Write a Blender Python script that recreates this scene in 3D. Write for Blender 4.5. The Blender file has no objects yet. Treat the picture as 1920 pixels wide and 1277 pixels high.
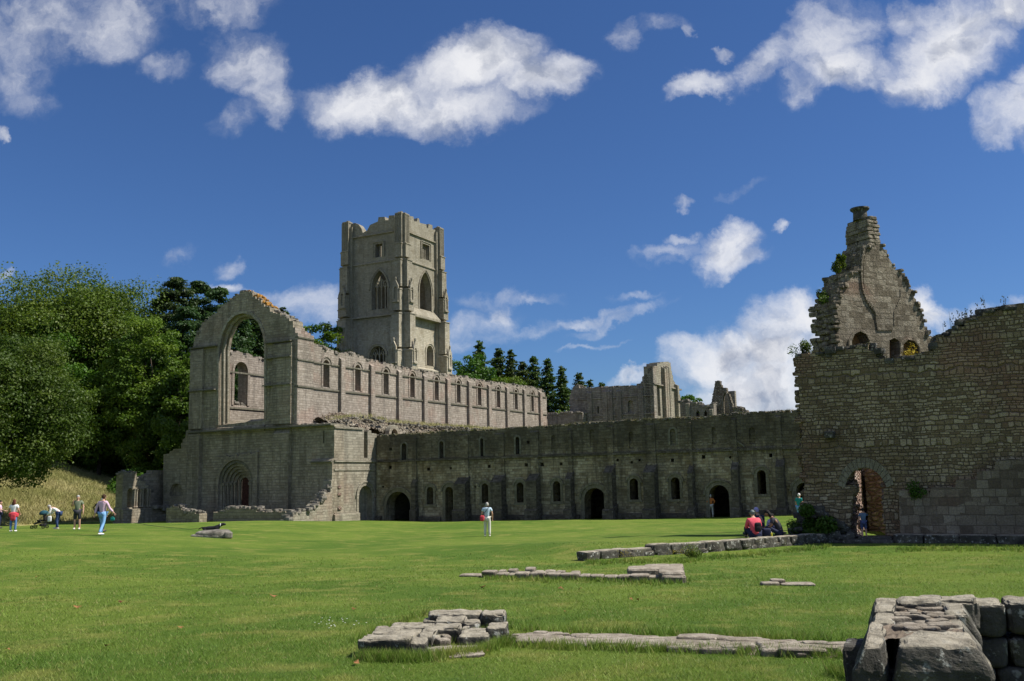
import bpy, math, random
import numpy as np
from mathutils import Vector, Matrix, geometry
random.seed(7)
RNG = np.random.default_rng(11)
SC = bpy.context.scene
COL = SC.collection
rad = math.radians

# ------------------------------------------------------------------ camera
FPX = 1750.0
CAMZ = 1.75
TH = math.atan((895 - 638.5) / FPX)
ROLL = 0.022
_F = np.array([0, math.cos(TH), math.sin(TH)])
_U0 = np.array([0, -math.sin(TH), math.cos(TH)])
_R0 = np.array([1.0, 0, 0])
_U = _U0 * math.cos(ROLL) + _R0 * math.sin(ROLL)
_R = _R0 * math.cos(ROLL) - _U0 * math.sin(ROLL)
cam_d = bpy.data.cameras.new('camera')
cam_d.lens = 36 * FPX / 1920
cam_d.sensor_width = 36
cam_d.clip_end = 3000
cam_d.clip_start = 0.1
cam = bpy.data.objects.new('camera', cam_d)
COL.objects.link(cam)
m = Matrix(((_R[0], _U[0], -_F[0], 0), (_R[1], _U[1], -_F[1], 0), (_R[2], _U[2], -_F[2], CAMZ), (0, 0, 0, 1)))
cam.matrix_world = m
SC.camera = cam

def ray(px, py):
    return _F + _R * ((px - 960) / FPX) + _U * ((638.5 - py) / FPX)

# ------------------------------------------------------------------ light
SUN_EL = rad(51)
SUN_DIR = np.array([math.cos(SUN_EL) * 0.998, math.cos(SUN_EL) * -0.056, math.sin(SUN_EL)])
sl = bpy.data.lights.new('sun', 'SUN')
sl.energy = 5.0
sl.angle = rad(0.53)
sl.color = (1.0, 0.95, 0.86)
so = bpy.data.objects.new('sun', sl)
COL.objects.link(so)
so.rotation_euler = Vector(SUN_DIR).to_track_quat('Z', 'Y').to_euler()
SC.view_settings.view_transform = 'Standard'
SC.view_settings.look = 'None'
SC.view_settings.exposure = 0.38
SC.view_settings.gamma = 1.0

# ------------------------------------------------------------------ node helpers
class NT:
    def __init__(s, tree):
        s.t = tree
    def n(s, typ, props=None, **ins):
        nd = s.t.nodes.new(typ)
        for k, v in (props or {}).items():
            setattr(nd, k, v)
        for k, v in ins.items():
            key = int(k[1:]) if k[0] == 'i' and k[1:].isdigit() else k.replace('_', ' ')
            s.put(nd.inputs[key], v)
        return nd
    def put(s, sock, v):
        if isinstance(v, bpy.types.NodeSocket):
            s.t.links.new(v, sock)
        elif isinstance(v, (tuple, list)):
            v = tuple(v)
            try:
                if len(v) == 3 and len(sock.default_value) == 4:
                    v = v + (1.0,)
            except TypeError:
                pass
            sock.default_value = v
        else:
            sock.default_value = v
    def math(s, op, a, b=0.0, c=0.0, clamp=False):
        return s.n('ShaderNodeMath', {'operation': op, 'use_clamp': clamp}, i0=a, i1=b, i2=c).outputs[0]
    def vmath(s, op, a, b=(0, 0, 0), scale=1.0):
        nd = s.n('ShaderNodeVectorMath', {'operation': op}, i0=a, i1=b)
        nd.inputs[3].default_value = scale
        return nd.outputs['Value'] if op in ('LENGTH', 'DOT_PRODUCT') else nd.outputs['Vector']
    def mix(s, f, a, b, blend='MIX'):
        nd = s.t.nodes.new('ShaderNodeMix')
        nd.data_type = 'RGBA'
        nd.blend_type = blend
        s.put(nd.inputs[0], f); s.put(nd.inputs[6], a); s.put(nd.inputs[7], b)
        return nd.outputs[2]
    def noise(s, vec, scale, detail=4, rough=0.55, dist=0.0):
        return s.n('ShaderNodeTexNoise', None, Vector=vec, Scale=scale, Detail=detail, Roughness=rough, Distortion=dist).outputs[0]
    def ramp(s, f, stops, interp='LINEAR'):
        nd = s.t.nodes.new('ShaderNodeValToRGB')
        nd.color_ramp.interpolation = interp
        e = nd.color_ramp.elements
        while len(e) < len(stops):
            e.new(0.5)
        for i, (p, c) in enumerate(stops):
            e[i].position = p
            e[i].color = (c, c, c, 1) if isinstance(c, (int, float)) else tuple(c) + (1,)
        s.put(nd.inputs[0], f)
        return nd.outputs[0]
    def smooth(s, x, a, b):
        return s.n('ShaderNodeMapRange', {'interpolation_type': 'SMOOTHSTEP'}, Value=x, i1=a, i2=b).outputs[0]

# ------------------------------------------------------------------ world: Nishita sky with clouds
W = bpy.data.worlds.new('World')
SC.world = W
W.use_nodes = True
wt = W.node_tree
wt.nodes.clear()
g = NT(wt)
SKY_STRENGTH = 0.10
sky = g.n('ShaderNodeTexSky', {'sky_type': 'NISHITA', 'sun_disc': False, 'sun_elevation': SUN_EL,
                               'sun_rotation': math.atan2(SUN_DIR[0], SUN_DIR[1]), 'altitude': 300.0,
                               'air_density': 1.0, 'dust_density': 0.35, 'ozone_density': 2.2}).outputs[0]
tc = g.n('ShaderNodeTexCoord').outputs['Generated']
sep = g.n('ShaderNodeSeparateXYZ', None, i0=tc)
yy = g.math('MAXIMUM', sep.outputs[1], 0.06)
cu = g.math('DIVIDE', sep.outputs[0], yy)
cv = g.math('DIVIDE', sep.outputs[2], yy)
P = g.n('ShaderNodeCombineXYZ', None, i0=cu, i1=cv).outputs[0]
w1 = g.n('ShaderNodeTexNoise', None, Vector=P, Scale=9.0, Detail=7.0, Roughness=0.62).outputs['Color']
w1 = g.vmath('SUBTRACT', w1, (0.5, 0.5, 0.5))
Pw = g.vmath('ADD', P, g.vmath('SCALE', w1, scale=0.10))
# (cx, cy, rx, ry, tilt, density)
CL = [(880, 125, 150, 66, 10, 1.05), (720, 185, 150, 62, 4, 1.0), (1020, 148, 105, 50, 12, .98), (820, 205, 180, 50, -3, .92), (640, 205, 70, 40, 0, .72), (910, 100, 90, 45, 0, .95),
      (50, 60, 150, 80, 20, .54), (210, 50, 100, 66, 10, .56), (30, 110, 70, 80, 0, .46), (380, 15, 130, 40, 0, .5), (90, 20, 130, 60, 0, .56),
      (465, 118, 90, 62, -35, .76), (515, 190, 48, 44, -30, .62), (300, 120, 60, 26, 0, .42), (440, 225, 60, 30, 30, .4),
      (1560, 70, 115, 66, 25, .74), (1430, 105, 90, 34, 28, .76), (1315, 150, 64, 26, 20, .84), (1600, 130, 110, 50, -5, .9), (1500, 150, 60, 40, -10, .6),
      (1790, 80, 135, 88, 30, 1.05), (1720, 150, 80, 52, 20, .9), (1880, 25, 80, 55, 20, .9), (1700, 35, 50, 40, 0, .6), (1540, 30, 46, 40, 0, .6),
      (1890, 215, 66, 56, -20, .85), (1870, 250, 44, 44, 0, .7), (1920, 170, 44, 40, 0, .8), (1980, 230, 80, 80, 0, .9),
      (1172, 58, 34, 30, 0, .56), (1296, 56, 16, 20, 0, .5), (1350, 84, 26, 12, 20, .52), (1250, 45, 60, 20, 0, .34),
      (1362, 466, 62, 48, 0, .92), (1400, 480, 40, 24, 0, .7), (1250, 460, 62, 20, 4, .64), (1280, 436, 28, 14, 0, .66), (1463, 440, 24, 15, 0, .66), (1280, 375, 22, 12, 0, .5), (1240, 480, 50, 14, 0, .4),
      (1480, 610, 78, 62, 20, 1.1), (1350, 675, 118, 60, 8, 1.1), (1430, 725, 150, 62, 0, 1.1), (1560, 700, 130, 90, 0, 1.1), (1440, 660, 90, 52, 0, 1.15), (1290, 650, 60, 36, 0, .8), (1360, 745, 80, 34, 0, .9),
      (1738, 578, 44, 46, 0, .92), (1850, 588, 80, 34, 6, .6), (1900, 565, 40, 30, 0, .6), (1650, 640, 90, 50, 0, .8),
      (590, 570, 90, 40, 6, .70), (520, 560, 60, 24, 0, .54), (425, 540, 44, 16, -10, .62), (620, 590, 70, 30, 0, .62), (438, 492, 32, 24, 0, .48), (330, 470, 40, 22, 30, .36),
      (940, 588, 34, 26, -10, .72), (1060, 605, 150, 15, 9, .52), (1170, 590, 110, 13, 22, .46), (900, 610, 90, 34, 8, .50), (900, 640, 110, 24, 12, .46), (1185, 552, 60, 11, 8, .42), (1100, 652, 64, 7, 4, .42), (920, 560, 80, 20, 0, .4),
      (1185, 716, 40, 14, 0, .62), (1000, 560, 60, 12, 4, .36), (5, 240, 18, 20, 0, .52), (0, 495, 16, 12, 0, .5), (1390, 360, 50, 12, 20, .28), (60, 180, 60, 30, 0, .36)]
acc = None
for (cx, cy, rx, ry, tilt, dens) in CL:
    d = ray(cx, cy)
    c = (d[0] / d[1], d[2] / d[1], 0)
    sc = math.hypot(*(np.array([ray(cx + 10, cy)[0] / ray(cx + 10, cy)[1], ray(cx + 10, cy)[2] / ray(cx + 10, cy)[1]]) - np.array(c[:2]))) / 10
    mp = g.n('ShaderNodeMapping', {'vector_type': 'TEXTURE'}, Vector=Pw, Location=c, Rotation=(0, 0, rad(tilt)), Scale=(rx * sc * 1.08, ry * sc * 1.12, 1)).outputs[0]
    r2 = g.vmath('DOT_PRODUCT', mp, mp)
    v = g.math('MULTIPLY_ADD', r2, -dens * 0.8, dens)
    acc = v if acc is None else g.math('SMOOTH_MAX', acc, v, 0.12)
front = g.math('GREATER_THAN', sep.outputs[1], 0.07)
acc = g.math('MULTIPLY', g.math('MAXIMUM', acc, 0.0), front)
# clouds behind the camera and to the sides, for the rest of the sky
nb = g.noise(g.vmath('MULTIPLY', tc, (1, 1, 2.4)), 2.2, 5)
back = g.math('MULTIPLY', g.math('SUBTRACT', 1.0, g.smooth(sep.outputs[1], 0.1, 0.5)), g.math('MULTIPLY_ADD', nb, 2.2, -0.75))
acc = g.math('MAXIMUM', acc, g.math('MULTIPLY', back, g.math('GREATER_THAN', 0.5, sep.outputs[1])))
n2 = g.noise(Pw, 15, 10, 0.63)
n3 = g.noise(Pw, 48, 5, 0.6)
nn = g.math('ADD', g.math('MULTIPLY_ADD', n2, 1.25, -0.625), g.math('MULTIPLY_ADD', n3, 0.3, -0.15))
den = g.math('ADD', acc, g.math('MULTIPLY', nn, g.smooth(acc, 0.0, 0.35)))
alpha = g.math('POWER', g.smooth(den, 0.05, 1.25), 1.0)
# rounded, lit cloud relief: density sampled a little towards the sun and above
Pl = g.vmath('ADD', Pw, (0.012, 0.016, 0))
n4 = g.noise(Pl, 12, 5, 0.55)
rel = g.math('MULTIPLY', g.math('SUBTRACT', g.noise(Pw, 12, 5, 0.55), n4), 9.0)
bulk = g.smooth(g.noise(g.vmath('ADD', P, (3.1, 1.7, 0)), 5.5, 4), 0.36, 0.66)
shade = g.math('ADD', g.math('MULTIPLY', g.smooth(den, 0.65, 1.3), bulk), g.math('MULTIPLY', rel, -0.5), clamp=True)
CW = 1.0 / SKY_STRENGTH
cloudc = g.mix(shade, (0.66 * CW, 0.665 * CW, 0.69 * CW), (0.28 * CW, 0.31 * CW, 0.39 * CW))
# a clear polarised blue: tint the Nishita sky
skyc = g.mix(1.0, sky, (0.318, 0.475, 0.72), 'MULTIPLY')
skyc = g.mix(alpha, skyc, cloudc)
bg = g.n('ShaderNodeBackground', None, Color=skyc, Strength=SKY_STRENGTH)
wo = g.n('ShaderNodeOutputWorld', None, Surface=bg.outputs[0])

# ------------------------------------------------------------------ object helpers
BASE = {}
def link(o, parent=None):
    COL.objects.link(o)
    if parent is not None:
        o.parent = parent
    return o

def thing(name, label, cat, loc=(0, 0, 0), group=None):
    o = bpy.data.objects.new(name, None)
    o.empty_display_size = 0.2
    COL.objects.link(o)
    o.location = tuple(float(v) for v in loc)
    BASE[o.name] = np.array(loc, float)
    return tag(o, label, cat, group)

def tag(o, label=None, cat=None, group=None, kind=None):
    if label: o['label'] = label
    if cat: o['category'] = cat
    if group: o['group'] = group
    if kind: o['kind'] = kind
    return o

def rootbase(p):
    while p.parent is not None:
        p = p.parent
    return BASE.get(p.name, np.zeros(3))

class MB:
    """collects vertices and faces of one mesh"""
    def __init__(s):
        s.v = []; s.f = []; s.n = 0
    def add(s, V, F):
        V = np.asarray(V, float).reshape(-1, 3)
        s.v.append(V)
        s.f.extend([tuple(int(i) + s.n for i in f) for f in F])
        s.n += len(V)
        return s
    def box(s, o, a, b, c):
        """box from corner o along vectors a,b,c"""
        o, a, b, c = (np.asarray(t, float) for t in (o, a, b, c))
        V = [o, o + a, o + a + b, o + b, o + c, o + a + c, o + a + b + c, o + b + c]
        return s.add(V, [(0, 3, 2, 1), (4, 5, 6, 7), (0, 1, 5, 4), (1, 2, 6, 5), (2, 3, 7, 6), (3, 0, 4, 7)])
    def build(s, name, mat, parent=None, smooth=False, base=None, fix=True):
        V = np.concatenate(s.v) if s.v else np.zeros((0, 3))
        b = base if base is not None else (rootbase(parent) if parent is not None else np.zeros(3))
        me = bpy.data.meshes.new(name)
        me.from_pydata((V - b).tolist(), [], s.f)
        if fix:
            import bmesh
            bm = bmesh.new(); bm.from_mesh(me)
            bmesh.ops.recalc_face_normals(bm, faces=bm.faces)
            bm.to_mesh(me); bm.free()
        me.update()
        boxuv(me, b)
        if smooth:
            me.polygons.foreach_set('use_smooth', [True] * len(me.polygons))
        if mat: me.materials.append(mat)
        o = bpy.data.objects.new(name, me)
        if parent is None:
            o.location = b
        link(o, parent)
        if name in ('wall_top_rubble', 'gable_coping', 'fallen_stones', 'broken_edge', 'lichen_crust', 'loose_stones', 'top_stones', 'tumbled_toe', 'core_stones', 'small_stones', 'footing_stones', 'broken_end', 'lower_course'):
            o['kind'] = 'stuff'
        return o

def boxuv(me, b):
    nl = len(me.loops)
    if not nl: return
    uv = me.uv_layers.new(name='UVMap')
    co = np.empty(len(me.vertices) * 3); me.vertices.foreach_get('co', co); co = co.reshape(-1, 3) + b
    vi = np.empty(nl, np.int32); me.loops.foreach_get('vertex_index', vi)
    npoly = len(me.polygons)
    nor = np.empty(npoly * 3); me.polygons.foreach_get('normal', nor); nor = nor.reshape(-1, 3)
    tot = np.empty(npoly, np.int32); me.polygons.foreach_get('loop_total', tot)
    pn = np.repeat(nor, tot, axis=0)
    p = co[vi]
    flat = np.abs(pn[:, 2]) > 0.75
    h = np.hypot(pn[:, 0], pn[:, 1]) + 1e-9
    tx, ty = -pn[:, 1] / h, pn[:, 0] / h
    # snap tangent so that near-parallel faces share it
    u = p[:, 0] * tx + p[:, 1] * ty
    v = p[:, 2].copy()
    E_, U_ = EV[:2], UV_[:2]
    u = np.where(flat, p[:, 0] * U_[0] + p[:, 1] * U_[1], u)
    v = np.where(flat, p[:, 0] * E_[0] + p[:, 1] * E_[1], v)
    out = np.empty((nl, 2)); out[:, 0] = u; out[:, 1] = v
    uv.data.foreach_set('uv', out.ravel())

def npmesh(name, V, F, mat, parent=None, smooth=False, base=None, attr=None):
    V = np.asarray(V, np.float32); F = np.asarray(F, np.int32)
    b = base if base is not None else (rootbase(parent) if parent is not None else np.zeros(3))
    me = bpy.data.meshes.new(name)
    k = F.shape[1]
    me.vertices.add(len(V)); me.vertices.foreach_set('co', (V - b).astype(np.float32).ravel())
    me.loops.add(len(F) * k); me.loops.foreach_set('vertex_index', F.ravel())
    me.polygons.add(len(F))
    me.polygons.foreach_set('loop_start', np.arange(0, len(F) * k, k, dtype=np.int32))
    me.update(calc_edges=True)
    if smooth: me.polygons.foreach_set('use_smooth', np.ones(len(F), bool))
    if attr is not None:
        a = me.attributes.new('tint', 'FLOAT', 'POINT'); a.data.foreach_set('value', np.asarray(attr, np.float32))
    if mat: me.materials.append(mat)
    o = bpy.data.objects.new(name, me)
    if parent is None: o.location = b
    return link(o, parent)

# church directions: E runs away along the nave, UV_ runs right and towards the camera along the west front
EV = np.array([0.46, 0.888, 0.0]); EV /= np.linalg.norm(EV)
UV_ = np.array([EV[1], -EV[0], 0.0])
ZV = np.array([0, 0, 1.0])
ORG = np.array([-19.8, 84.2])          # south-west corner of the nave

# ------------------------------------------------------------------ terrain
_PY = [-30, 0, 10, 21, 28, 36, 48, 73, 88, 130, 200, 2000]
_PZ = [.1, 0, -.1, -.5, -.8, -.95, -1.25, -1.65, -2.05, -2.3, -2.3, -2.3]
def sst(x, a, b):
    t = np.clip((x - a) / (b - a), 0, 1)
    return t * t * (3 - 2 * t)
WALL_A = None
def gz(x, y):
    x = np.asarray(x, float); y = np.asarray(y, float)
    z = np.interp(y, _PY, _PZ)
    z = z + 0.8 * sst(-x, 6, 22) * (sst(y, 12, 45) - 0.55 * sst(y, 50, 88))
    z = z + 0.22 * sst(x, 15, 22) * sst(y, 55, 70)
    z = z + terrace(x, y)
    z = z + 0.03 * np.sin(x * .55 + 1.3 * np.sin(y * .21)) * np.sin(y * .43 + .7) + 0.012 * np.sin(x * 1.9 + y * .7) * np.sin(y * 1.6 - x * .4)
    return z
TW = None
def terrace(x, y):
    # lawn behind the low retaining wall sits about 0.3 m higher
    if TW is None: return 0.0
    (ax, ay), (bx, by) = TW
    L = math.hypot(bx - ax, by - ay); tx, ty = (bx - ax) / L, (by - ay) / L
    s = -(x - ax) * ty + (y - ay) * tx      # >0 behind
    t = (x - ax) * tx + (y - ay) * ty
    return 0.3 * sst(s, 0.0, 0.35) * (1 - sst(s, 3, 14)) * sst(t, 0.0, 2.5) * (1 - sst(t, L + 3, L + 8))

def gp(px, py, guess=None):
    """ground point under a photo pixel"""
    d = ray(px, py)
    t0, t1 = 1.0, 200.0
    lo = t0
    for k in range(1, 900):
        t = 1.0 + k * 0.25
        p = d * t
        if CAMZ + p[2] < gz(p[0], p[1]):
            lo, hi = t - .25, t
            for _ in range(20):
                mid = (lo + hi) / 2; p = d * mid
                if CAMZ + p[2] < gz(p[0], p[1]): hi = mid
                else: lo = mid
            p = d * hi
            return np.array([p[0], p[1], float(gz(p[0], p[1]))])
    p = d * 100
    return np.array([p[0], p[1], float(gz(p[0], p[1]))])

_a, _b = gp(1095, 1052), gp(1560, 1018)
TW = ((_a[0], _a[1]), (_b[0], _b[1]))

def at(px, py, Y):
    d = ray(px, py); d = d * (Y / d[1])
    return np.array([d[0], d[1], CAMZ + d[2]])

class Plane:
    """vertical plane through p with direction d; n is its outward side"""
    def __init__(s, p, d, n):
        s.p = np.array([p[0], p[1], 0.0]); s.d = np.array([d[0], d[1], 0.0]); s.n = np.array([n[0], n[1], 0.0])
    def uv(s, px, py):
        r = ray(px, py)
        t = s.p.dot(s.n) / r.dot(s.n)
        q = r * t
        return np.array([(q - s.p).dot(s.d), CAMZ + q[2]])
    def w(s, u, z, off=0.0):
        q = s.p + s.d * u + s.n * off
        return np.array([q[0], q[1], z])
    def gz(s, u):
        q = s.p + s.d * u
        return float(gz(q[0], q[1]))
    def shifted(s, off):
        return Plane((s.p + s.n * off)[:2], s.d, s.n)

def inside(pt, poly):
    x, y = pt; c = False; n = len(poly); j = n - 1
    for i in range(n):
        xi, yi = poly[i]; xj, yj = poly[j]
        if (yi > y) != (yj > y) and x < (xj - xi) * (y - yi) / (yj - yi) + xi:
            c = not c
        j = i
    return c

def slab(mb, pl, outline, holes=(), t=1.0, off=0.0):
    """polygon with holes in the plane, extruded backwards by t from offset off"""
    loops = [list(map(tuple, outline))] + [list(map(tuple, h)) for h in holes]
    vs, es = [], []
    for lp in loops:
        k = len(vs); vs += [Vector(p) for p in lp]
        es += [(k + i, k + (i + 1) % len(lp)) for i in range(len(lp))]
    r = geometry.delaunay_2d_cdt(vs, es, [], 1, 1e-5)
    v2, fs = r[0], r[2]
    F = []
    for f in fs:
        c = sum((v2[i] for i in f), Vector((0, 0))) / len(f)
        if inside(c, loops[0]) and not any(inside(c, h) for h in loops[1:]):
            F.append(tuple(f))
    n = len(v2)
    V = [pl.w(p[0], p[1], off) for p in v2] + [pl.w(p[0], p[1], off - t) for p in v2]
    cnt = {}
    for f in F:
        for i in range(len(f)):
            a, b = f[i], f[(i + 1) % len(f)]
            cnt[(a, b)] = 1
    G = list(F) + [tuple(i + n for i in reversed(f)) for f in F]
    for (a, b) in cnt:
        if (b, a) not in cnt:
            G.append((b, a, a + n, b + n))
    mb.add(V, G)

def rough(pts, amp=0.12, step=0.4, rnd=random):
    """broken masonry edge along a 2-D polyline"""
    out = [tuple(pts[0])]
    for a, b in zip(pts[:-1], pts[1:]):
        L = math.hypot(b[0] - a[0], b[1] - a[1]); n = max(1, int(L / step))
        steep = abs(b[1] - a[1]) > 1.2 * abs(b[0] - a[0])
        for i in range(n):
            f0, f1 = i / n, (i + 1) / n
            u0, u1 = a[0] + (b[0] - a[0]) * f0, a[0] + (b[0] - a[0]) * f1
            z0, z1 = a[1] + (b[1] - a[1]) * f0, a[1] + (b[1] - a[1]) * f1
            j = rnd.uniform(-amp, amp)
            if steep:
                out += [(u0 + j, z0 + (z1 - z0) * .12), (u0 + j + rnd.uniform(-.3, .3) * amp, z0 + (z1 - z0) * .9)]
            else:
                zz = (z0 + z1) / 2 + j
                out += [(u0 + (u1 - u0) * .08, zz + rnd.uniform(-.3, .3) * amp), (u0 + (u1 - u0) * .94, zz)]
    out.append(tuple(pts[-1]))
    return out

def arch(u0, u1, z0, z1, kind='round', n=9):
    w = u1 - u0; c = (u0 + u1) / 2
    if kind == 'round':
        r = w / 2; zs = z1 - r
        return [(u0, z0), (u0, zs)] + [(c - r * math.cos(math.pi * k / (2 * n)), zs + r * math.sin(math.pi * k / (2 * n))) for k in range(1, 2 * n)] + [(u1, zs), (u1, z0)]
    if kind == 'rect':
        return [(u0, z0), (u0, z1), (u1, z1), (u1, z0)]
    h = w * 0.92; zs = z1 - h       # pointed
    R = (h * h + w * w / 4) / w
    a1 = math.asin(h / R)
    L = [(u0 + R - R * math.cos(a1 * k / n), zs + R * math.sin(a1 * k / n)) for k in range(1, n)]
    Rr = [(2 * c - p[0], p[1]) for p in reversed(L)]
    return [(u0, z0), (u0, zs)] + L + [(c, z1)] + Rr + [(u1, zs), (u1, z0)]

def op(pl, x0, x1, yt, yb, kind='round', ground=False):
    ym = (yt + yb) / 2
    u0, u1 = pl.uv(x0, ym)[0], pl.uv(x1, ym)[0]
    if u0 > u1: u0, u1 = u1, u0
    xm = (x0 + x1) / 2
    z1, z0 = pl.uv(xm, yt)[1], pl.uv(xm, yb)[1]
    if ground: z0 = pl.gz((u0 + u1) / 2) - 0.25
    return (u0, u1, z0, z1, kind)

def surround(mb, pl, o, wd=0.25, proud=0.08, t=0.3, gap=0.0, legs=True):
    u0, u1, z0, z1, k = o
    zb = z0 if legs else (z1 - (u1 - u0) / 2 if k == 'round' else z1 - (u1 - u0) * .92)
    inn = arch(u0 - gap, u1 + gap, zb, z1 + gap, k)
    out = arch(u0 - gap - wd, u1 + gap + wd, zb, z1 + gap + wd, k)
    slab(mb, pl, out + inn[::-1], (), t, proud)

def pbox(mb, pl, u0, u1, z0, z1, o0, o1):
    """box in plane coordinates, from offset o0 to o1 outwards"""
    mb.box(pl.w(u0, z0, o0), pl.w(u1, z0, o0) - pl.w(u0, z0, o0), pl.n * (o1 - o0), ZV * (z1 - z0))

def buttress(mb, pl, u0, u1, z0, z1, proj, slope=0.5, o0=-0.05):
    """pier with a weathered sloping head"""
    A = [pl.w(u0, z0, o0), pl.w(u1, z0, o0), pl.w(u1, z0, proj), pl.w(u0, z0, proj),
         pl.w(u0, z1, o0), pl.w(u1, z1, o0), pl.w(u1, z1 - slope, proj), pl.w(u0, z1 - slope, proj)]
    mb.add(A, [(0, 3, 2, 1), (4, 5, 6, 7), (0, 1, 5, 4), (1, 2, 6, 5), (2, 3, 7, 6), (3, 0, 4, 7)])

# ------------------------------------------------------------------ stones
def cubegrid(n):
    V, F = [], []
    lin = np.linspace(-1, 1, n + 1)
    for ax in range(3):
        for sg in (-1, 1):
            k = len(V)
            for a in lin:
                for b in lin:
                    p = [0, 0, 0]; p[ax] = sg; p[(ax + 1) % 3] = a; p[(ax + 2) % 3] = b
                    V.append(p)
            for i in range(n):
                for j in range(n):
                    q = [k + i * (n + 1) + j, k + (i + 1) * (n + 1) + j, k + (i + 1) * (n + 1) + j + 1, k + i * (n + 1) + j + 1]
                    F.append(q if sg > 0 else q[::-1])
    V = np.array(V); key = np.round(V * 1000).astype(int)
    _, idx, inv = np.unique(key, axis=0, return_index=True, return_inverse=True)
    inv = inv.reshape(-1)
    return V[idx], np.array([[inv[i] for i in f] for f in F])
_CG = {n: cubegrid(n) for n in (2, 3, 6, 14, 20)}

def stone(mb, c, l, yaw=0.0, seed=0, rg=0.05, n=6, sq=9, shear=0.0, dirs=None, pitch=0.0):
    """a weathered block: centre c, size l, rounded and uneven"""
    V, F = _CG[n]
    r = np.random.default_rng(seed + 1)
    den = (np.abs(V) ** sq).sum(1) ** (1 / sq)
    mx = np.abs(V).max(1)
    p = V * (mx / den)[:, None]
    h = np.array(l) / 2
    q = p * h
    tp = r.uniform(-.07, .07, 4)
    q[:, 0] *= 1 + tp[0] * p[:, 2] + tp[1] * p[:, 1]
    q[:, 1] *= 1 + tp[2] * p[:, 2] + tp[3] * p[:, 0]
    d = np.zeros(len(q))
    for k in range(9):
        f = r.normal(size=3); f *= (2.5 + 2.2 * k) / np.linalg.norm(f) / max(h.max(), .05) * .5
        d += np.sin(q @ f + r.uniform(0, 6)) / (1 + k * .55)
    q = q + p / np.linalg.norm(p, axis=1)[:, None] * (d * rg * h.min() * .45)[:, None]
    if n >= 14:      # pits, chips and worn arrises on the near stones
        from mathutils import noise as mn
        o3 = Vector((seed * 3.1, seed * 1.7, seed * .9)); edge = np.sort(np.abs(p), axis=1)[:, 1]
        for i in range(len(q)):
            v_ = Vector(q[i]) + o3
            a_ = mn.fractal(v_ * 5.0, 1.0, 2.1, 4) * .016 + mn.fractal(v_ * 17.0, .8, 2.1, 3) * .006
            if edge[i] > .8: a_ -= max(0, mn.noise(v_ * 4.2)) * .10 * (edge[i] - .8) / .2
            q[i] += p[i] / np.linalg.norm(p[i]) * a_
    q[:, 2] += pitch * q[:, 0]
    cs, sn = math.cos(yaw), math.sin(yaw)
    R = np.array([[cs, -sn, 0], [sn, cs, 0], [0, 0, 1]])
    mb.add(q @ R.T + np.asarray(c, float), F)

UYAW = math.atan2(UV_[1], UV_[0])
def rubble_line(mb, pts, width_vec, n, size=(.3, .2), seed=0, lift=0.0):
    """loose stones along a 3-D polyline"""
    r = random.Random(seed)
    pts = [np.asarray(p, float) for p in pts]
    L = [np.linalg.norm(b - a) for a, b in zip(pts[:-1], pts[1:])]; T = sum(L)
    for i in range(n):
        s = r.uniform(0, T)
        for a, b, l in zip(pts[:-1], pts[1:], L):
            if s <= l: break
            s -= l
        p = a + (b - a) * (s / max(l, 1e-6)) + np.asarray(width_vec) * r.random()
        a_ = r.uniform(*sorted(size)) * 1.2
        stone(mb, p + ZV * (lift + r.uniform(-.3, .25) * a_), (a_ * r.uniform(.9, 1.7), a_ * r.uniform(.7, 1.1), a_ * r.uniform(.45, .8)), UYAW + r.uniform(-.6, .6), i + seed * 100, .16, 2, 5)

def blades(P, h, w, lean, rng, N=None):
    """triangular blades at points P (n,3)"""
    n = len(P)
    a = rng.uniform(0, 2 * math.pi, n)
    side = np.stack([np.cos(a), np.sin(a), np.zeros(n)], 1) * (w[:, None] / 2)
    b = rng.uniform(0, 2 * math.pi, n)
    tip = np.stack([np.cos(b) * lean * h, np.sin(b) * lean * h, h], 1)
    V = np.empty((n, 3, 3)); V[:, 0] = P - side; V[:, 1] = P + side; V[:, 2] = P + tip
    return V.reshape(-1, 3), np.arange(n * 3).reshape(-1, 3)

def tufts(name, pts, width_vec, n, h, mat, parent, seed=0, per=14, spread=.16, w=.03):
    rng = np.random.default_rng(seed + 5)
    pts = np.array([np.asarray(p, float) for p in pts])
    seg = np.linalg.norm(np.diff(pts, axis=0), axis=1); cum = np.concatenate([[0], np.cumsum(seg)])
    s = rng.uniform(0, cum[-1], n)
    C = np.stack([np.interp(s, cum, pts[:, k]) for k in range(3)], 1) + np.asarray(width_vec)[None] * rng.random(n)[:, None]
    C = np.repeat(C, per, axis=0)
    C[:, :2] += rng.normal(0, spread, (len(C), 2)); C[:, 2] -= .04
    hh = np.repeat(rng.uniform(.35, 1.0, n), per) * h * rng.uniform(.5, 1.1, len(C))
    V, F = blades(C, hh, np.full(len(C), w), .5, rng)
    return tag(npmesh(name, V, F, mat, parent), kind='stuff')

# ------------------------------------------------------------------ materials
MATS = {}
def newmat(name):
    m_ = bpy.data.materials.new(name); m_.use_nodes = True
    t = m_.node_tree; t.nodes.clear()
    return m_, NT(t)

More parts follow.
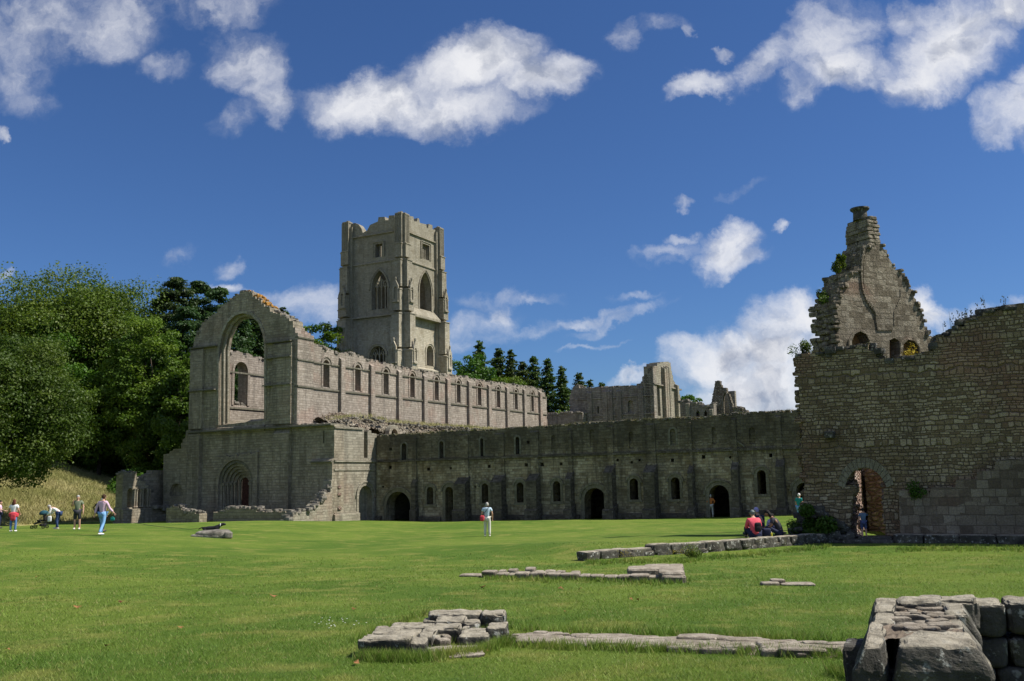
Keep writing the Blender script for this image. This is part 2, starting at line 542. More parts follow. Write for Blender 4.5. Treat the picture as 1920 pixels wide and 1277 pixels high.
def finish(g, col, rough=0.9, height=None, dist=0.03, spec=0.25, trans=None, **kw):
    ins = dict(Base_Color=col, Roughness=rough)
    b = g.n('ShaderNodeBsdfPrincipled', None, **ins)
    b.inputs['Specular IOR Level'].default_value = spec
    for k, v in kw.items():
        b.inputs[k.replace('_', ' ')].default_value = v
    if height is not None:
        bp = g.n('ShaderNodeBump', None, Strength=1.0, Distance=dist, Height=height)
        g.t.links.new(bp.outputs[0], b.inputs['Normal'])
    out = b.outputs[0]
    if trans is not None:
        tr = g.n('ShaderNodeBsdfTranslucent', None, Color=trans)
        out = g.n('ShaderNodeMixShader', None, i0=0.35, i1=out, i2=tr.outputs[0]).outputs[0]
    g.n('ShaderNodeOutputMaterial', None, Surface=out)

def masonry(name, pal, bw=.55, rh=.3, stain=.6, streak=.5, black=.0, red=0.0, lichen=.15, mortar=(.16, .14, .12), bump=.05, seed=0.0, warp=.05, contrast=.8, ochre=0.0, topdark=None, msize=.012, msmooth=.4, mfac=.34, hcell=.45, rowvar=.14):
    m_, g = newmat(name)
    uv = g.n('ShaderNodeUVMap', {'uv_map': 'UVMap'}).outputs[0]
    pos = g.n('ShaderNodeNewGeometry').outputs['Position']
    wv = g.n('ShaderNodeTexNoise', None, Vector=uv, Scale=1.7, Detail=3.0).outputs['Color']
    uvw = g.vmath('ADD', g.vmath('ADD', uv, g.vmath('SCALE', g.vmath('SUBTRACT', wv, (.5, .5, .5)), scale=warp)), (seed, seed * .37, 0))
    rowv = g.math('MULTIPLY_ADD', g.noise(g.vmath('MULTIPLY', uv, (.02, 1.5, 1)), 1.0, 2), rowvar * 2, -rowvar)
    uvw = g.vmath('ADD', uvw, g.n('ShaderNodeCombineXYZ', None, i1=rowv).outputs[0])
    def brick(b_, r_, off):
        nd = g.n('ShaderNodeTexBrick', {'offset': .5, 'offset_frequency': 2, 'squash': .7, 'squash_frequency': 3}, Vector=g.vmath('ADD', uvw, off),
                 Color1=(0, 0, 0, 1), Color2=(1, 1, 1, 1), Mortar=(.5, .5, .5, 1), Scale=1.0)
        nd.inputs['Mortar Size'].default_value = msize
        nd.inputs['Mortar Smooth'].default_value = msmooth
        nd.inputs['Brick Width'].default_value = b_
        nd.inputs['Row Height'].default_value = r_
        return nd
    b1 = brick(bw, rh, (0, 0, 0)); b2 = brick(bw * .63, rh, (.31, 0, 0))
    pick = g.math('GREATER_THAN', g.noise(g.vmath('MULTIPLY', uvw, (.25, 1.1, 1)), 1.0, 2), .52)
    rv = g.mix(pick, b1.outputs[0], b2.outputs[0]); mo = g.mix(pick, b1.outputs[1], b2.outputs[1])
    rvf = g.math('ADD', g.math('MULTIPLY_ADD', rv, contrast, .5 - .5 * contrast), g.math('MULTIPLY_ADD', g.noise(pos, 5.0, 5), .7, -.35), clamp=True)
    col = g.ramp(rvf, [(0.0, pal[0]), (.5, pal[1]), (1.0, pal[2])])
    fine = g.noise(pos, 22.0, 5, .65)
    col = g.mix(g.smooth(fine, .3, .75), g.mix(.45, col, (0.02, .02, .02)), col)
    if ochre:
        col = g.mix(g.math('MULTIPLY', g.smooth(g.noise(pos, .55, 4), .5, .68), ochre), col, (.20, .135, .055))
    if red:
        col = g.mix(g.math('MULTIPLY', g.smooth(g.noise(g.vmath('ADD', pos, (seed, 5, 0)), .28, 5, .62), .52, .64), red), col, (.34, .17, .12))
    if lichen:
        lm = g.math('MULTIPLY', g.smooth(g.noise(pos, 3.1, 6, .7), .60, .68), lichen)
        col = g.mix(lm, col, (.42, .42, .38))
    # weathering: large stains and vertical run-off streaks
    big = g.smooth(g.noise(g.vmath('ADD', pos, (0, seed * 3, 0)), .30, 7, .68), .42, .60)
    st = g.noise(g.vmath('ADD', g.vmath('MULTIPLY', uv, (1.35, .11, 1)), (seed, 0, 0)), 1.0, 6, .62)
    st = g.smooth(st, .48, .61)
    dk = g.math('MAXIMUM', g.math('MULTIPLY', big, stain), g.math('MULTIPLY', st, streak))
    col = g.mix(dk, col, g.mix(.66, col, (.034, .031, .025)))
    if black:
        col = g.mix(black, col, (.035, .034, .032))
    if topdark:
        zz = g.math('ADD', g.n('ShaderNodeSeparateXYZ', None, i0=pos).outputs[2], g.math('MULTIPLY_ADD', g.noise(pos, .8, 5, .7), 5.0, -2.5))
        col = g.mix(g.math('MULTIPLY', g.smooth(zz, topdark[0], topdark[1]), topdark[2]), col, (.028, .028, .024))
    col = g.mix(g.math('MULTIPLY', mo, mfac), col, mortar)
    hgt = g.math('ADD', g.math('MULTIPLY', mo, -.8), g.math('ADD', g.math('MULTIPLY', rvf, hcell), g.math('MULTIPLY', g.noise(pos, 9.0, 6, .7), .9)))
    finish(g, col, .95, hgt, bump, .15)
    MATS[name] = m_
    return m_

def rubblemat(name, pal, sx=3.0, sz=7.2, lichen=.2, red=.35, bump=.12, dark=.3):
    m_, g = newmat(name)
    uv = g.n('ShaderNodeUVMap', {'uv_map': 'UVMap'}).outputs[0]
    pos = g.n('ShaderNodeNewGeometry').outputs['Position']
    wv = g.n('ShaderNodeTexNoise', None, Vector=uv, Scale=1.1, Detail=4.0).outputs['Color']
    u2 = g.vmath('ADD', uv, g.vmath('SCALE', g.vmath('SUBTRACT', wv, (.5, .5, .5)), scale=.10))
    u3 = g.vmath('MULTIPLY', u2, (sx, sz, 1))
    ve = g.n('ShaderNodeTexVoronoi', {'feature': 'DISTANCE_TO_EDGE', 'voronoi_dimensions': '2D'}, Vector=u3, Scale=1.0, Randomness=.85).outputs['Distance']
    vc = g.n('ShaderNodeTexVoronoi', {'feature': 'F1', 'voronoi_dimensions': '2D'}, Vector=u3, Scale=1.0, Randomness=.85).outputs['Color']
    rv = g.n('ShaderNodeSeparateColor', None, i0=vc).outputs[0]
    rvf = g.math('ADD', rv, g.math('MULTIPLY_ADD', g.noise(pos, 7, 4), .6, -.3), clamp=True)
    col = g.ramp(rvf, [(0, pal[0]), (.45, pal[1]), (.8, pal[2]), (1, pal[3])])
    big = g.smooth(g.noise(pos, .30, 6, .65), .42, .62)
    col = g.mix(g.math('MULTIPLY', big, dark), col, (.035, .032, .028))
    rd = g.math('MULTIPLY', g.smooth(g.noise(g.vmath('ADD', pos, (4, 1, 2)), .33, 4, .6), .5, .64), red)
    col = g.mix(rd, col, (.20, .095, .06))
    st = g.smooth(g.noise(g.vmath('MULTIPLY', uv, (1.1, .13, 1)), 1.0, 5, .6), .5, .68)
    col = g.mix(g.math('MULTIPLY', st, .45), col, (.04, .037, .033))
    col = g.mix(g.math('MULTIPLY', g.smooth(g.noise(pos, 4.0, 6, .7), .6, .67), lichen), col, (.36, .36, .31))
    joint = g.smooth(ve, .0, .14)
    col = g.mix(joint, g.mix(.5, col, (.045, .038, .03)), col)
    hgt = g.math('ADD', g.math('MULTIPLY', g.smooth(ve, 0, .32), g.math('MULTIPLY_ADD', rv, .7, .6)), g.math('MULTIPLY', g.noise(pos, 11, 6, .7), .55))
    finish(g, col, .95, hgt, bump, .12)
    MATS[name] = m_
    return m_

def rockmat(name, pal, lichen=.5, dark=.5, moss=.3, bump=.05, top=None):
    m_, g = newmat(name)
    ge = g.n('ShaderNodeNewGeometry'); pos = ge.outputs['Position']
    n1 = g.noise(pos, 2.6, 7, .65)
    col = g.ramp(n1, [(.3, pal[0]), (.5, pal[1]), (.7, pal[2])])
    col = g.mix(g.math('MULTIPLY', g.smooth(g.noise(pos, 1.4, 6, .7), .45, .6), dark), col, (.035, .034, .03))
    lv = g.noise(pos, 7.5, 6, .72)
    col = g.mix(g.math('MULTIPLY', g.smooth(lv, .57, .63), lichen), col, (.44, .44, .39))
    lv2 = g.n('ShaderNodeTexVoronoi', {'feature': 'F1'}, Vector=g.vmath('ADD', pos, g.vmath('SCALE', g.n('ShaderNodeTexNoise', None, Vector=pos, Scale=9.0).outputs['Color'], scale=.1)), Scale=6.0).outputs['Distance']
    col = g.mix(g.math('MULTIPLY', g.smooth(lv2, .24, .15), g.math('MULTIPLY', lichen, g.smooth(n1, .48, .56))), col, (.50, .50, .45))
    sp = g.smooth(g.noise(pos, 60, 4, .7), .52, .72)
    col = g.mix(g.math('MULTIPLY', sp, .4), col, (.03, .03, .028))
    mm = g.math('MULTIPLY', g.smooth(g.noise(g.vmath('ADD', pos, (7, 3, 1)), 3.5, 5, .7), .56, .66), moss)
    col = g.mix(mm, col, (.10, .095, .025))
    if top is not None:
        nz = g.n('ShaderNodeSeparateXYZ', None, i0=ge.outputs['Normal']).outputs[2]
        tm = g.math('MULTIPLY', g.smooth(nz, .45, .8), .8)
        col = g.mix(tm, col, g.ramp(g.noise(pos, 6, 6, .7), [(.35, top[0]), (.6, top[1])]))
    hgt = g.math('ADD', g.noise(pos, 8, 8, .72), g.math('MULTIPLY', g.noise(pos, 45, 4, .7), .25))
    finish(g, col, .93, hgt, bump, .2)
    MATS[name] = m_
    return m_

masonry('front_stone', [(.32, .272, .195), (.43, .372, .275), (.53, .468, .36)], .46, .25, .45, .6, .0, .12, .16, seed=1.3, bump=.05)
masonry('nave_stone', [(.34, .285, .23), (.46, .395, .325), (.56, .49, .41)], .42, .23, .35, .5, .0, .22, .10, seed=4.1, bump=.045)
masonry('aisle_stone', [(.32, .285, .215), (.43, .39, .30), (.54, .495, .39)], .46, .24, .35, .5, .0, .22, .12, seed=8.0, bump=.045)
masonry('tower_stone', [(.50, .44, .32), (.63, .565, .43), (.72, .655, .52)], .55, .3, .25, .38, .0, .0, .12, seed=2.2, bump=.04, ochre=.25, topdark=(25, 31, .34))
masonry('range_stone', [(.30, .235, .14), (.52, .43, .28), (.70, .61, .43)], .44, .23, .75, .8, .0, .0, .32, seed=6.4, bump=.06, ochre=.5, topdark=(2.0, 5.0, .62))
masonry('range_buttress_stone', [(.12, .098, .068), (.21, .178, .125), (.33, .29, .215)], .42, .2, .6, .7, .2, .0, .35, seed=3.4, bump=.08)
masonry('range_trim_stone', [(.16, .15, .11), (.23, .215, .16), (.29, .27, .21)], .35, .3, .3, .3, .0, .0, .12, seed=5.4, bump=.03)
masonry('door_trim_stone', [(.20, .18, .12), (.28, .25, .175), (.34, .31, .225)], .3, .35, .2, .2, .0, .0, .1, seed=5.9, bump=.03)
masonry('transept_stone', [(.28, .24, .195), (.38, .335, .275), (.47, .42, .35)], .45, .25, .5, .6, .0, .2, .12, seed=7.7, bump=.05)
masonry('ashlar_dark', [(.18, .138, .10), (.29, .232, .172), (.39, .328, .25)], .62, .32, .5, .4, .0, .2, .2, seed=9.4, bump=.05, mortar=(.06, .05, .04), contrast=1.1, warp=.09)
masonry('gable_stone', [(.20, .165, .115), (.32, .272, .20), (.43, .375, .285)], .46, .27, .45, .35, .0, .28, .12, seed=11.1, bump=.10, warp=.13, contrast=1.3, mortar=(.05, .045, .035))
masonry('wall_rubble', [(.26, .19, .11), (.44, .345, .21), (.60, .495, .335)], .33, .135, .45, .4, .0, .45, .10, mortar=(.06, .05, .035), bump=.10, seed=12.2, warp=.20, contrast=1.15, ochre=.35, rowvar=.30, msize=.022, msmooth=.9, mfac=.55, hcell=.9)
rubblemat('core_rubble', [(.20, .17, .125), (.31, .27, .205), (.42, .37, .29), (.5, .45, .37)], 3.4, 5.6, .25, .25, .16, .3)
rubblemat('red_rubble', [(.24, .15, .115), (.34, .235, .19), (.43, .32, .265), (.5, .40, .34)], 3.2, 6.0, .1, .3, .14, .0)
rockmat('loose_stone', [(.10, .09, .075), (.2, .18, .15), (.31, .285, .24)], .35, .35, .25)
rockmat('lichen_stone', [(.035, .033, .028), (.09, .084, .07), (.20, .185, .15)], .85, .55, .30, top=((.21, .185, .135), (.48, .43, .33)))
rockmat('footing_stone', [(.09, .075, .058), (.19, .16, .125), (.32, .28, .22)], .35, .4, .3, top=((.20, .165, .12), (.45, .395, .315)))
rockmat('dark_stone', [(.05, .046, .04), (.085, .08, .07), (.14, .13, .115)], .5, .5, .3)
rockmat('mortar_bed', [(.15, .115, .08), (.24, .19, .14), (.32, .265, .2)], .15, .1, .2, bump=.04)

def simple(name, col, rough=.8, spec=.3, var=.0, scale=30, metal=0.0):
    m_, g = newmat(name)
    c = col
    if var:
        pos = g.n('ShaderNodeNewGeometry').outputs['Position']
        c = g.mix(g.smooth(g.noise(pos, scale, 3), .3, .7), tuple(k * (1 - var) for k in col), tuple(min(1, k * (1 + var)) for k in col))
    finish(g, c, rough, None, .01, spec, Metallic=metal)
    MATS[name] = m_
    return m_

def grassmat(name, blade=False):
    m_, g = newmat(name)
    pos = g.n('ShaderNodeNewGeometry').outputs['Position']
    big = g.noise(pos, .16, 4, .6)
    med = g.noise(pos, .9, 5, .65)
    fin = g.noise(pos, 14.0, 6, .75)
    k = 2.1 if blade else 1.45
    a = (.060 * k, .108 * k, .012 * k); b = (.102 * k, .146 * k, .020 * k); c = (.17 * k, .175 * k, .04 * k)
    col = g.mix(g.smooth(big, .36, .64), a, b)
    col = g.mix(g.math('MULTIPLY', g.smooth(med, .48, .68), .7), col, c)
    col = g.mix(g.math('MULTIPLY', g.smooth(g.noise(g.vmath('ADD', pos, (9, 2, 0)), 1.7, 5, .7), .56, .7), .45), col, (.045, .10, .012))
    if blade:
        rnd = g.n('ShaderNodeAttribute', {'attribute_name': 'tint'}).outputs['Fac']
        col = g.mix(g.smooth(rnd, .80, 1.0), col, (.33, .29, .11))
        col = g.mix(g.math('MULTIPLY', g.smooth(rnd, .3, 0.0), .5), col, (.035, .085, .01))
        finish(g, col, .6, None, .01, .3, trans=col)
    else:
        col = g.mix(g.math('MULTIPLY', g.smooth(fin, .42, .70), .5), col, g.mix(.5, col, (.02, .045, .006)))
        hh = g.math('ADD', fin, g.math('MULTIPLY', g.noise(pos, 55, 4, .7), .6))
        finish(g, col, .9, hh, .05, .15)
    MATS[name] = m_
grassmat('grass'); grassmat('grass_blade', True)

def drygrass(name, a, b, c):
    m_, g = newmat(name)
    pos = g.n('ShaderNodeNewGeometry').outputs['Position']
    col = g.mix(g.smooth(g.noise(pos, .22, 5, .65), .4, .62), a, b)
    col = g.mix(g.smooth(g.noise(pos, 1.4, 6, .75), .5, .72), col, c)
    finish(g, col, .9, g.noise(pos, 6, 6, .8), .2, .1)
    MATS[name] = m_
drygrass('meadow', (.30, .30, .10), (.42, .38, .16), (.18, .21, .05))
drygrass('meadow_blade', (.38, .37, .14), (.52, .47, .22), (.22, .26, .07))
drygrass('wall_grass', (.12, .13, .035), (.25, .215, .10), (.06, .09, .02))
drygrass('undergrowth', (.035, .07, .012), (.055, .10, .02), (.02, .045, .01))

def leafmat(name, a, b, c, tr=.9):
    m_, g = newmat(name)
    at_ = g.n('ShaderNodeAttribute', {'attribute_name': 'tint'}).outputs['Fac']
    oi = g.n('ShaderNodeObjectInfo').outputs['Random']
    col = g.ramp(at_, [(0, a), (.55, b), (1, c)])
    col = g.n('ShaderNodeHueSaturation', None, Hue=g.math('MULTIPLY_ADD', oi, .03, .485), Saturation=1.0, Value=g.math('MULTIPLY_ADD', oi, .3, .85), Color=col).outputs[0]
    finish(g, col, .55, None, .01, .3, trans=g.mix(1.0, col, (1.1 * tr, 1.25 * tr, .6 * tr), 'MULTIPLY'))
    MATS[name] = m_
leafmat('broad_leaf', (.032, .080, .008), (.070, .14, .012), (.13, .20, .022))
leafmat('olive_leaf', (.05, .085, .010), (.105, .15, .018), (.19, .21, .035))
leafmat('pine_needle', (.025, .055, .018), (.05, .088, .028), (.085, .12, .042))
leafmat('spruce_needle', (.028, .058, .012), (.06, .10, .018), (.11, .145, .03))
leafmat('bright_leaf', (.05, .105, .010), (.115, .19, .018), (.20, .26, .035))
leafmat('larch_leaf', (.035, .08, .012), (.08, .14, .02), (.16, .22, .04))
simple('bark', (.07, .055, .04), .95, .1, .4, 3)
simple('yellow_flower', (.55, .42, .03), .6, .2, .3)
simple('white_petal', (.8, .8, .75), .7)
simple('dry_leaf', (.22, .105, .04), .8, .2, .5, 9)
simple('wood_door', (.075, .030, .022), .8, .2, .4, 6)
simple('dark_soil', (.05, .04, .03), .95, .1)
simple('ochre_plaster', (.24, .15, .07), .95, .1, .35, 5)
simple('orange_lichen', (.36, .19, .05), .95, .1, .5, 2)

# ------------------------------------------------------------------ photo-crop converters
def crop(ox, oy, s): return lambda x, y: (ox + x / s, oy + y / s)
c1 = crop(340, 520, 2.661); c2 = crop(620, 380, 3.757); c3 = crop(540, 640, 3.548); c4 = crop(1040, 660, 3.648)
c5 = crop(1460, 360, 3.041); c6 = crop(1460, 760, 4.174); cb = crop(200, 780, 4.174); cp = crop(205, 860, 9.123); c9 = crop(1240, 680, 7.385)

def build_ground():
    xs = np.concatenate([np.linspace(-900, -90, 20), np.linspace(-80, -32, 33), np.linspace(-31, 31, 156), np.linspace(32, 80, 33), np.linspace(90, 900, 20)])
    ys = np.concatenate([np.linspace(-200, -12, 12), np.linspace(-10, 50, 151), np.linspace(51, 140, 90), np.linspace(150, 1500, 25)])
    X, Y = np.meshgrid(xs, ys)
    Z = gz(X, Y)
    V = np.stack([X, Y, Z], 2).reshape(-1, 3); nx = len(xs)
    I = np.arange(len(V)).reshape(len(ys), nx)
    F = np.stack([I[:-1, :-1], I[:-1, 1:], I[1:, 1:], I[1:, :-1]], 2).reshape(-1, 4)
    o = npmesh('lawn', V, F, MATS['grass'], None, True)
    tag(o, kind='structure')
    # valley side behind the church, rising to the left
    def hs(X, Y):
        b = -((X - ORG[0]) * UV_[0] + (Y - ORG[1]) * UV_[1])
        a = (X - ORG[0]) * EV[0] + (Y - ORG[1]) * EV[1]
        s = b - 23.5 - sst(a, 0, 30) * 8 + 1.2 * np.sin(a * .23) + np.clip(a - 120, 0, 400) * .25
        return s
    global hill_z
    def hill_z(X, Y):
        s = hs(np.asarray(X, float), np.asarray(Y, float))
        return gz(X, Y) + np.where(s > 0, 30 * (1 - np.exp(-.0108 * s)), s * .25) + np.where(s > 0, .10 * np.sin(X * .8) * np.sin(Y * .7) * np.minimum(s, 1), 0)
    xs = np.concatenate([np.linspace(-700, -130, 16), np.linspace(-125, 60, 160), np.linspace(70, 400, 14)])
    ys = np.concatenate([np.linspace(60, 190, 110), np.linspace(200, 900, 20)])
    X, Y = np.meshgrid(xs, ys)
    Z = hill_z(X, Y)
    s = hs(X, Y)
    V = np.stack([X, Y, Z], 2).reshape(-1, 3); nx = len(xs)
    I = np.arange(len(V)).reshape(len(ys), nx)
    F = np.stack([I[:-1, :-1], I[:-1, 1:], I[1:, 1:], I[1:, :-1]], 2).reshape(-1, 4)
    keep = (s.reshape(-1)[F].max(1) > -2)
    o = npmesh('hillside', V, F[keep], MATS['meadow'], None, True)
    tag(o, kind='structure')
build_ground()

# ------------------------------------------------------------------ abbey church (nave)
PW = Plane(ORG, UV_, -EV)
UB = PW.uv(626.5, 880)[0]
PN2 = Plane(ORG, EV, UV_)
PN1 = Plane(ORG + UV_[:2] * UB, EV, UV_)
LW = PW.uv(356.5, 740)[0]
PN3 = Plane(ORG + UV_[:2] * (LW + 1.4), EV, UV_)

nave = thing('abbey_church', 'roofless grey stone church with an empty arched west window and long clerestory wall', 'ruin', (ORG[0], ORG[1], float(gz(*ORG))))
def build_front():
    mb = MB()
    pts = [(306.6, 852), (318, 848), (330, 840), (341, 838), (350, 815), (355, 806), (357, 735), (360, 658), (366, 640), (376, 614), (379, 608), (408, 582), (430, 561), (449, 548), (456.5, 543), (468, 548), (490, 567), (517, 588), (535, 595), (549.5, 607)]
    left = [tuple(PW.uv(*p)) for p in pts]
    top = rough(left, .13, .42)
    xr = 0.0
    zr = PW.uv(549.7, 796)[1]
    zb = PW.uv(627, 794)[1]
    base = min(PW.gz(-18), PW.gz(5)) - .8
    outline = [(PW.uv(306, 978)[0], base)] + top + [(xr, zr)] + rough([(xr, zr), (UB, zb)], .04, .5)[1:] + [(UB, base)]
    gw = [c1(*p) for p in [(188, 738), (190, 360), (203, 292), (232, 228), (268, 192), (308, 179), (350, 190), (385, 225), (406, 280), (415, 335), (415, 712)]]
    gwu = [tuple(PW.uv(*p)) for p in gw]
    portal = op(PW, *[cb(905, 0)[0], cb(1137, 0)[0]], cb(0, 370)[1], 955, 'round', True)
    niche = op(PW, cp(1035, 0)[0], cp(1250, 0)[0], cp(0, 425)[1], cp(0, 640)[1])
    holes = [gwu, arch(*portal[:4], 'round', 12), arch(*niche[:4], 'round')]
    slits = [(c1(511, 430), c1(522, 515)), (c1(506, 660), c1(519, 725)), (cb(1693, 115), cb(1708, 212)), (cb(570, 330), cb(577, 352))]
    for a, b in slits:
        o = op(PW, a[0], b[0], a[1], b[1], 'rect'); holes.append(arch(*o))
    slab(mb, PW, outline, holes, 1.4, 0)
    mb.build('west_front', MATS['front_stone'], nave)
    # niche back
    mb = MB(); u0, u1, z0, z1, k = niche
    pbox(mb, PW, u0 - .2, u1 + .2, z0 - .2, z1 + .2, -1.38, -.45)
    mb.build('blocked_niche', MATS['front_stone'], nave)
    # moulding of the great window
    mb = MB()
    cxm = sum(p[0] for p in gwu) / len(gwu); 
    def off(d):
        r = []
        n = len(gwu)
        for i in range(n):
            a = np.array(gwu[max(i - 1, 0)]); b = np.array(gwu[min(i + 1, n - 1)])
            t = b - a; t /= np.linalg.norm(t); nn = np.array([-t[1], t[0]])
            r.append(tuple(np.array(gwu[i]) + nn * d))
        return r
    for d0, d1, o0, tt in ((0.0, .28, .07, .2), (-.22, .02, -.35, .22), (-.34, -.1, -.75, .2)):
        slab(mb, PW, off(d1) + off(d0)[::-1], (), tt, o0)
    mb.build('window_frame', MATS['aisle_stone'], nave)
    # sloping sill
    mb = MB()
    us, ue = gwu[0][0], gwu[-1][0]; zs = (gwu[0][1] + gwu[-1][1]) / 2
    buttress(mb, PW, us - .1, ue + .1, zs - .9, zs + .35, .18, .75, -1.3)
    mb.build('window_sill', MATS['front_stone'], nave)
    # portal orders
    u0, u1, z0, z1, k = portal
    zb_ = z0
    for i in range(5):
        mb = MB()
        a = arch(u0 + .26 * i - .03, u1 - .26 * i + .03, zb_, z1 - .26 * i + .03, 'round', 12)
        b = arch(u0 + .26 * (i + 1), u1 - .26 * (i + 1), zb_, z1 - .26 * (i + 1), 'round', 12)
        slab(mb, PW, a + b[::-1], (), .18, -.22 * i - .12)
        mb.build('portal_arch', MATS['front_stone'], nave)
    mb = MB()
    zh = z1 - (u1 - u0) / 2
    for i in range(4):          # nook shafts
        for sgn, uu in ((1, u0 + .26 * i + .13), (-1, u1 - .26 * i - .13)):
            q = PW.w(uu, zb_ , -.22 * i - .08)
            ring(mb, q, .085, zh - zb_)
            pbox(mb, PW, uu - .14, uu + .14, zh - .18, zh + .06, -.22 * i - .22, -.22 * i + .06)
    mb.build('nook_shafts', MATS['front_stone'], nave)
    mb = MB(); surround(mb, PW, (u0, u1, zh, z1, 'round'), .22, .10, .2, .0, False)
    mb.build('hood_mould', MATS['range_trim_stone'], nave)
    # portal door, one leaf standing
    mb = MB()
    ui, uj = u0 + 1.3, u1 - 1.3
    slab(mb, PW, arch(ui - .05, uj + .05, zb_, z1 - 1.25, 'round'), (), .10, -1.25)
    for k in range(1, 7):
        uu = ui + (uj - ui) * k / 7
        pbox(mb, PW, uu - .012, uu + .012, zb_, z1 - 1.9, -1.26, -1.235)
    mb.build('door', MATS['wood_door'], nave)
    # pent of the lost porch roof over the portal: a wide shallow block with weathering
    mb = MB()
    ua, ub = PW.uv(cb(872, 0)[0], 900)[0], PW.uv(cb(1190, 0)[0], 900)[0]
    za, zc = PW.uv(450, cb(0, 300)[1])[1], PW.uv(450, cb(0, 345)[1])[1]
    outl = rough([(ua, za - .5), (ua + .2, za - .15), (ub - 1.2, za), (ub, za + .15)], .1, .3) + [(ub, zb_), (u1 + .3, zb_)] + arch(u0 - .3, u1 + .3, zb_, z1 + .3, 'round', 12)[::-1][1:-1] + [(u0 - .3, zb_), (ua, zb_)]
    slab(mb, PW, outl, (), .27, .22)
    mb.build('portal_surround', MATS['front_stone'], nave)
    # buttresses and pilaster strips
    def but(x0, x1, yt, proj, yb=990, z0=None):
        mb = MB()
        ym = (yt + 975) / 2
        ua, ub = PW.uv(x0, ym)[0], PW.uv(x1, ym)[0]
        zt = PW.uv((x0 + x1) / 2, yt)[1]
        buttress(mb, PW, ua, ub, (base if z0 is None else z0), zt, proj, proj * 1.1)
        mb.build('buttress', MATS['front_stone'], nave)
    but(355, 378, 806, .42); but(516, 546, 803, .42); but(586, 626, 858, .25)
    z8 = PW.uv(450, 800)[1]
    def strip(x0, x1, yt):
        mb = MB(); ym = (yt + 800) / 2
        buttress(mb, PW, PW.uv(x0, ym)[0], PW.uv(x1, ym)[0], z8, PW.uv((x0 + x1) / 2, yt)[1], .28, .3)
        mb.build('buttress', MATS['front_stone'], nave)
    strip(359.5, 383, 652); strip(514, 549.3, 640)
    # string courses
    def string(x0, x1, y, w=.13, h=.16):
        mb = MB(); ua, ub = PW.uv(x0, y)[0], PW.uv(x1, y)[0]; z = PW.uv((x0 + x1) / 2, y)[1]
        buttress(mb, PW, ua, ub, z - h / 2, z + h / 2, w + .3, .06)
        mb.build('string_course', MATS['range_trim_stone'], nave)
    string(357, 627, 803, .22, .2); string(360, 409, 651); string(501, 549.5, 641); string(501, 549.5, 670); string(497, 549.5, 721.5); string(358, 407, 732); string(586, 626.5, 865.5)
    # rubble along the gable and lichen-gold patch on its south slope
    mb = MB(); rubble_line(mb, [PW.w(u, z - .05, -.1) for u, z in left[6:]], EV * 1.2, 190, (.22, .42), 3)
    mb.build('gable_coping', MATS['loose_stone'], nave)
    mb = MB(); rubble_line(mb, [PW.w(*PW.uv(460, 546), -.2), PW.w(*PW.uv(478, 556), -.2), PW.w(*PW.uv(500, 575), -.2)], EV * 1.1, 60, (.18, .32), 5, .05)
    mb.build('lichen_crust', MATS['orange_lichen'], nave)
    mb = MB(); rubble_line(mb, [PW.w(0.2, zr - .05, -.1), PW.w(UB, zb - .02, -.1)], EV * 1.2, 60, (.15, .3), 9)
    mb.build('wall_top_rubble', MATS['loose_stone'], nave)

def ring(mb, q, r, h, n=8, r1=None):
    r1 = r if r1 is None else r1
    a = np.arange(n) * 2 * math.pi / n
    V = [[q[0] + r * math.cos(t), q[1] + r * math.sin(t), q[2]] for t in a] + [[q[0] + r1 * math.cos(t), q[1] + r1 * math.sin(t), q[2] + h] for t in a]
    mb.add(V, [(i, (i + 1) % n, n + (i + 1) % n, n + i) for i in range(n)] + [tuple(range(n))[::-1], tuple(range(n, 2 * n))])
build_front()

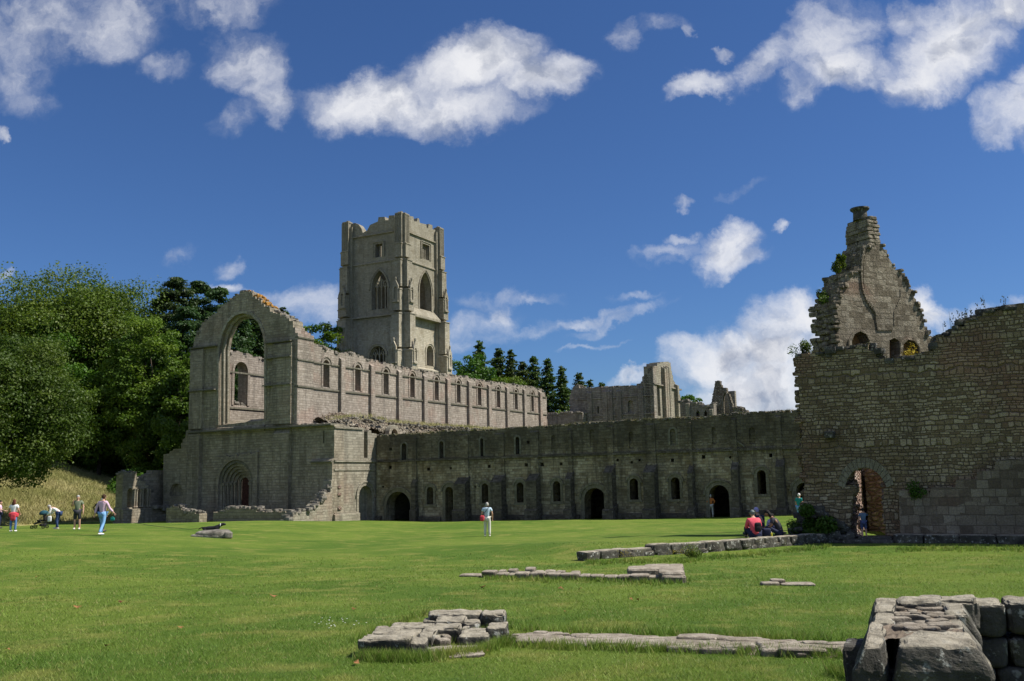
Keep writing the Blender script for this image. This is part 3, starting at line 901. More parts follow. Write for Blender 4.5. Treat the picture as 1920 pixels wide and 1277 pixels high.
def build_nave():
    zg = PN2.gz(0) - 1
    top = [c1(566, 243), c1(600, 262), c1(645, 288), c1(650, 322), c1(700, 342), c1(760, 373), c3(375, 88), c3(392, 70), c3(450, 82), c3(520, 118), c3(600, 138), c3(700, 158), c3(840, 188), c3(1000, 213), c3(1180, 238), c3(1200, 236), c3(1232, 250), c3(1300, 262), c3(1450, 280), c3(1600, 300), c3(1680, 315), c3(1712, 350), c3(1722, 400), c3(1725, 520)]
    tz = [tuple(PN2.uv(*p)) for p in top]
    tz[0] = (0.0, tz[0][1]); uE = tz[-1][0]
    wins = [(232, 273, 112, 292), (443, 481, 155, 325), (633, 667, 188, 355), (810, 840, 217, 375), (973, 1000, 245, 398), (1120, 1145, 268, 428), (1260, 1284, 292, 438), (1387, 1409, 317, 453), (1506, 1526, 340, 470), (1616, 1633, 365, 488)]
    ops = []
    for a, b, t, d in wins:
        ops.append(op(PN2, c3(a, 0)[0], c3(b, 0)[0], c3(0, t)[1], c3(0, d)[1]))
    z1 = np.mean([o[3] for o in ops[:5]]); z0 = np.mean([o[2] for o in ops[:5]])
    ops = [(o[0], o[1], z0, z1, 'round') for o in ops]
    door = op(PN2, c3(100, 0)[0], c3(130, 0)[0], c3(0, 485)[1], c3(0, 552)[1])
    slit = op(PN2, c1(600, 0)[0], c1(605, 0)[0], c1(0, 328)[1], c1(0, 355)[1], 'rect')
    mb = MB()
    slab(mb, PN2, [(1.35, zg)] + [(1.35, tz[0][1])] + rough(tz[1:], .14, .4) + [(uE, zg)], [arch(*o) for o in ops] + [arch(*slit)], 1.25, 0)
    pbox(mb, PN2, 0.02, 1.35, zg, tz[0][1] - .1, -1.1, -.01)
    mb.build('clerestory_wall', MATS['nave_stone'], nave)
    for o in ops:
        mb = MB(); surround(mb, PN2, (o[0], o[1], o[2], o[3], 'round'), .24, .06, .12)
        surround(mb, PN2, (o[0] - .24, o[1] + .24, o[2], o[3] + .24, 'round'), .12, .14, .16, 0, False)
        mb.build('window_surround', MATS['nave_stone'], nave)
    # door recess low at the west end
    mb = MB(); surround(mb, PN2, door, .25, .12, .2); pbox(mb, PN2, door[0] + .02, door[1] - .02, door[2], door[3] - .3, -.0, .02)
    mb.build('blocked_doorway', MATS['red_rubble'], nave)
    # pilasters
    zl = PN2.uv(*c3(340, 335))[1]
    for k, x in enumerate([340, 541, 725, 895, 1050, 1193, 1326, 1447, 1562, 1668]):
        u = PN2.uv(*c3(x, 400))[0]
        ztop = np.interp(u, [p[0] for p in tz], [p[1] for p in tz]) - .35
        mb = MB(); buttress(mb, PN2, u - .05, u + .6, zg, ztop, .30, .3)
        mb.build('buttress', MATS['nave_stone'], nave)
    mb = MB()
    ut = PN2.uv(*c3(152, 200))[0]
    pbox(mb, PN2, 0.01, ut, zg, PN2.uv(*c1(640, 292))[1], -.02, .32)
    mb.build('stair_turret', MATS['nave_stone'], nave)
    for y, xx in ((332, 340), (165, 340)):
        z = PN2.uv(*c3(xx, y))[1]
        mb = MB(); pbox(mb, PN2, 0, uE - .2, z - .07, z + .07, -.05, .12); pbox(mb, PN2, 0, ut + .02, z - .07, z + .07, .1, .42)
        mb.build('string_course', MATS['range_trim_stone'], nave)
    z = PN2.uv(*c1(640, 312))[1]
    mb = MB(); pbox(mb, PN2, 0, ut, z - .07, z + .07, .0, .42); mb.build('string_course', MATS['range_trim_stone'], nave)
    mb = MB(); rubble_line(mb, [PN2.w(u, z - .03, -.05) for u, z in tz[2:-1]], -UV_ * 1.1, 620, (.16, .36), 13)
    mb.build('wall_top_rubble', MATS['core'] if 'core' in MATS else MATS['loose_stone'], nave)
    tufts('wall_top_grass', [PN2.w(u, z + .05, -.2) for u, z in tz[3:-2]], -UV_ * .9, 240, .3, MATS['wall_grass'], nave, 3)
    # north wall, inner face seen through the great window
    mb = MB()
    uend = uE
    za = PN3.uv(*c1(240, 372))[1]; zc = PN3.uv(*c1(330, 408))[1]
    o = op(PN3, c1(262, 0)[0], c1(329, 0)[0], c1(0, 422)[1], c1(0, 640)[1])
    wd = o[1] - o[0]
    oo = []
    for k in range(0, 10):
        oo.append((o[0] + 4.93 * k, o[1] + 4.93 * k, o[2], o[3], 'round'))
    holes = [arch(*q) for q in oo if q[1] < uend - 1]
    if o[0] - 4.93 > 1.6: holes.append(arch(o[0] - 4.93, o[1] - 4.93, o[2], o[3]))
    slab(mb, PN3, [(1.3, zg)] + rough([(1.3, za + .3), (6, za), (12, zc), (28, zc), (uend, zc - .3)], .18, .45) + [(uend, zg)], holes, 1.25, 0)
    mb.build('north_wall', MATS['nave_stone'], nave)
    for q in oo[:5]:
        mb = MB(); surround(mb, PN3, q, .3, .08, .15); mb.build('window_surround', MATS['nave_stone'], nave)
    for z in (o[2] - .3, o[3] - wd / 2 - .2):
        mb = MB(); 
        pbox(mb, PN3, 1.4, uend, z - .08, z + .08, -.05, .12); mb.build('string_course', MATS['range_trim_stone'], nave)
    mb = MB(); rubble_line(mb, [PN3.w(2, za, -.1), PN3.w(12, zc, -.1), PN3.w(30, zc, -.1)], -UV_, 160, (.2, .4), 21)
    # fallen stones in the window
    rubble_line(mb, [PN3.w(o[0], o[2] + .7, -.3), PN3.w(o[0] + .5, o[2] + .3, -.3), PN3.w(o[1], o[2], -.3)], -UV_ * .5, 30, (.25, .45), 22)
    mb.build('wall_top_rubble', MATS['loose_stone'], nave)
    return zg, uE
ZG, UE = build_nave()

# ------------------------------------------------------------------ vaulted range
R0 = at(1335, 968, 73.0)
PR = Plane(R0[:2], UV_, -EV)
UJ = PR.uv(705, 900)[0]                       # joint with the aisle wall
RJ = float((PR.w(UJ, 0)[:2] - PN1.p[:2]).dot(PN1.d[:2]))   # distance along the aisle wall

def build_aisle():
    zg = ZG
    top = [c3(312, 552), c3(410, 565), c3(500, 583), c3(590, 618)]
    tz = [tuple(PN1.uv(*p)) for p in top]; tz[0] = (0, tz[0][1])
    zt = tz[1][1]
    slot = op(PN1, c3(505, 0)[0], c3(530, 0)[0], c3(0, 590)[1], c3(0, 775)[1], 'rect')
    door = op(PN1, c3(468, 0)[0], c3(556, 0)[0], c3(0, 960)[1], 975, 'round', True)
    slit = op(PN1, c3(363, 0)[0], c3(369, 0)[0], c3(0, 905)[1], c3(0, 985)[1], 'rect')
    mb = MB()
    pts = rough(tz[:3], .07, .3) + rough([(tz[2][0], tz[2][1]), (RJ + .6, tz[2][1] - .5), (RJ + 3, tz[2][1] - .6), (UE, tz[2][1] - .9)], .12, .4)[1:]
    slab(mb, PN1, [(1.35, zg)] + [(1.35, pts[0][1])] + [p for p in pts if p[0] > 1.36] + [(UE, zg)], [arch(*door), arch(*slit)] + [arch(*slot)], 1.2, 0)
    pbox(mb, PN1, 0.02, 1.35, zg, tz[0][1] - .02, -1.1, -.01)
    # backing of slot and infill of the arch
    mb.build('aisle_wall', MATS['aisle_stone'], nave)
    mb = MB(); pbox(mb, PN1, slot[0] - .2, slot[1] + .2, slot[2] - .2, slot[3] + .3, -1.19, -.9)
    mb.build('slot_backing', MATS['front_stone'], nave)
    mb = MB(); slab(mb, PN1, arch(door[0] - .1, door[1] + .1, door[2], door[3] + .1), (), .2, -.5)
    mb.build('arch_infill', MATS['aisle_stone'], nave)
    mb = MB(); surround(mb, PN1, door, .3, .06, .2); surround(mb, PN1, (door[0] - .3, door[1] + .3, door[2], door[3] + .3, 'round'), .12, .14, .16, 0, False)
    mb.build('arch_ring', MATS['aisle_stone'], nave)
    for y in (792, 853 * 1.0):
        z = PN1.uv(*c3(400, y if y > 800 else 795))[1]
    for yy in (797, 853):
        z = PN1.uv(*c3(400, yy))[1]
        mb = MB(); pbox(mb, PN1, 0, RJ, z - .08, z + .08, -.05, .12 if yy < 800 else .07); mb.build('string_course', MATS['aisle_stone'], nave)
    z = PN1.uv(*c3(400, 578))[1]
    mb = MB(); pbox(mb, PN1, 0, slot[0] - .2, z - .07, z + .07, -.05, .12); mb.build('string_course', MATS['aisle_stone'], nave)
    mb = MB(); z = PN1.uv(*c3(380, 1140))[1]
    buttress(mb, PN1, -.12, door[0] - .02, zg, z, .22, .12, -.1)
    buttress(mb, PN1, .0, door[0] - .3, zg, z + 3.1 * 0 + .05, .1, .02, -.1)
    mb.build('plinth', MATS['aisle_stone'], nave)
    # damage scars on the sunny corner
    for (x, y) in ((340, 970), (340, 1020), (342, 1110)):
        mb = MB(); u, z = PN1.uv(*c3(x, y)); stone(mb, PN1.w(u, z, .0), (.5, .24, .28), UYAW + 1.57, x, .3, 3, 4)
        mb.build('broken_stone', MATS['red_rubble'], nave)
    # ruined vault haunches above the aisle: a rough slope between the two walls
    ub = [c3(180, 508), c3(310, 478), c3(400, 498), c3(520, 522), c3(640, 530), c3(800, 545), c3(1000, 555), c3(1200, 572)]
    hz = [PN2.uv(*p) for p in ub]
    hu = [h[0] for h in hz]; hv = [h[1] for h in hz]
    n1, n2 = 260, 26
    uu = np.linspace(hu[0] - .3, UE - .3, n1); ww = np.linspace(0, 1, n2)
    rr = np.random.default_rng(3)
    A, B = np.meshgrid(uu, ww, indexing='ij')
    zhi = np.interp(A, hu + [UE], hv + [hv[-1] - .5])
    zlo = np.interp(A, [0, 2, 6, UE], [tz[0][1] - .05, tz[1][1] + .15, tz[2][1] + .1, tz[2][1] - .8])
    nz = np.zeros_like(A)
    for k in range(14):
        f = rr.normal(size=2) * (1 + k * .9); nz += np.sin(A * f[0] + B * 4.6 * f[1] + rr.uniform(0, 6)) / (1.2 + k * .6)
    wgt = np.minimum(1, 6 * B) 
    Zs = zhi * (1 - B) ** .8 + zlo * (1 - (1 - B) ** .8) + nz * .16 + rr.normal(0, .05, A.shape)
    off = -(B * (UB - 1.0)) 
    Pn = PN2.p[None, None] + PN2.d[None, None] * A[..., None] + PN2.n[None, None] * (B * (UB - .9) + .02)[..., None]
    Pn[..., 2] = Zs
    I = np.arange(n1 * n2).reshape(n1, n2)
    F = np.stack([I[:-1, :-1], I[1:, :-1], I[1:, 1:], I[:-1, 1:]], 2).reshape(-1, 4)
    mb = MB(); mb.add(Pn.reshape(-1, 3), F.tolist()); mb.build('vault_rubble', MATS['core_rubble'], nave)
    mb = MB()
    rubble_line(mb, [PN2.w(h[0], h[1] - .35, 0.1) for h in hz] , UV_ * 3.6, 330, (.12, .28), 31, -.16)
    mb.build('fallen_stones', MATS['loose_stone'], nave)
    tufts('rubble_grass', [PN2.w(h[0], h[1] - .25, .2) for h in hz] + [PN2.w(UE, hv[-1] - .7, .3)], UV_ * 3.4, 620, .38, MATS['meadow_blade'], nave, 8, 16, .2)
    # blocked arch heads peeping over the range wall
    mb = MB()
    q = Plane((PN1.p + PN1.n * .1)[:2], EV, UV_)
    for x in (726,):
        o = op(PN1, c3(704, 0)[0], c3(748, 0)[0], c3(0, 582)[1], c3(0, 640)[1])
        slab(mb, PN1, arch(o[0] - .35, o[1] + .35, o[2] - 1, o[3] + .4), (arch(o[0], o[1], o[2] - .9, o[3]),), .5, -.3)
    mb.build('window_head', MATS['aisle_stone'], nave)
build_aisle()

rng_ = thing('vaulted_range', 'long low dark stone monastic range with arched doorways, small round-headed windows and buttresses', 'ruin', (R0[0], R0[1], float(gz(R0[0], R0[1]))))
def build_range():
    ST = MATS['range_stone']
    top = [c3(590, 627), c3(760, 622), c3(880, 615), c3(1000, 604), c3(1180, 595), c3(1420, 588), c3(1460, 580), c3(1700, 570), c3(1845, 560), c4(140, 490), c4(400, 478), c4(520, 470), c4(700, 462), c4(860, 450), c4(1000, 455), c4(1080, 440), c4(1220, 425), c4(1400, 415), c4(1560, 405), c4(1670, 402)]
    tz = [tuple(PR.uv(*p)) for p in top]
    uend = tz[-1][0] + 16
    tz.append((uend, tz[-1][1] + .1))
    stc = [c3(600, 818), c3(900, 805), c3(1370, 785), c3(1845, 768), c4(0, 712), c4(400, 695), c4(640, 685), c4(900, 672), c4(1200, 650), c4(1500, 645), c4(1680, 640)]
    sz = [tuple(PR.uv(*p)) for p in stc]
    zs = float(np.mean([s[1] for s in sz]))
    doors = [(c3(655, 0)[0], c3(815, 0)[0], c3(0, 1000)[1]), (c3(1048, 0)[0], c3(1100, 0)[0], c3(0, 968)[1]), (c4(205, 0)[0], c4(350, 0)[0], c4(0, 930)[1]), (c4(1060, 0)[0], c4(1195, 0)[0], c4(0, 910)[1]), (c4(1655, 0)[0], c4(1775, 0)[0], c4(0, 893)[1])]
    wins = [(c3, 925, 968, 968, 1085), (c3, 1290, 1333, 945, 1075), (c3, 1523, 1568, 938, 1072), (c3, 1765, 1813, 930, 1065), (c4, 515, 572, 865, 1010), (c4, 797, 857, 857, 1007), (c4, 1387, 1447, 808, 973)]
    D = [op(PR, a, b, t, 968, 'round', True) for a, b, t in doors]
    Wn = [op(PR, c(a, 0)[0], c(b, 0)[0], c(0, t)[1], c(0, d)[1]) for c, a, b, t, d in wins]
    ups = [(c3, 757, 788, 678, 790), (c3, 1008, 1035, 665, 778), (c3, 1280, 1300, 645, 765), (c3, 1515, 1540, 635, 752)]
    Up = [op(PR, c(a, 0)[0], c(b, 0)[0], c(0, t)[1], c(0, d)[1]) for c, a, b, t, d in ups]
    blind = [(c3, 1752, 1778, 625, 740), (c4, 240, 272, 530, 650), (c4, 508, 540, 545, 660), (c4, 790, 828, 525, 640), (c4, 1075, 1105, 515, 630), (c4, 1330, 1370, 515, 630)]
    Bl = [op(PR, c(a, 0)[0], c(b, 0)[0], c(0, t)[1], c(0, d)[1]) for c, a, b, t, d in blind]
    put = [(c3, 682, 717, 9), (c3, 680, 838, 10), (c3, 935, 850, 10), (c3, 1082, 845, 7), (c3, 1338, 832, 10), (c3, 1585, 822, 11), (c3, 1598, 672, 9), (c3, 1690, 820, 12), (c3, 1817, 815, 10), (c3, 632, 968, 6), (c3, 1245, 968, 6),
           (c4, 42, 765, 10), (c4, 430, 740, 9), (c4, 580, 740, 8), (c4, 527, 755, 8), (c4, 805, 740, 11), (c4, 1017, 718, 12), (c4, 1200, 720, 8), (c4, 1477, 707, 12), (c4, 640, 600, 6)]
    H = [arch(*o[:4], 'round') for o in D + Wn + Up + Bl]
    for c, x, y, r in put:
        u0, z1 = PR.uv(*c(x - r, y - r)); u1, z0 = PR.uv(*c(x + r, y + r)); H.append(arch(min(u0, u1), max(u0, u1), z0, z1, 'rect'))
    base = min(PR.gz(UJ), PR.gz(uend), PR.gz(0)) - .8
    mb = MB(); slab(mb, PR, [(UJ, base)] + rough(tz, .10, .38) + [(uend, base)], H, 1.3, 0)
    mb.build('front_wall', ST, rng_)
    # blind openings keep a back
    for o in Bl:
        mb = MB(); pbox(mb, PR, o[0] - .1, o[1] + .1, o[2] - .1, o[3] + .1, -1.29, -.13); mb.build('blocked_window', MATS['range_stone'], rng_)
    # back wall, vault and far end: a dark, roofed lower storey
    PB = PR.shifted(-11.5)
    mb = MB(); slab(mb, PB, [(UJ - .2, base)] + rough([(UJ - .2, zs + .25), (uend, zs + .25)], .15, .5) + [(uend, base)], (), 1.0, 0)
    mb.build('back_wall', ST, rng_)
    mb = MB(); pbox(mb, PR, UJ + .02, uend, zs - .45, zs - .08, -11.4, -1.25); mb.build('vault', MATS['wall_grass'], rng_)
    mb = MB(); pbox(mb, PR, uend - 1, uend - .02, base, zs + 2, -11.4, -1.28); mb.build('end_wall', ST, rng_)
    for o in D:
        for zz, w in ((0, .28),):
            mb = MB(); surround(mb, PR, o, .30, .05, .25); surround(mb, PR, (o[0] - .30, o[1] + .30, o[2], o[3] + .30, 'round'), .16, .13, .2, 0, False)
            mb.build('door_arch', MATS['door_trim_stone'], rng_)
    for o in Wn:
        mb = MB(); surround(mb, PR, o, .22, .05, .25); surround(mb, PR, (o[0] - .22, o[1] + .22, o[2], o[3] + .22, 'round'), .13, .12, .2, 0, False)
        pbox(mb, PR, o[0] - .3, o[1] + .3, o[2] - .2, o[2] - .0, -.3, .08)
        mb.build('window_surround', MATS['door_trim_stone'], rng_)
    for o in Up + [Bl[3]]:
        mb = MB(); surround(mb, PR, o, .16, .03, .2, 0); mb.build('window_surround', MATS['range_trim_stone'], rng_)
    bs = [(c3, 825, 870, 900, .55), (c3, 1130, 1220, 895, 1.15), (c3, 1370, 1460, 880, 1.15), (c3, 1605, 1690, 870, 1.15), (c4, 85, 145, 812, 1.0), (c4, 355, 432, 765, 1.2), (c4, 625, 722, 762, 1.25), (c4, 920, 975, 765, 1.0), (c4, 1215, 1285, 740, .9), (c4, 1520, 1598, 720, .95)]
    for c, a, b, t, pr in bs:
        ua, ub = PR.uv(c(a, 0)[0], 930)[0], PR.uv(c(b, 0)[0], 930)[0]
        # the seen edge on the left belongs to the projecting face: shift for depth
        zt = PR.uv(c((a + b) / 2, 0)[0], c(0, t)[1])[1]
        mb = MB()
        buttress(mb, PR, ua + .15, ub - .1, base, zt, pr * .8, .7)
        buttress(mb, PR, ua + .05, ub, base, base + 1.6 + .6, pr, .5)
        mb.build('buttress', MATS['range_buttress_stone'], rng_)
        # shallow strip carried up the upper wall
        mb = MB(); buttress(mb, PR, ua + .25, ub - .2, zt - .8, np.interp(ua, [p[0] for p in tz], [p[1] for p in tz]) - .25, .13, .15)
        mb.build('pilaster', MATS['range_stone'], rng_)
    mb = MB()
    for a, b in zip(sz[:-1], sz[1:]):
        if b[0] > a[0]: pbox(mb, PR, a[0], b[0], zs - .09, zs + .09, -.05, .15)
    pbox(mb, PR, sz[-1][0], uend, zs - .09, zs + .09, -.05, .15)
    mb.build('string_course', MATS['range_buttress_stone'], rng_)
    segs = [UJ + .05] + [v for o in sorted(D) for v in (o[0] - .45, o[1] + .45)] + [uend]
    for i in range(0, len(segs), 2):
        a, b = segs[i], segs[i + 1]
        mb = MB(); buttress(mb, PR, a, b, base, PR.gz((a + b) / 2) + .45, .22, .15); mb.build('plinth', MATS['range_buttress_stone'], rng_)
    mb = MB(); rubble_line(mb, [PR.w(u, z - .02, -.05) for u, z in tz], EV * 1.1, 760, (.13, .3), 41)
    mb.build('wall_top_rubble', MATS['lichen_stone'], rng_)
    tufts('wall_top_grass', [PR.w(u, z + .02, -.1) for u, z in tz], EV * 1.1, 900, .28, MATS['wall_grass'], rng_, 4, 14, .18, .035)
    mb = MB()    # slanting roof scar
    a = PR.uv(*c4(1210, 580)); b = PR.uv(*c4(1300, 640)); 
    mb.add([PR.w(a[0], a[1], .1), PR.w(b[0], b[1], .1), PR.w(b[0], b[1] - .14, .1), PR.w(a[0], a[1] - .14, .1), PR.w(a[0], a[1], -.05), PR.w(b[0], b[1], -.05), PR.w(b[0], b[1] - .14, -.05), PR.w(a[0], a[1] - .14, -.05)],
           [(0, 1, 2, 3), (4, 5, 6, 7), (0, 1, 5, 4), (1, 2, 6, 5), (2, 3, 7, 6), (3, 0, 4, 7)])
    mb.build('roof_scar', MATS['range_trim_stone'], rng_)
build_range()

# ------------------------------------------------------------------ bell tower
def build_tower():
    S = MATS['tower_stone']
    K = at(757, 700, 155.0)
    w = 12.7
    kz = float(gz(K[0], K[1]))
    tw = thing('bell_tower', 'tall square pale stone bell tower with pointed belfry windows, paired buttresses and broken battlements', 'tower', (K[0], K[1], kz))
    TWp = Plane(K[:2], UV_, -EV)          # west face, u from -w to 0
    TSp = Plane(K[:2], EV, UV_)           # south face, u from 0 to w
    def zk(y): return TWp.uv(*c2(512, y))[1]
    zs = {k: zk(k) for k in (70, 95, 265, 380, 590, 760, 1020)}
    zpar = zk(150)
    base = kz - 1
    inset = .5
    Tw = Plane((K + EV * inset)[:2], UV_, -EV); Ts = Plane((K - UV_ * inset)[:2], EV, UV_)
    big_w = op(Tw, c2(290, 0)[0], c2(400, 0)[0], c2(0, 478)[1], c2(0, 750)[1], 'pointed')
    sq_w = op(Tw, c2(316, 0)[0], c2(366, 0)[0], c2(0, 292)[1], c2(0, 383)[1], 'rect')
    lo_w = op(Tw, c2(275, 0)[0], c2(387, 0)[0], c2(0, 1010)[1], c2(0, 1200)[1], 'round')
    topw = [tuple(TWp.uv(*c2(*p))) for p in [(112, 150), (160, 138), (185, 150), (205, 178), (215, 208), (245, 190), (265, 152), (320, 128), (325, 97), (368, 95), (372, 119), (395, 118), (398, 86), (438, 83), (440, 106), (470, 98)]]
    tops = [tuple(TSp.uv(*c2(*p))) for p in [(560, 85), (580, 92), (600, 96), (604, 127), (625, 131), (629, 106), (640, 110), (645, 140), (690, 150), (692, 172), (704, 176), (707, 147), (733, 156), (735, 186), (780, 202), (800, 200)]]
    zw = TWp.uv(*c2(400, 165))[1]
    def face(pl, tp, holes, name):
        mb = MB()
        slab(mb, pl, [(tp[0][0], base)] + tp + [(tp[-1][0], base)], holes, 1.3, 0)
        mb.build(name, S, tw)
    uwL = -w + .2
    tpW = [(uwL, topw[0][1])] + [p for p in topw if uwL < p[0] < -.6] + [(-.5, topw[-1][1])]
    for i in range(1, len(tpW)):
        if tpW[i][0] <= tpW[i - 1][0]: tpW[i] = (tpW[i - 1][0] + .04, tpW[i][1])
    face(Tw, tpW, [arch(*o) for o in (big_w, sq_w, lo_w)], 'west_wall')
    big_s = op(Ts, c2(625, 0)[0], c2(708, 0)[0], c2(0, 488)[1], c2(0, 768)[1], 'pointed')
    sq_s = op(Ts, c2(643, 0)[0], c2(694, 0)[0], c2(0, 295)[1], c2(0, 400)[1], 'rect')
    lo_s = op(Ts, c2(674, 0)[0], c2(722, 0)[0], c2(0, 1008)[1], c2(0, 1150)[1], 'round')
    tpS = [(.5, tops[0][1])] + [p for p in tops if .6 < p[0] < w - .6] + [(w - .3, tops[-1][1])]
    for i in range(1, len(tpS)):
        if tpS[i][0] <= tpS[i - 1][0]: tpS[i] = (tpS[i - 1][0] + .04, tpS[i][1])
    tpS2 = [(max(p[0], 1.82), p[1]) for p in tpS[1:]]
    for i in range(1, len(tpS2)):
        if tpS2[i][0] <= tpS2[i - 1][0]: tpS2[i] = (tpS2[i - 1][0] + .03, tpS2[i][1])
    face(Ts, tpS2, [arch(*o) for o in (big_s, sq_s, lo_s)], 'south_wall')
    # north and east walls
    ztop = zs[95] - .8
    Tn = Plane((K - UV_ * (w - inset))[:2], EV, UV_ * -1); Te = Plane((K + EV * (w - inset))[:2], UV_, EV)
    mb = MB()
    cN = w / 2; hw = (big_w[1] - big_w[0]) / 2
    slab(mb, Tn, [(1.85, base)] + rough([(1.85, ztop), (w - .6, ztop)], .4, .8) + [(w - .6, base)], [arch(cN - hw, cN + hw, big_w[2], big_w[3], 'pointed')], 1.3, 0)
    mb.build('north_wall', S, tw)
    mb = MB()
    slab(mb, Te, [(-w + 1.9, base)] + rough([(-w + 1.9, ztop), (-1.9, ztop)], .4, .8) + [(-1.9, base)], [arch(-cN - hw, -cN + hw, big_s[2] , big_s[3], 'pointed')], 1.3, 0)
    mb.build('east_wall', S, tw)
    # corner buttresses: pairs at right angles
    levels = [(base, zs[1020], 1.75, 1.75), (zs[1020], zs[760], 1.6, 1.35), (zs[760], zs[590], 1.55, 1.1), (zs[590], zs[380], 1.5, .8), (zs[380], zs[265], 1.45, .55)]
    def corner_buttress(pl, ue, sgn):
        """buttress standing on plane pl with its outer edge at ue"""
        mb = MB()
        for (z0, z1, bw, pj) in levels:
            a, b = sorted((ue, ue + sgn * bw))
            buttress(mb, pl, a, b, z0 - .02, z1, pj, .45, -1.0)
            pbox(mb, pl, a - .08, b + .08, z1 - .62, z1 - .47, -.9, pj + .10)
        b_ = mb.build('buttress', S, tw)
        # pinnacle turret on top with sunk panels
        mb = MB(); a, b = sorted((ue + sgn * .1, ue + sgn * 1.35))
        zt = zs[70] + random.uniform(-.25, .15)
        pbox(mb, pl, a, b, zs[265] - .5, zt, -.9, .28)
        for k in range(4):
            uu = a + (b - a) * (k + .0) / 3 - .06
            pbox(mb, pl, uu, uu + .12, zs[265] - .2, zt - .25, .2, .40)
        pbox(mb, pl, a - .07, b + .07, zt - .28, zt - .1, -.8, .42)
        for k in range(2):
            stone(mb, pl.w(random.uniform(a + .3, b - .3), zt + .08, -.3), (.6, .5, .35), 0, k, .2, 2, 4)
        mb.build('pinnacle', S, tw)
        # gabled niche with crocket on the set-off
        for zz, pj in ((zs[590] , 1.1), (zs[1020], 1.75 )):
            mb = MB()
            uc = ue + sgn * .78
            A = [(uc - .55, zz - 2.6), (uc - .55, zz + .0), (uc, zz + 1.15), (uc + .55, zz + .0), (uc + .55, zz - 2.6)]
            nich = arch(uc - .3, uc + .3, zz - 2.3, zz - .1, 'pointed', 4)
            slab(mb, pl, A, (nich,), .3, pj + .18)
            pbox(mb, pl, uc - .6, uc + .6, zz - 2.8, zz - 2.6, pj - .2, pj + .3)
            stone(mb, pl.w(uc, zz + 1.25, pj + .05), (.34, .32, .6), 0, 3, .2, 2, 3)
            mb.build('gabled_niche', S, tw)
    corner_buttress(TWp, -.0, -1); corner_buttress(TWp, -w, 1)
    corner_buttress(TSp, .0, 1); corner_buttress(TSp, w, -1)
    Tnn = Plane((K - UV_ * w)[:2], EV, UV_ * -1); Tee = Plane((K + EV * w)[:2], UV_, EV)
    corner_buttress(Tnn, 0, 1); corner_buttress(Tee, 0, -1)
    # solid corner blocks
    for q in (K + EV * .02 - UV_ * .02, K + EV * .02 - UV_ * (w - .05), K + EV * (w - 1.9) - UV_ * .02, K + EV * (w - 1.9) - UV_ * (w - .05)):
        first = np.allclose(q[:2], (K + EV * .02 - UV_ * .02)[:2]) or np.allclose(q[:2], (K + EV * (w - 1.9) - UV_ * .02)[:2])
        o = q.copy(); o[2] = base
        mb = MB(); mb.box(o, EV * 1.85, -UV_ * 1.85 if first else UV_ * 1.85, ZV * (zs[95] - .3 - base)); mb.build('corner_pier', S, tw)
    # string courses and weathered ledges
    for zz, pj in ((TWp.uv(*c2(300, 215))[1], .3), (TWp.uv(*c2(300, 415))[1], .2), (TWp.uv(*c2(300, 795))[1], .45)):
        for pl, a, b in ((Tw, -w + 1.7, -1.7), (Ts, 1.7, w - 1.7)):
            mb = MB(); buttress(mb, pl, a, b, zz - .25, zz + .15, pj, .2, -.05); mb.build('string_course', S, tw)
    zz = TWp.uv(*c2(300, 795))[1]
    mb = MB(); buttress(mb, Ts, 1.7, w - 1.7, zz - .4, zz + 1.5, 1.1, 1.5, -.05); mb.build('window_ledge', S, tw)
    zz = TSp.uv(*c2(700, 1165))[1]
    mb = MB(); buttress(mb, Ts, 1.7, w - 1.7, zz - .6, zz, .9, .4, -.05); mb.build('string_course', S, tw)
    # window mouldings and tracery
    def tracery(pl, o, n, full=True):
        u0, u1, z0, z1, k = o
        fr = MB(); surround(fr, pl, o, .3, .08, .25); surround(fr, pl, (u0 - .3, u1 + .3, z0, z1 + .3, k), .14, .2, .2, 0, k == 'rect')
        f = fr.build('window_surround', S, tw)
        if not full: return
        mb = MB()
        zsp = z1 - (u1 - u0) * .92 if k == 'pointed' else (z1 if k == 'rect' else z1 - (u1 - u0) / 2)
        for i in range(1, n):
            uu = u0 + (u1 - u0) * i / n
            pbox(mb, pl, uu - .09, uu + .09, z0, zsp + (0 if k == 'rect' else .8 if i != n / 2 else 1.6), -.75, -.5)
        if k != 'rect':
            for i in range(n):
                a, b = u0 + (u1 - u0) * i / n, u0 + (u1 - u0) * (i + 1) / n
                A = arch(a - .05, b + .05, zsp - .5, zsp + .55, 'pointed', 4); B = arch(a + .1, b - .1, zsp - .5, zsp + .38, 'pointed', 4)
                slab(mb, pl, A + B[::-1], (), .22, -.52)
            for i in range(n - 1):
                a, b = u0 + (u1 - u0) * (i + .5) / n, u0 + (u1 - u0) * (i + 1.5) / n
                A = arch(a - .05, b + .05, zsp + .3, zsp + 1.7 - .3 * abs(i - (n - 2) / 2), 'pointed', 4); B = arch(a + .1, b - .1, zsp + .3, zsp + 1.5 - .3 * abs(i - (n - 2) / 2), 'pointed', 4)
                if max(p[1] for p in A) < z1 - .1: slab(mb, pl, A + B[::-1], (), .2, -.53)
        tr = mb.build('tracery', S, f)
    tracery(Tw, big_w, 4); tracery(Tw, sq_w, 3); tracery(Tw, lo_w, 4); tracery(Ts, sq_s, 4); tracery(Ts, big_s, 3, False); tracery(Ts, lo_s, 2, False)
    # upper floor remains, leaving the lower stage dark
    mb = MB(); mb.box(np.append((K + EV * 1.7 - UV_ * 1.7)[:2], zs[760] - 1.5), EV * (w - 3.4), -UV_ * (w - 3.4), ZV * .4)
    mb.build('floor', MATS['dark_stone'], tw)
build_tower()

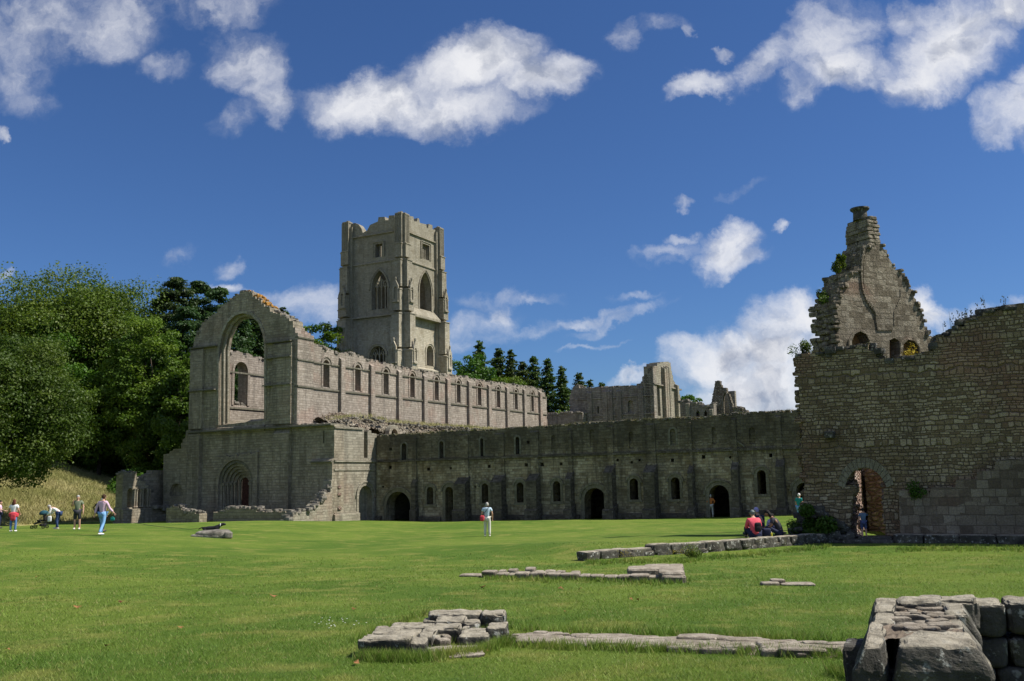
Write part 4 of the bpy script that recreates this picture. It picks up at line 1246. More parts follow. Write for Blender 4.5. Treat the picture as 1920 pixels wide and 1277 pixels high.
# ------------------------------------------------------------------ transept ruin, arch fragment, far low walls
def build_far_ruins():
    PT = Plane((ORG + EV[:2] * 57), UV_, -EV)
    tr = None
    uR = PT.uv(*c4(673, 300))[0]
    q = PT.w(uR, 0); zg = float(gz(q[0], q[1]))
    tr = thing('ruined_transept', 'tall broken transept wall in pale stone standing alone beyond the long dark range', 'ruin', (q[0], q[1], zg))
    S = MATS['transept_stone']
    top = [(102, 480), (104, 330), (108, 290), (125, 262), (128, 248), (150, 225), (165, 228), (200, 252), (320, 240), (430, 236), (560, 232), (585, 215), (602, 200), (622, 165), (642, 150), (650, 118), (672, 100)]
    tz = [tuple(PT.uv(*c4(*p))) for p in top]
    win = [op(PT, c4(292, 0)[0], c4(302, 0)[0], c4(0, 370)[1], c4(0, 420)[1]), op(PT, c4(500, 0)[0], c4(537, 0)[0], c4(0, 330)[1], c4(0, 415)[1])]
    mb = MB(); slab(mb, PT, [(tz[0][0], zg - 1)] + rough(tz, .16, .5) + [(uR, zg - 1)], [arch(*o) for o in win], 1.3, 0); mb.build('west_wall', S, tr)
    mb = MB(); 
    for o in win[1:]: pbox(mb, PT, o[0] - .1, o[1] + .1, o[2] - .1, o[3] + .1, -1.2, -.4)
    mb.build('blocked_window', MATS['front_stone'], tr)
    for x in (240, 345, 380, 440, 590):
        mb = MB(); u = PT.uv(*c4(x, 300))[0]; zt = np.interp(u, [p[0] for p in tz], [p[1] for p in tz]) - .4
        buttress(mb, PT, u - .35, u + .35, zg - 1, zt, .22, .3); mb.build('pilaster', S, tr)
    for y in (305, 425):
        z = PT.uv(*c4(560, y if y > 400 else 242 + 60))[1]
        mb = MB(); pbox(mb, PT, tz[3][0] + .4, uR, z - .08, z + .08, -.05, .12); mb.build('string_course', S, tr)
    mb = MB(); rubble_line(mb, [PT.w(u, z, -.1) for u, z in tz[2:]], EV * 1.2, 190, (.16, .3), 61); mb.build('wall_top_rubble', MATS['loose_stone'], tr)
    PS = Plane(PT.w(uR, 0)[:2], EV, UV_)
    ts = [(673, 98), (700, 86), (740, 72), (790, 68), (800, 130), (816, 190), (830, 238), (848, 268), (858, 300), (858, 445)]
    sz = [tuple(PS.uv(*c4(*p))) for p in ts]
    for i in range(1, len(sz)):
        if sz[i][0] <= sz[i - 1][0]: sz[i] = (sz[i - 1][0] + .05, sz[i][1])
    lan = op(PS, c4(701, 0)[0], c4(720, 0)[0], c4(0, 212)[1], c4(0, 436)[1])
    mb = MB(); slab(mb, PS, [(1.32, zg - 1), (1.32, sz[0][1])] + [p for p in rough(sz, .14, .6) if p[0] > 1.4] + [(sz[-1][0] + .1, zg - 1)], [arch(*lan)], 1.6, .02)
    pbox(mb, PS, .0, 1.31, zg - 1, sz[0][1], -1.2, -.0)
    mb.build('south_wall', MATS['aisle_stone'], tr)
    for x in (738, 752, 768, 822):
        mb = MB(); u = PS.uv(*c4(x, 300))[0]; zt = np.interp(u, [p[0] for p in sz], [p[1] for p in sz]) - .5
        buttress(mb, PS, u - .2, u + .55, zg - 1, zt, .55, .3); mb.build('shaft', MATS['aisle_stone'], tr)
    z = PS.uv(*c4(740, 232))[1]; mb = MB(); pbox(mb, PS, 0, sz[-1][0], z - .1, z + .1, -.05, .3); mb.build('string_course', S, tr)
    # pointed arch fragment
    PA = Plane((ORG + EV[:2] * 45), UV_, -EV)
    def W9(pl, l): return [tuple(pl.uv(*c9(*p))) for p in l]
    out = W9(PA, [(700, 780), (702, 560), (712, 500), (735, 380), (748, 290), (772, 247), (812, 265), (862, 340), (902, 358), (940, 425), (985, 560), (997, 780)])
    hole = W9(PA, [(846, 775), (850, 540), (862, 455), (884, 402), (910, 445), (930, 515), (942, 610), (945, 775)])
    q = PA.w(out[0][0], 0); zg = float(gz(q[0], q[1]))
    out[0] = (out[0][0], zg - .5); out[-1] = (out[-1][0], zg - .5); hole[0] = (hole[0][0], zg - .3); hole[-1] = (hole[-1][0], zg - .3)
    t = thing('arch_fragment', 'lone jagged pointed arch standing up behind the range near the white cloud', 'ruin', (q[0], q[1], zg))
    mb = MB(); slab(mb, PA, [out[0]] + rough(out[1:-1], .035, .35) + [out[-1]], [hole], .7, 0); mb.build('broken_arch', MATS['core_rubble'], t)
    h2 = [(a * .96 + hole[3][0] * .04, b) for a, b in hole]
    mb = MB(); 
    cx = sum(p[0] for p in hole) / len(hole)
    big = [(cx + (p[0] - cx) * 1.10, p[1] + .10) for p in hole]; big[0] = (big[0][0], hole[0][1]); big[-1] = (big[-1][0], hole[-1][1])
    slab(mb, PA, big + hole[::-1], (), .4, .06); mb.build('arch_ring', MATS['aisle_stone'], t)
    mb = MB(); pbox(mb, PA, hole[0][0] - .3, hole[-1][0] + .3, zg - .5, hole[3][1] + .2, -2.6, -1.9); mb.build('backing_wall', MATS['transept_stone'], t)
    mb = MB(); rubble_line(mb, [PA.w(u, z, -.1) for u, z in out[1:7]], EV * .5, 70, (.10, .2), 66); mb.build('broken_edge', MATS['loose_stone'], t)
    # arcade remains between
    PB_ = Plane((ORG + EV[:2] * 43), UV_, -EV)
    out = W9(PB_, [(254, 780), (256, 545), (300, 528), (345, 530), (378, 560), (460, 572), (500, 562), (530, 572), (572, 612), (605, 600), (642, 602), (668, 640), (690, 570), (722, 552), (735, 780)])
    q = PB_.w(out[0][0], 0); zg = float(gz(q[0], q[1]))
    t = thing('arcade_remains', 'low crumbling line of arches left of the pointed arch fragment', 'ruin', (q[0], q[1], zg))
    out[0] = (out[0][0], zg - .5); out[-1] = (out[-1][0], zg - .5)
    holes = [W9(PB_, [(a, 760), (a, 690), ((a + b) / 2, 655), (b, 690), (b, 760)]) for a, b in ((478, 532), (590, 632))]
    mb = MB(); slab(mb, PB_, [out[0]] + rough(out[1:-1], .14, .4) + [out[-1]], holes, 1.2, 0); mb.build('arcade_wall', S, t)
    mb = MB(); pbox(mb, PB_, out[0][0], out[-1][0], zg - .5, out[5][1] - 1.0, -3, -2.2); mb.build('backing_wall', MATS['front_stone'], t)
    for a in (345, 665):
        mb = MB(); u = PB_.uv(*c9(a, 600))[0]; buttress(mb, PB_, u, u + .45, zg - .5, PB_.uv(*c9(a, 560 if a < 500 else 640))[1], .35, .1); mb.build('pier', MATS['aisle_stone'], t)
    mb = MB(); rubble_line(mb, [PB_.w(u, z, -.1) for u, z in out[1:-1]], EV * 1.1, 130, (.2, .42), 67); mb.build('wall_top_rubble', MATS['loose_stone'], t)
    # low rubble right of the arch
    out = W9(PB_, [(985, 780), (1005, 650), (1045, 632), (1095, 640), (1130, 672), (1180, 712), (1190, 780)])
    out[0] = (out[0][0], zg - .5); out[-1] = (out[-1][0], zg - .5)
    mb = MB(); slab(mb, PB_, [out[0]] + rough(out[1:-1], .2, .35) + [out[-1]], (), 1.5, 0)
    rubble_line(mb, [PB_.w(u, z, 0) for u, z in out[1:-1]], EV * 1.5, 60, (.25, .5), 68)
    o = mb.build('rubble_stump', MATS['core_rubble'], None, base=PB_.w(out[0][0], zg)); tag(o, 'low pale rubble stump just right of the pointed arch fragment', 'ruin')
    # low wall left of the transept, seen past the end of the nave
    out = [tuple(PT.shifted(1.5).uv(*c3(*p))) for p in [(1690, 620), (1700, 500), (1730, 478), (1790, 484), (1850, 470), (1960, 480), (1960, 620)]]
    pl = PT.shifted(1.5)
    out[0] = (out[0][0], zg - .5); out[-1] = (out[-1][0], zg - .5)
    mb = MB(); slab(mb, pl, [out[0]] + rough(out[1:-1], .16, .4) + [out[-1]], (), 1.2, 0)
    rubble_line(mb, [pl.w(u, z, 0) for u, z in out[1:-1]], EV * 1.1, 60, (.25, .45), 69)
    o = mb.build('ruined_wall', MATS['transept_stone'], None, base=pl.w(out[0][0], zg)); tag(o, 'short low wall bridging the nave end and the ruined transept', 'ruin')
build_far_ruins()

# ------------------------------------------------------------------ ruined porch before the west front
def build_porch():
    ul = PW.uv(306, 960)[0]
    PP = Plane(PW.w(ul, 0)[:2], EV, UV_)
    def Wp(l, c=cp): return [tuple(PP.uv(*c(*p))) for p in l]
    top = Wp([(235, 300), (250, 245), (370, 232), (468, 235), (476, 335), (520, 345), (560, 385), (620, 405), (642, 440), (700, 482), (722, 515), (716, 565)])
    q = PP.w(top[0][0], 0); zg = float(gz(q[0], q[1])); base = zg - .7
    t = thing('ruined_porch', 'broken porch arcade with slim stone shafts left of the church west front', 'ruin', (q[0], q[1], zg))
    zs = PP.uv(*cp(400, 830))[1]
    u0 = top[0][0]; u1 = PP.uv(*cp(700, 600))[0]
    zc = PP.uv(*cp(500, 590))[1]
    ho = []
    for a, b in ((305, 402), (468, 508), (572, 628)):
        ua, ub = PP.uv(*cp(a, 700))[0], PP.uv(*cp(b, 700))[0]
        ho.append(arch(ua, ub, zs, PP.uv(*cp((a + b) / 2, 505))[1], 'round', 5))
    mb = MB(); slab(mb, PP, [(u0, base)] + rough(top, .08, .25) + [(u1, zs), (0.1, zs - .3), (.1, base)], ho, .9, 0); mb.build('arcade_wall', MATS['front_stone'], t)
    for x in (418, 456, 520, 558, 642, 682):
        mb = MB(); u = PP.uv(*cp(x, 700))[0]; p = PP.w(u, zs, .1); ring(mb, p, .075, zc - zs + .35, 10); ring(mb, p - ZV * .02, .13, .14, 10, .09); ring(mb, p + ZV * (zc - zs + .2), .08, .2, 10, .14)
        mb.build('shaft', MATS['aisle_stone'], t)
    mb = MB(); buttress(mb, PP, u0 - .12, .05, base, zs + .02, .35, .2, -.95); mb.build('bench_wall', MATS['front_stone'], t)
    rt = Wp([(640, 330), (700, 295), (760, 270), (850, 225), (915, 195)])
    mb = MB(); slab(mb, PP, [(rt[0][0], base)] + rough(rt, .08, .3) + [(2.2, rt[-1][1]), (2.2, base)], (), .8, -.95)
    mb.build('return_wall', MATS['front_stone'], t)
    mb = MB(); rubble_line(mb, [PP.w(u, z, -.1) for u, z in top[1:]], -UV_ * .7, 40, (.2, .45), 71)
    rubble_line(mb, [PP.w(u1, zs, .3), PP.w(.2, zs - .4, .3)], UV_ * .4, 26, (.3, .5), 72); mb.build('loose_stones', MATS['loose_stone'], t)
    # low foundation walls
    PF = PW.shifted(4.6)
    def low(name, label, pts, c, pl, t_, mat, n, yb=835, size=(.22, .42)):
        top = [tuple(pl.uv(*c(*p))) for p in pts]
        b = min(pl.gz(top[0][0]), pl.gz(top[-1][0])) - .4
        r = thing(name, label, 'low wall', pl.w(top[0][0], b + .4))
        mb = MB(); slab(mb, pl, [(top[0][0], b)] + rough(top, .05, .35) + [(top[-1][0], b)], (), t_, 0); mb.build('wall_base', mat, r)
        mb = MB(); rubble_line(mb, [pl.w(u, z + .02, -.05) for u, z in top], -pl.n * (t_ - .1), n, size, len(label)); mb.build('top_stones', MATS['loose_stone'], r)
        return r
    low('foundation_wall', 'long knee high foundation wall below the church west doorway', [(835, 752), (905, 750), (910, 728), (1170, 727), (1172, 750), (1450, 752)], cb, PF, 1.1, MATS['front_stone'], 70)
    low('foundation_wall', 'short stepped foundation wall with pale end stones under the blocked niche', [(468, 735), (500, 712), (560, 712), (585, 735), (612, 748), (690, 752), (725, 770)], cb, PF, .9, MATS['front_stone'], 40)
    PE = Plane(PN1.w(0, 0)[:2], EV, UV_)
    pts = [(1425, 815), (1440, 800), (1480, 760), (1560, 742), (1625, 735), (1640, 700), (1690, 655), (1710, 612), (1752, 590), (1765, 500)]
    r = low('broken_wall', 'jagged sloping wall stub climbing to the sunny corner of the church', pts, cb, PE, .9, MATS['aisle_stone'], 46)
build_porch()

# ------------------------------------------------------------------ ruined rubble wall on the right and the chimney gable behind
def build_right_wall():
    p = at(1620, 1012, 36.0)
    PC = Plane(p[:2], UV_, -EV)
    zg = float(gz(p[0], p[1]))
    S = MATS['wall_rubble']
    t = thing('ruined_wall', 'high brown rubble wall with a broken arched doorway at the right of the lawn', 'ruin', (p[0], p[1], zg))
    W5 = lambda l: [tuple(PC.uv(*c5(*q))) for q in l]
    W6 = lambda l: [tuple(PC.uv(*c6(*q))) for q in l]
    left = W6([(150, 985), (152, 800), (205, 770), (212, 660), (203, 590), (188, 450), (176, 250), (162, 40)]) + W5([(112, 1150), (104, 1020), (97, 942)])
    top = W5([(97, 942), (125, 932), (310, 912), (330, 905), (385, 888), (440, 885), (505, 864), (520, 868), (545, 905), (580, 940), (612, 966), (650, 962), (700, 955), (770, 938), (830, 930), (888, 905), (905, 850), (908, 818), (940, 812), (980, 806), (1012, 770), (1060, 745), (1100, 722), (1160, 690), (1250, 666), (1330, 655), (1399, 648)])
    ur = top[-1][0]; top += [(ur + 3, top[-1][1] + .5), (ur + 8, top[-1][1] - .4), (ur + 14, top[-1][1] - 2.5)]
    hole = W6([(548, 1075), (566, 950), (575, 800), (602, 690), (600, 640), (516, 612), (512, 592), (560, 532), (620, 497), (700, 485), (770, 505), (820, 552), (842, 602), (818, 645), (812, 720), (822, 850), (838, 975), (846, 1075)])
    base = zg - 1.2
    hole[0] = (hole[0][0], zg - .15); hole[-1] = (hole[-1][0], zg - .15)
    lz = rough(left[::1], .05, .3)
    mb = MB(); slab(mb, PC, [(left[0][0], base)] + lz + rough(top[1:], .10, .3) + [(top[-1][0], base)], [rough(hole, .03, .25)], 1.15, 0)
    mb.build('rubble_face', S, t)
    # voussoirs
    cx = (hole[6][0] + hole[12][0]) / 2; cz = hole[12][1] - .55
    mb = MB(); n = 15
    r0 = (hole[12][0] - hole[6][0]) / 2 + .02
    rz = hole[9][1] - cz
    for i in range(n):
        a0, a1 = math.pi * (.10 + .80 * i / n) + .008, math.pi * (.10 + .80 * (i + 1) / n) - .008
        P_ = []
        for a, k in ((a0, 1.0), (a1, 1.0), (a1, 1.36), (a0, 1.36)):
            P_.append((cx - r0 * k * math.cos(a) * 1.02, cz + rz * k * math.sin(a) if k == 1 else cz + (rz + .36) * math.sin(a)))
        pr = random.uniform(.015, .045)
        slab(mb, PC, P_, (), .3, pr)
    mb.build('door_arch', MATS['door_trim_stone'], t)
    # broken red jamb running back, sunlit
    ju = W6([(590, 900)])[0][0]
    PJ = Plane(PC.w(ju, 0, -.55)[:2], EV, UV_)
    zj = hole[9][1] + .1
    mb = MB(); slab(mb, PJ, [(0, zg - .3)] + rough([(0, zg + 1.9), (.5, zj - .3), (2.6, zj - .2), (3.4, zj - .8)], .12, .25) + [(3.4, zg - .3)], (), .8, 0)
    for k in range(60):
        u = random.uniform(-.1, 1.1); z = random.uniform(zg - .1, zj - .6)
        stone(mb, PJ.w(u, z, random.uniform(-.12, .04)), (random.uniform(.2, .4), random.uniform(.18, .3), random.uniform(.1, .2)), UYAW + 1.57, k, .2, 3, 5)
    mb.build('door_jamb', MATS['red_rubble'], t)
    pu = W6([(680, 900), (838, 900)])
    PI = PC.shifted(-3.6)
    ua, ub = PI.uv(*c6(655, 900))[0], PI.uv(*c6(860, 900))[0]
    mb = MB(); slab(mb, PI, [(ua, zg - .3)] + rough([(ua, zj + .2), (ub + 1.2, zj + .3)], .1, .3) + [(ub + 1.2, zg - .3)], (), .6, 0)
    pbox(mb, PI, PI.uv(*c6(715, 900))[0], ub + 1.0, zg - .3, zj + .1, -.1, .55)
    mb.build('inner_pier', MATS['red_rubble'], t)
    # right jamb stones
    mb = MB(); uj = W6([(826, 850)])[0][0]
    for k in range(11):
        z = zg + .05 + k * .23
        stone(mb, PC.w(uj + .10 + random.uniform(-.06, .06), z, -.5), (.35, .8, .2), UYAW, k + 50, .15, 3, 6)
    mb.build('jamb_stones', MATS['red_rubble'], t)
    # squared masonry thickening low on the right
    out = W6([(945, 1010), (945, 664), (1178, 672), (1185, 700), (1200, 642), (1386, 640), (1390, 582), (1548, 578), (1552, 522), (1690, 500), (1700, 432), (1790, 428), (1930, 420)])
    out += [(out[-1][0] + 1.5, out[-1][1] + .4), (out[-1][0] + 13, out[-1][1] + .4), (out[-1][0] + 13, base)]
    out[0] = (out[0][0], base)
    mb = MB(); slab(mb, PC, out, (), .5, .30); mb.build('ashlar_facing', MATS['ashlar_dark'], t)
    mb = MB()
    ua, ub = W6([(905, 1030)])[0][0], out[-1][0]
    zt = W6([(1300, 1003)])[0][1]
    x = ua; k = 0
    r = random.Random(5)
    while x < ub:
        l = r.uniform(.7, 1.3)
        stone(mb, PC.w(x + l / 2, zt - .17, .45), (l - .02, .75, .34), UYAW, k, .06, 6, 12); k += 1; x += l
    x = ua - .1
    while x < ub:
        l = r.uniform(.6, 1.2)
        stone(mb, PC.w(x + l / 2, zt - .52, .62), (l - .02, .9, .40), UYAW, k, .06, 6, 12); k += 1; x += l
    mb.build('plinth', MATS['lichen_stone'], t)
    mb = MB(); a = W6([(403, 232)])[0]; stone(mb, PC.w(a[0], a[1], .15), (.36, .5, .26), UYAW, 4, .08, 6, 10); mb.build('corbel', MATS['dark_stone'], t)
    mb = MB()
    for k, (a, b, pr) in enumerate(((520, 740, .5), (735, 915, .55), (640, 900, .15))):
        ua, ub = W6([(a, 1060)])[0][0], W6([(b, 1060)])[0][0]
        stone(mb, PC.w((ua + ub) / 2, zg - .02 + (.1 if k == 2 else 0), pr), (ub - ua, .9, .34), UYAW, 80 + k, .08, 6, 9)
    mb.build('threshold', MATS['dark_stone'], t)
    # toe of tumbled stones at the left end
    mb = MB()
    for k in range(50):
        u = left[0][0] + random.uniform(-.25, 2.1); h = 1.5 * max(0, 1 - abs(u - left[0][0] - .5) / 2.2)
        stone(mb, PC.w(u, zg + random.uniform(-.1, max(h, .2)), random.uniform(-.3, .45)), (random.uniform(.3, .6), .4, random.uniform(.16, .3)), UYAW, 200 + k, .15, 3, 6)
    mb.build('tumbled_toe', MATS['dark_stone'], t)
    mb = MB(); rubble_line(mb, [PC.w(u, z, -.02) for u, z in top], EV * 1.05, 430, (.14, .34), 81); mb.build('wall_top_rubble', MATS['dark_stone'], t)
    mb = MB(); rubble_line(mb, [PC.w(u, z, .0) for u, z in left[1:]], EV * 1.0, 90, (.14, .3), 83); mb.build('broken_end', S, t)
    tufts('wall_top_grass', [PC.w(u, z + .02, -.1) for u, z in top], EV * 1.0, 260, .30, MATS['wall_grass'], t, 6, 12, .1, .012)
    # tall weeds on top
    st = W5([(1015, 770), (1060, 745), (1100, 722), (1240, 668)])
    rg = np.random.default_rng(4); mb = MB()
    for k in range(22):
        u, z = st[k % 4]; b = PC.w(u + rg.normal(0, .35), z - .05, -rg.uniform(.2, .8)); h = rg.uniform(.25, .75)
        tp = b + np.array([rg.normal(0, .1), rg.normal(0, .1), h])
        ring(mb, b, .008, h, 4, .004)
        for j in range(7):
            stone(mb, b + (tp - b) * (.45 + .08 * j) + rg.normal(0, .035, 3), (.03, .03, .05), 0, j, .1, 2, 3)
    tag(mb.build('wall_top_weeds', MATS['wall_grass'], t), kind='stuff')
    return PC, zg
PC, ZC = build_right_wall()

def build_gable():
    p = at(1565, 900, 41.0)
    d = np.array([.915, .403, 0]); d /= np.linalg.norm(d); n = np.array([d[1], -d[0], 0])
    PG = Plane(p[:2], d, n)
    zg = float(gz(p[0], p[1]))
    t = thing('chimney_gable', 'ruined stone gable tapering to a round chimney pot behind the rubble wall', 'ruin', (p[0], p[1], zg))
    S = MATS['gable_stone']
    W5 = lambda l: [tuple(PG.uv(*c5(*q))) for q in l]
    out = W5([(320, 640), (345, 600), (350, 545), (388, 515), (395, 470), (452, 458), (470, 380), (492, 318), (515, 298)])
    out2 = W5([(585, 300), (605, 345), (640, 400), (662, 440), (700, 452), (716, 490), (738, 530), (772, 575), (792, 640), (812, 680), (828, 745), (850, 805), (905, 850), (915, 1000)])
    fl = W5([(412, 900), (412, 850), (430, 810), (460, 795), (495, 812), (513, 845), (515, 900)])
    f2 = W5([(632, 960), (632, 845), (660, 832), (690, 850), (692, 960)])
    f3 = W5([(702, 960), (706, 870), (735, 842), (770, 850), (798, 885), (800, 960)])
    TH_ = 1.15
    mb = MB(); slab(mb, PG, [(out[0][0], zg - 1)] + rough([(out[0][0], out[0][1] - 2.0)] + out, .05, .24) + rough(out2, .07, .24) + [(out2[-1][0], zg - 1)], [fl, f2, f3], TH_, 0); mb.build('gable_wall', S, t)
    mb = MB(); 
    for f in (fl, f2, f3):
        us = [q[0] for q in f]; zz = [q[1] for q in f]; pbox(mb, PG, min(us) - .1, max(us) + .1, min(zz) - .2, max(zz) + .1, -1.1, -.55)
    mb.build('fireplace_back', MATS['ochre_plaster'], t)
    for f in (fl, f3):
        mb = MB(); cx = (f[0][0] + f[-1][0]) / 2; big = [(cx + (q[0] - cx) * 1.35, f[0][1] + (q[1] - f[0][1]) * 1.1 + .0) for q in f]
        slab(mb, PG, big + f[::-1], (), .3, .06); mb.build('fireplace_arch', MATS['gable_stone'], t)
    # stack of squared blocks above the gable
    sl_, sr_ = PG.uv(*c5(515, 220))[0], PG.uv(*c5(583, 220))[0]
    z0, z1 = PG.uv(*c5(550, 310))[1], PG.uv(*c5(530, 135))[1]
    mb = MB(); nz = 8; hz = (z1 - z0) / nz
    for i in range(nz):
        sh = .0 if i < nz - 2 else .08 * (i - nz + 3)
        for j in range(2):
            wdt = (sr_ - sl_ - 2 * sh) / 2
            for k in range(2):
                stone(mb, PG.w(sl_ - .06 + sh + wdt * (j + .5) + (.02 if i % 2 else -.02), z0 + hz * (i + .5), -1.45 * (.25 + .5 * k)), (wdt + .02, 1.45 * .5, hz - .008), math.atan2(d[1], d[0]), i * 7 + j * 3 + k, .05, 6, 14)
    mb.build('chimney_stack', S, t)
    mb = MB(); c = PG.w((sl_ + sr_) / 2 - .12, z1 - .05, -.72)
    zr = PG.uv(*c5(475, 62))[1]
    hh = zr - z1
    prof = [(.34, 0), (.32, hh * .5), (.31, hh * .74), (.36, hh * .82), (.41, hh * .88), (.44, hh * .95), (.44, hh * 1.06), (.36, hh * 1.08), (.26, hh * 1.05), (.24, hh * .4)]
    N = 28
    V = [[c[0] + r * math.cos(a), c[1] + r * math.sin(a), c[2] + z] for r, z in prof for a in np.arange(N) * 2 * math.pi / N]
    F = [(i * N + j, i * N + (j + 1) % N, (i + 1) * N + (j + 1) % N, (i + 1) * N + j) for i in range(len(prof) - 1) for j in range(N)]
    mb.add(V, F + [tuple(range((len(prof) - 1) * N, len(prof) * N))]); mb.build('chimney_pot', MATS['dark_stone'], t)
    # curved flue scars
    for crv in ([(485, 325), (470, 400), (468, 480), (475, 550), (500, 620), (545, 672), (552, 700)], [(690, 560), (692, 605), (672, 655), (655, 690), (655, 760)]):
        P3 = W5(crv); mb = MB()
        uu = np.interp(np.linspace(0, len(P3) - 1, 24), range(len(P3)), [q[0] for q in P3]); zz = np.interp(np.linspace(0, len(P3) - 1, 24), range(len(P3)), [q[1] for q in P3])
        for a in range(23):
            c_ = PG.w((uu[a] + uu[a + 1]) / 2, (zz[a] + zz[a + 1]) / 2, .03); 
            stone(mb, c_, (.09, .09, math.hypot(uu[a + 1] - uu[a], zz[a + 1] - zz[a]) + .1), math.atan2(d[1], d[0]), a, .1, 3, 6)
        mb.build('flue_rib', MATS['gable_stone'], t)
    # chimney breast standing proud in the middle
    cb_ = W5([(500, 320), (585, 312), (640, 405), (668, 460), (688, 560), (680, 640), (650, 700), (648, 790), (560, 790), (548, 700), (495, 610), (480, 500), (480, 400)])
    mb = MB(); slab(mb, PG, cb_[::-1], (), .2, .05); mb.build('chimney_breast', MATS['gable_stone'], t)
    mb = MB()
    rubble_line(mb, [PG.w(u, z, 0) for u, z in [(out[0][0], out[0][1] - 2.0)] + out], -n * (TH_ + .25), 330, (.14, .28), 91)
    rubble_line(mb, [PG.w(u, z, 0) for u, z in out2[:-1]], -n * TH_, 260, (.13, .26), 92)
    zlo = PG.uv(*c5(250, 900))[1]
    for k in range(110):    # stepped broken end, widening downwards
        f = random.random(); z = out[0][1] - 3.0 + f * 2.6
        stone(mb, PG.w(out[0][0] + random.uniform(-.35, .2) * (1.1 - f), z, -random.uniform(.0, TH_ + .5 * (1 - f))), (random.uniform(.25, .5), random.uniform(.25, .5), random.uniform(.1, .22)), math.atan2(d[1], d[0]), 400 + k, .16, 3, 6)
    mb.build('broken_edge', S, t)
    return PG
PG = build_gable()

# ------------------------------------------------------------------ low walls and stones on the lawn
FE = np.array([.384, .923, 0]); FU = np.array([.995, -.10, 0])
def stone_px(mb, xl, xr, yb, hpx, depth, seed, n=6, rg=.09, yaw=None, sink=.06, sq=8):
    """one block standing on the ground: photo columns, base row, height in rows, depth in metres"""
    g_ = gp((xl + xr) / 2, yb); D = g_[1]
    w_ = (xr - xl) / FPX * D; h = hpx / FPX * D
    c = g_ + np.array([0, depth / 2, (h - sink) / 2])
    stone(mb, c, (w_, depth, h + sink), UYAW * .3 if yaw is None else yaw, seed, rg, n, sq)

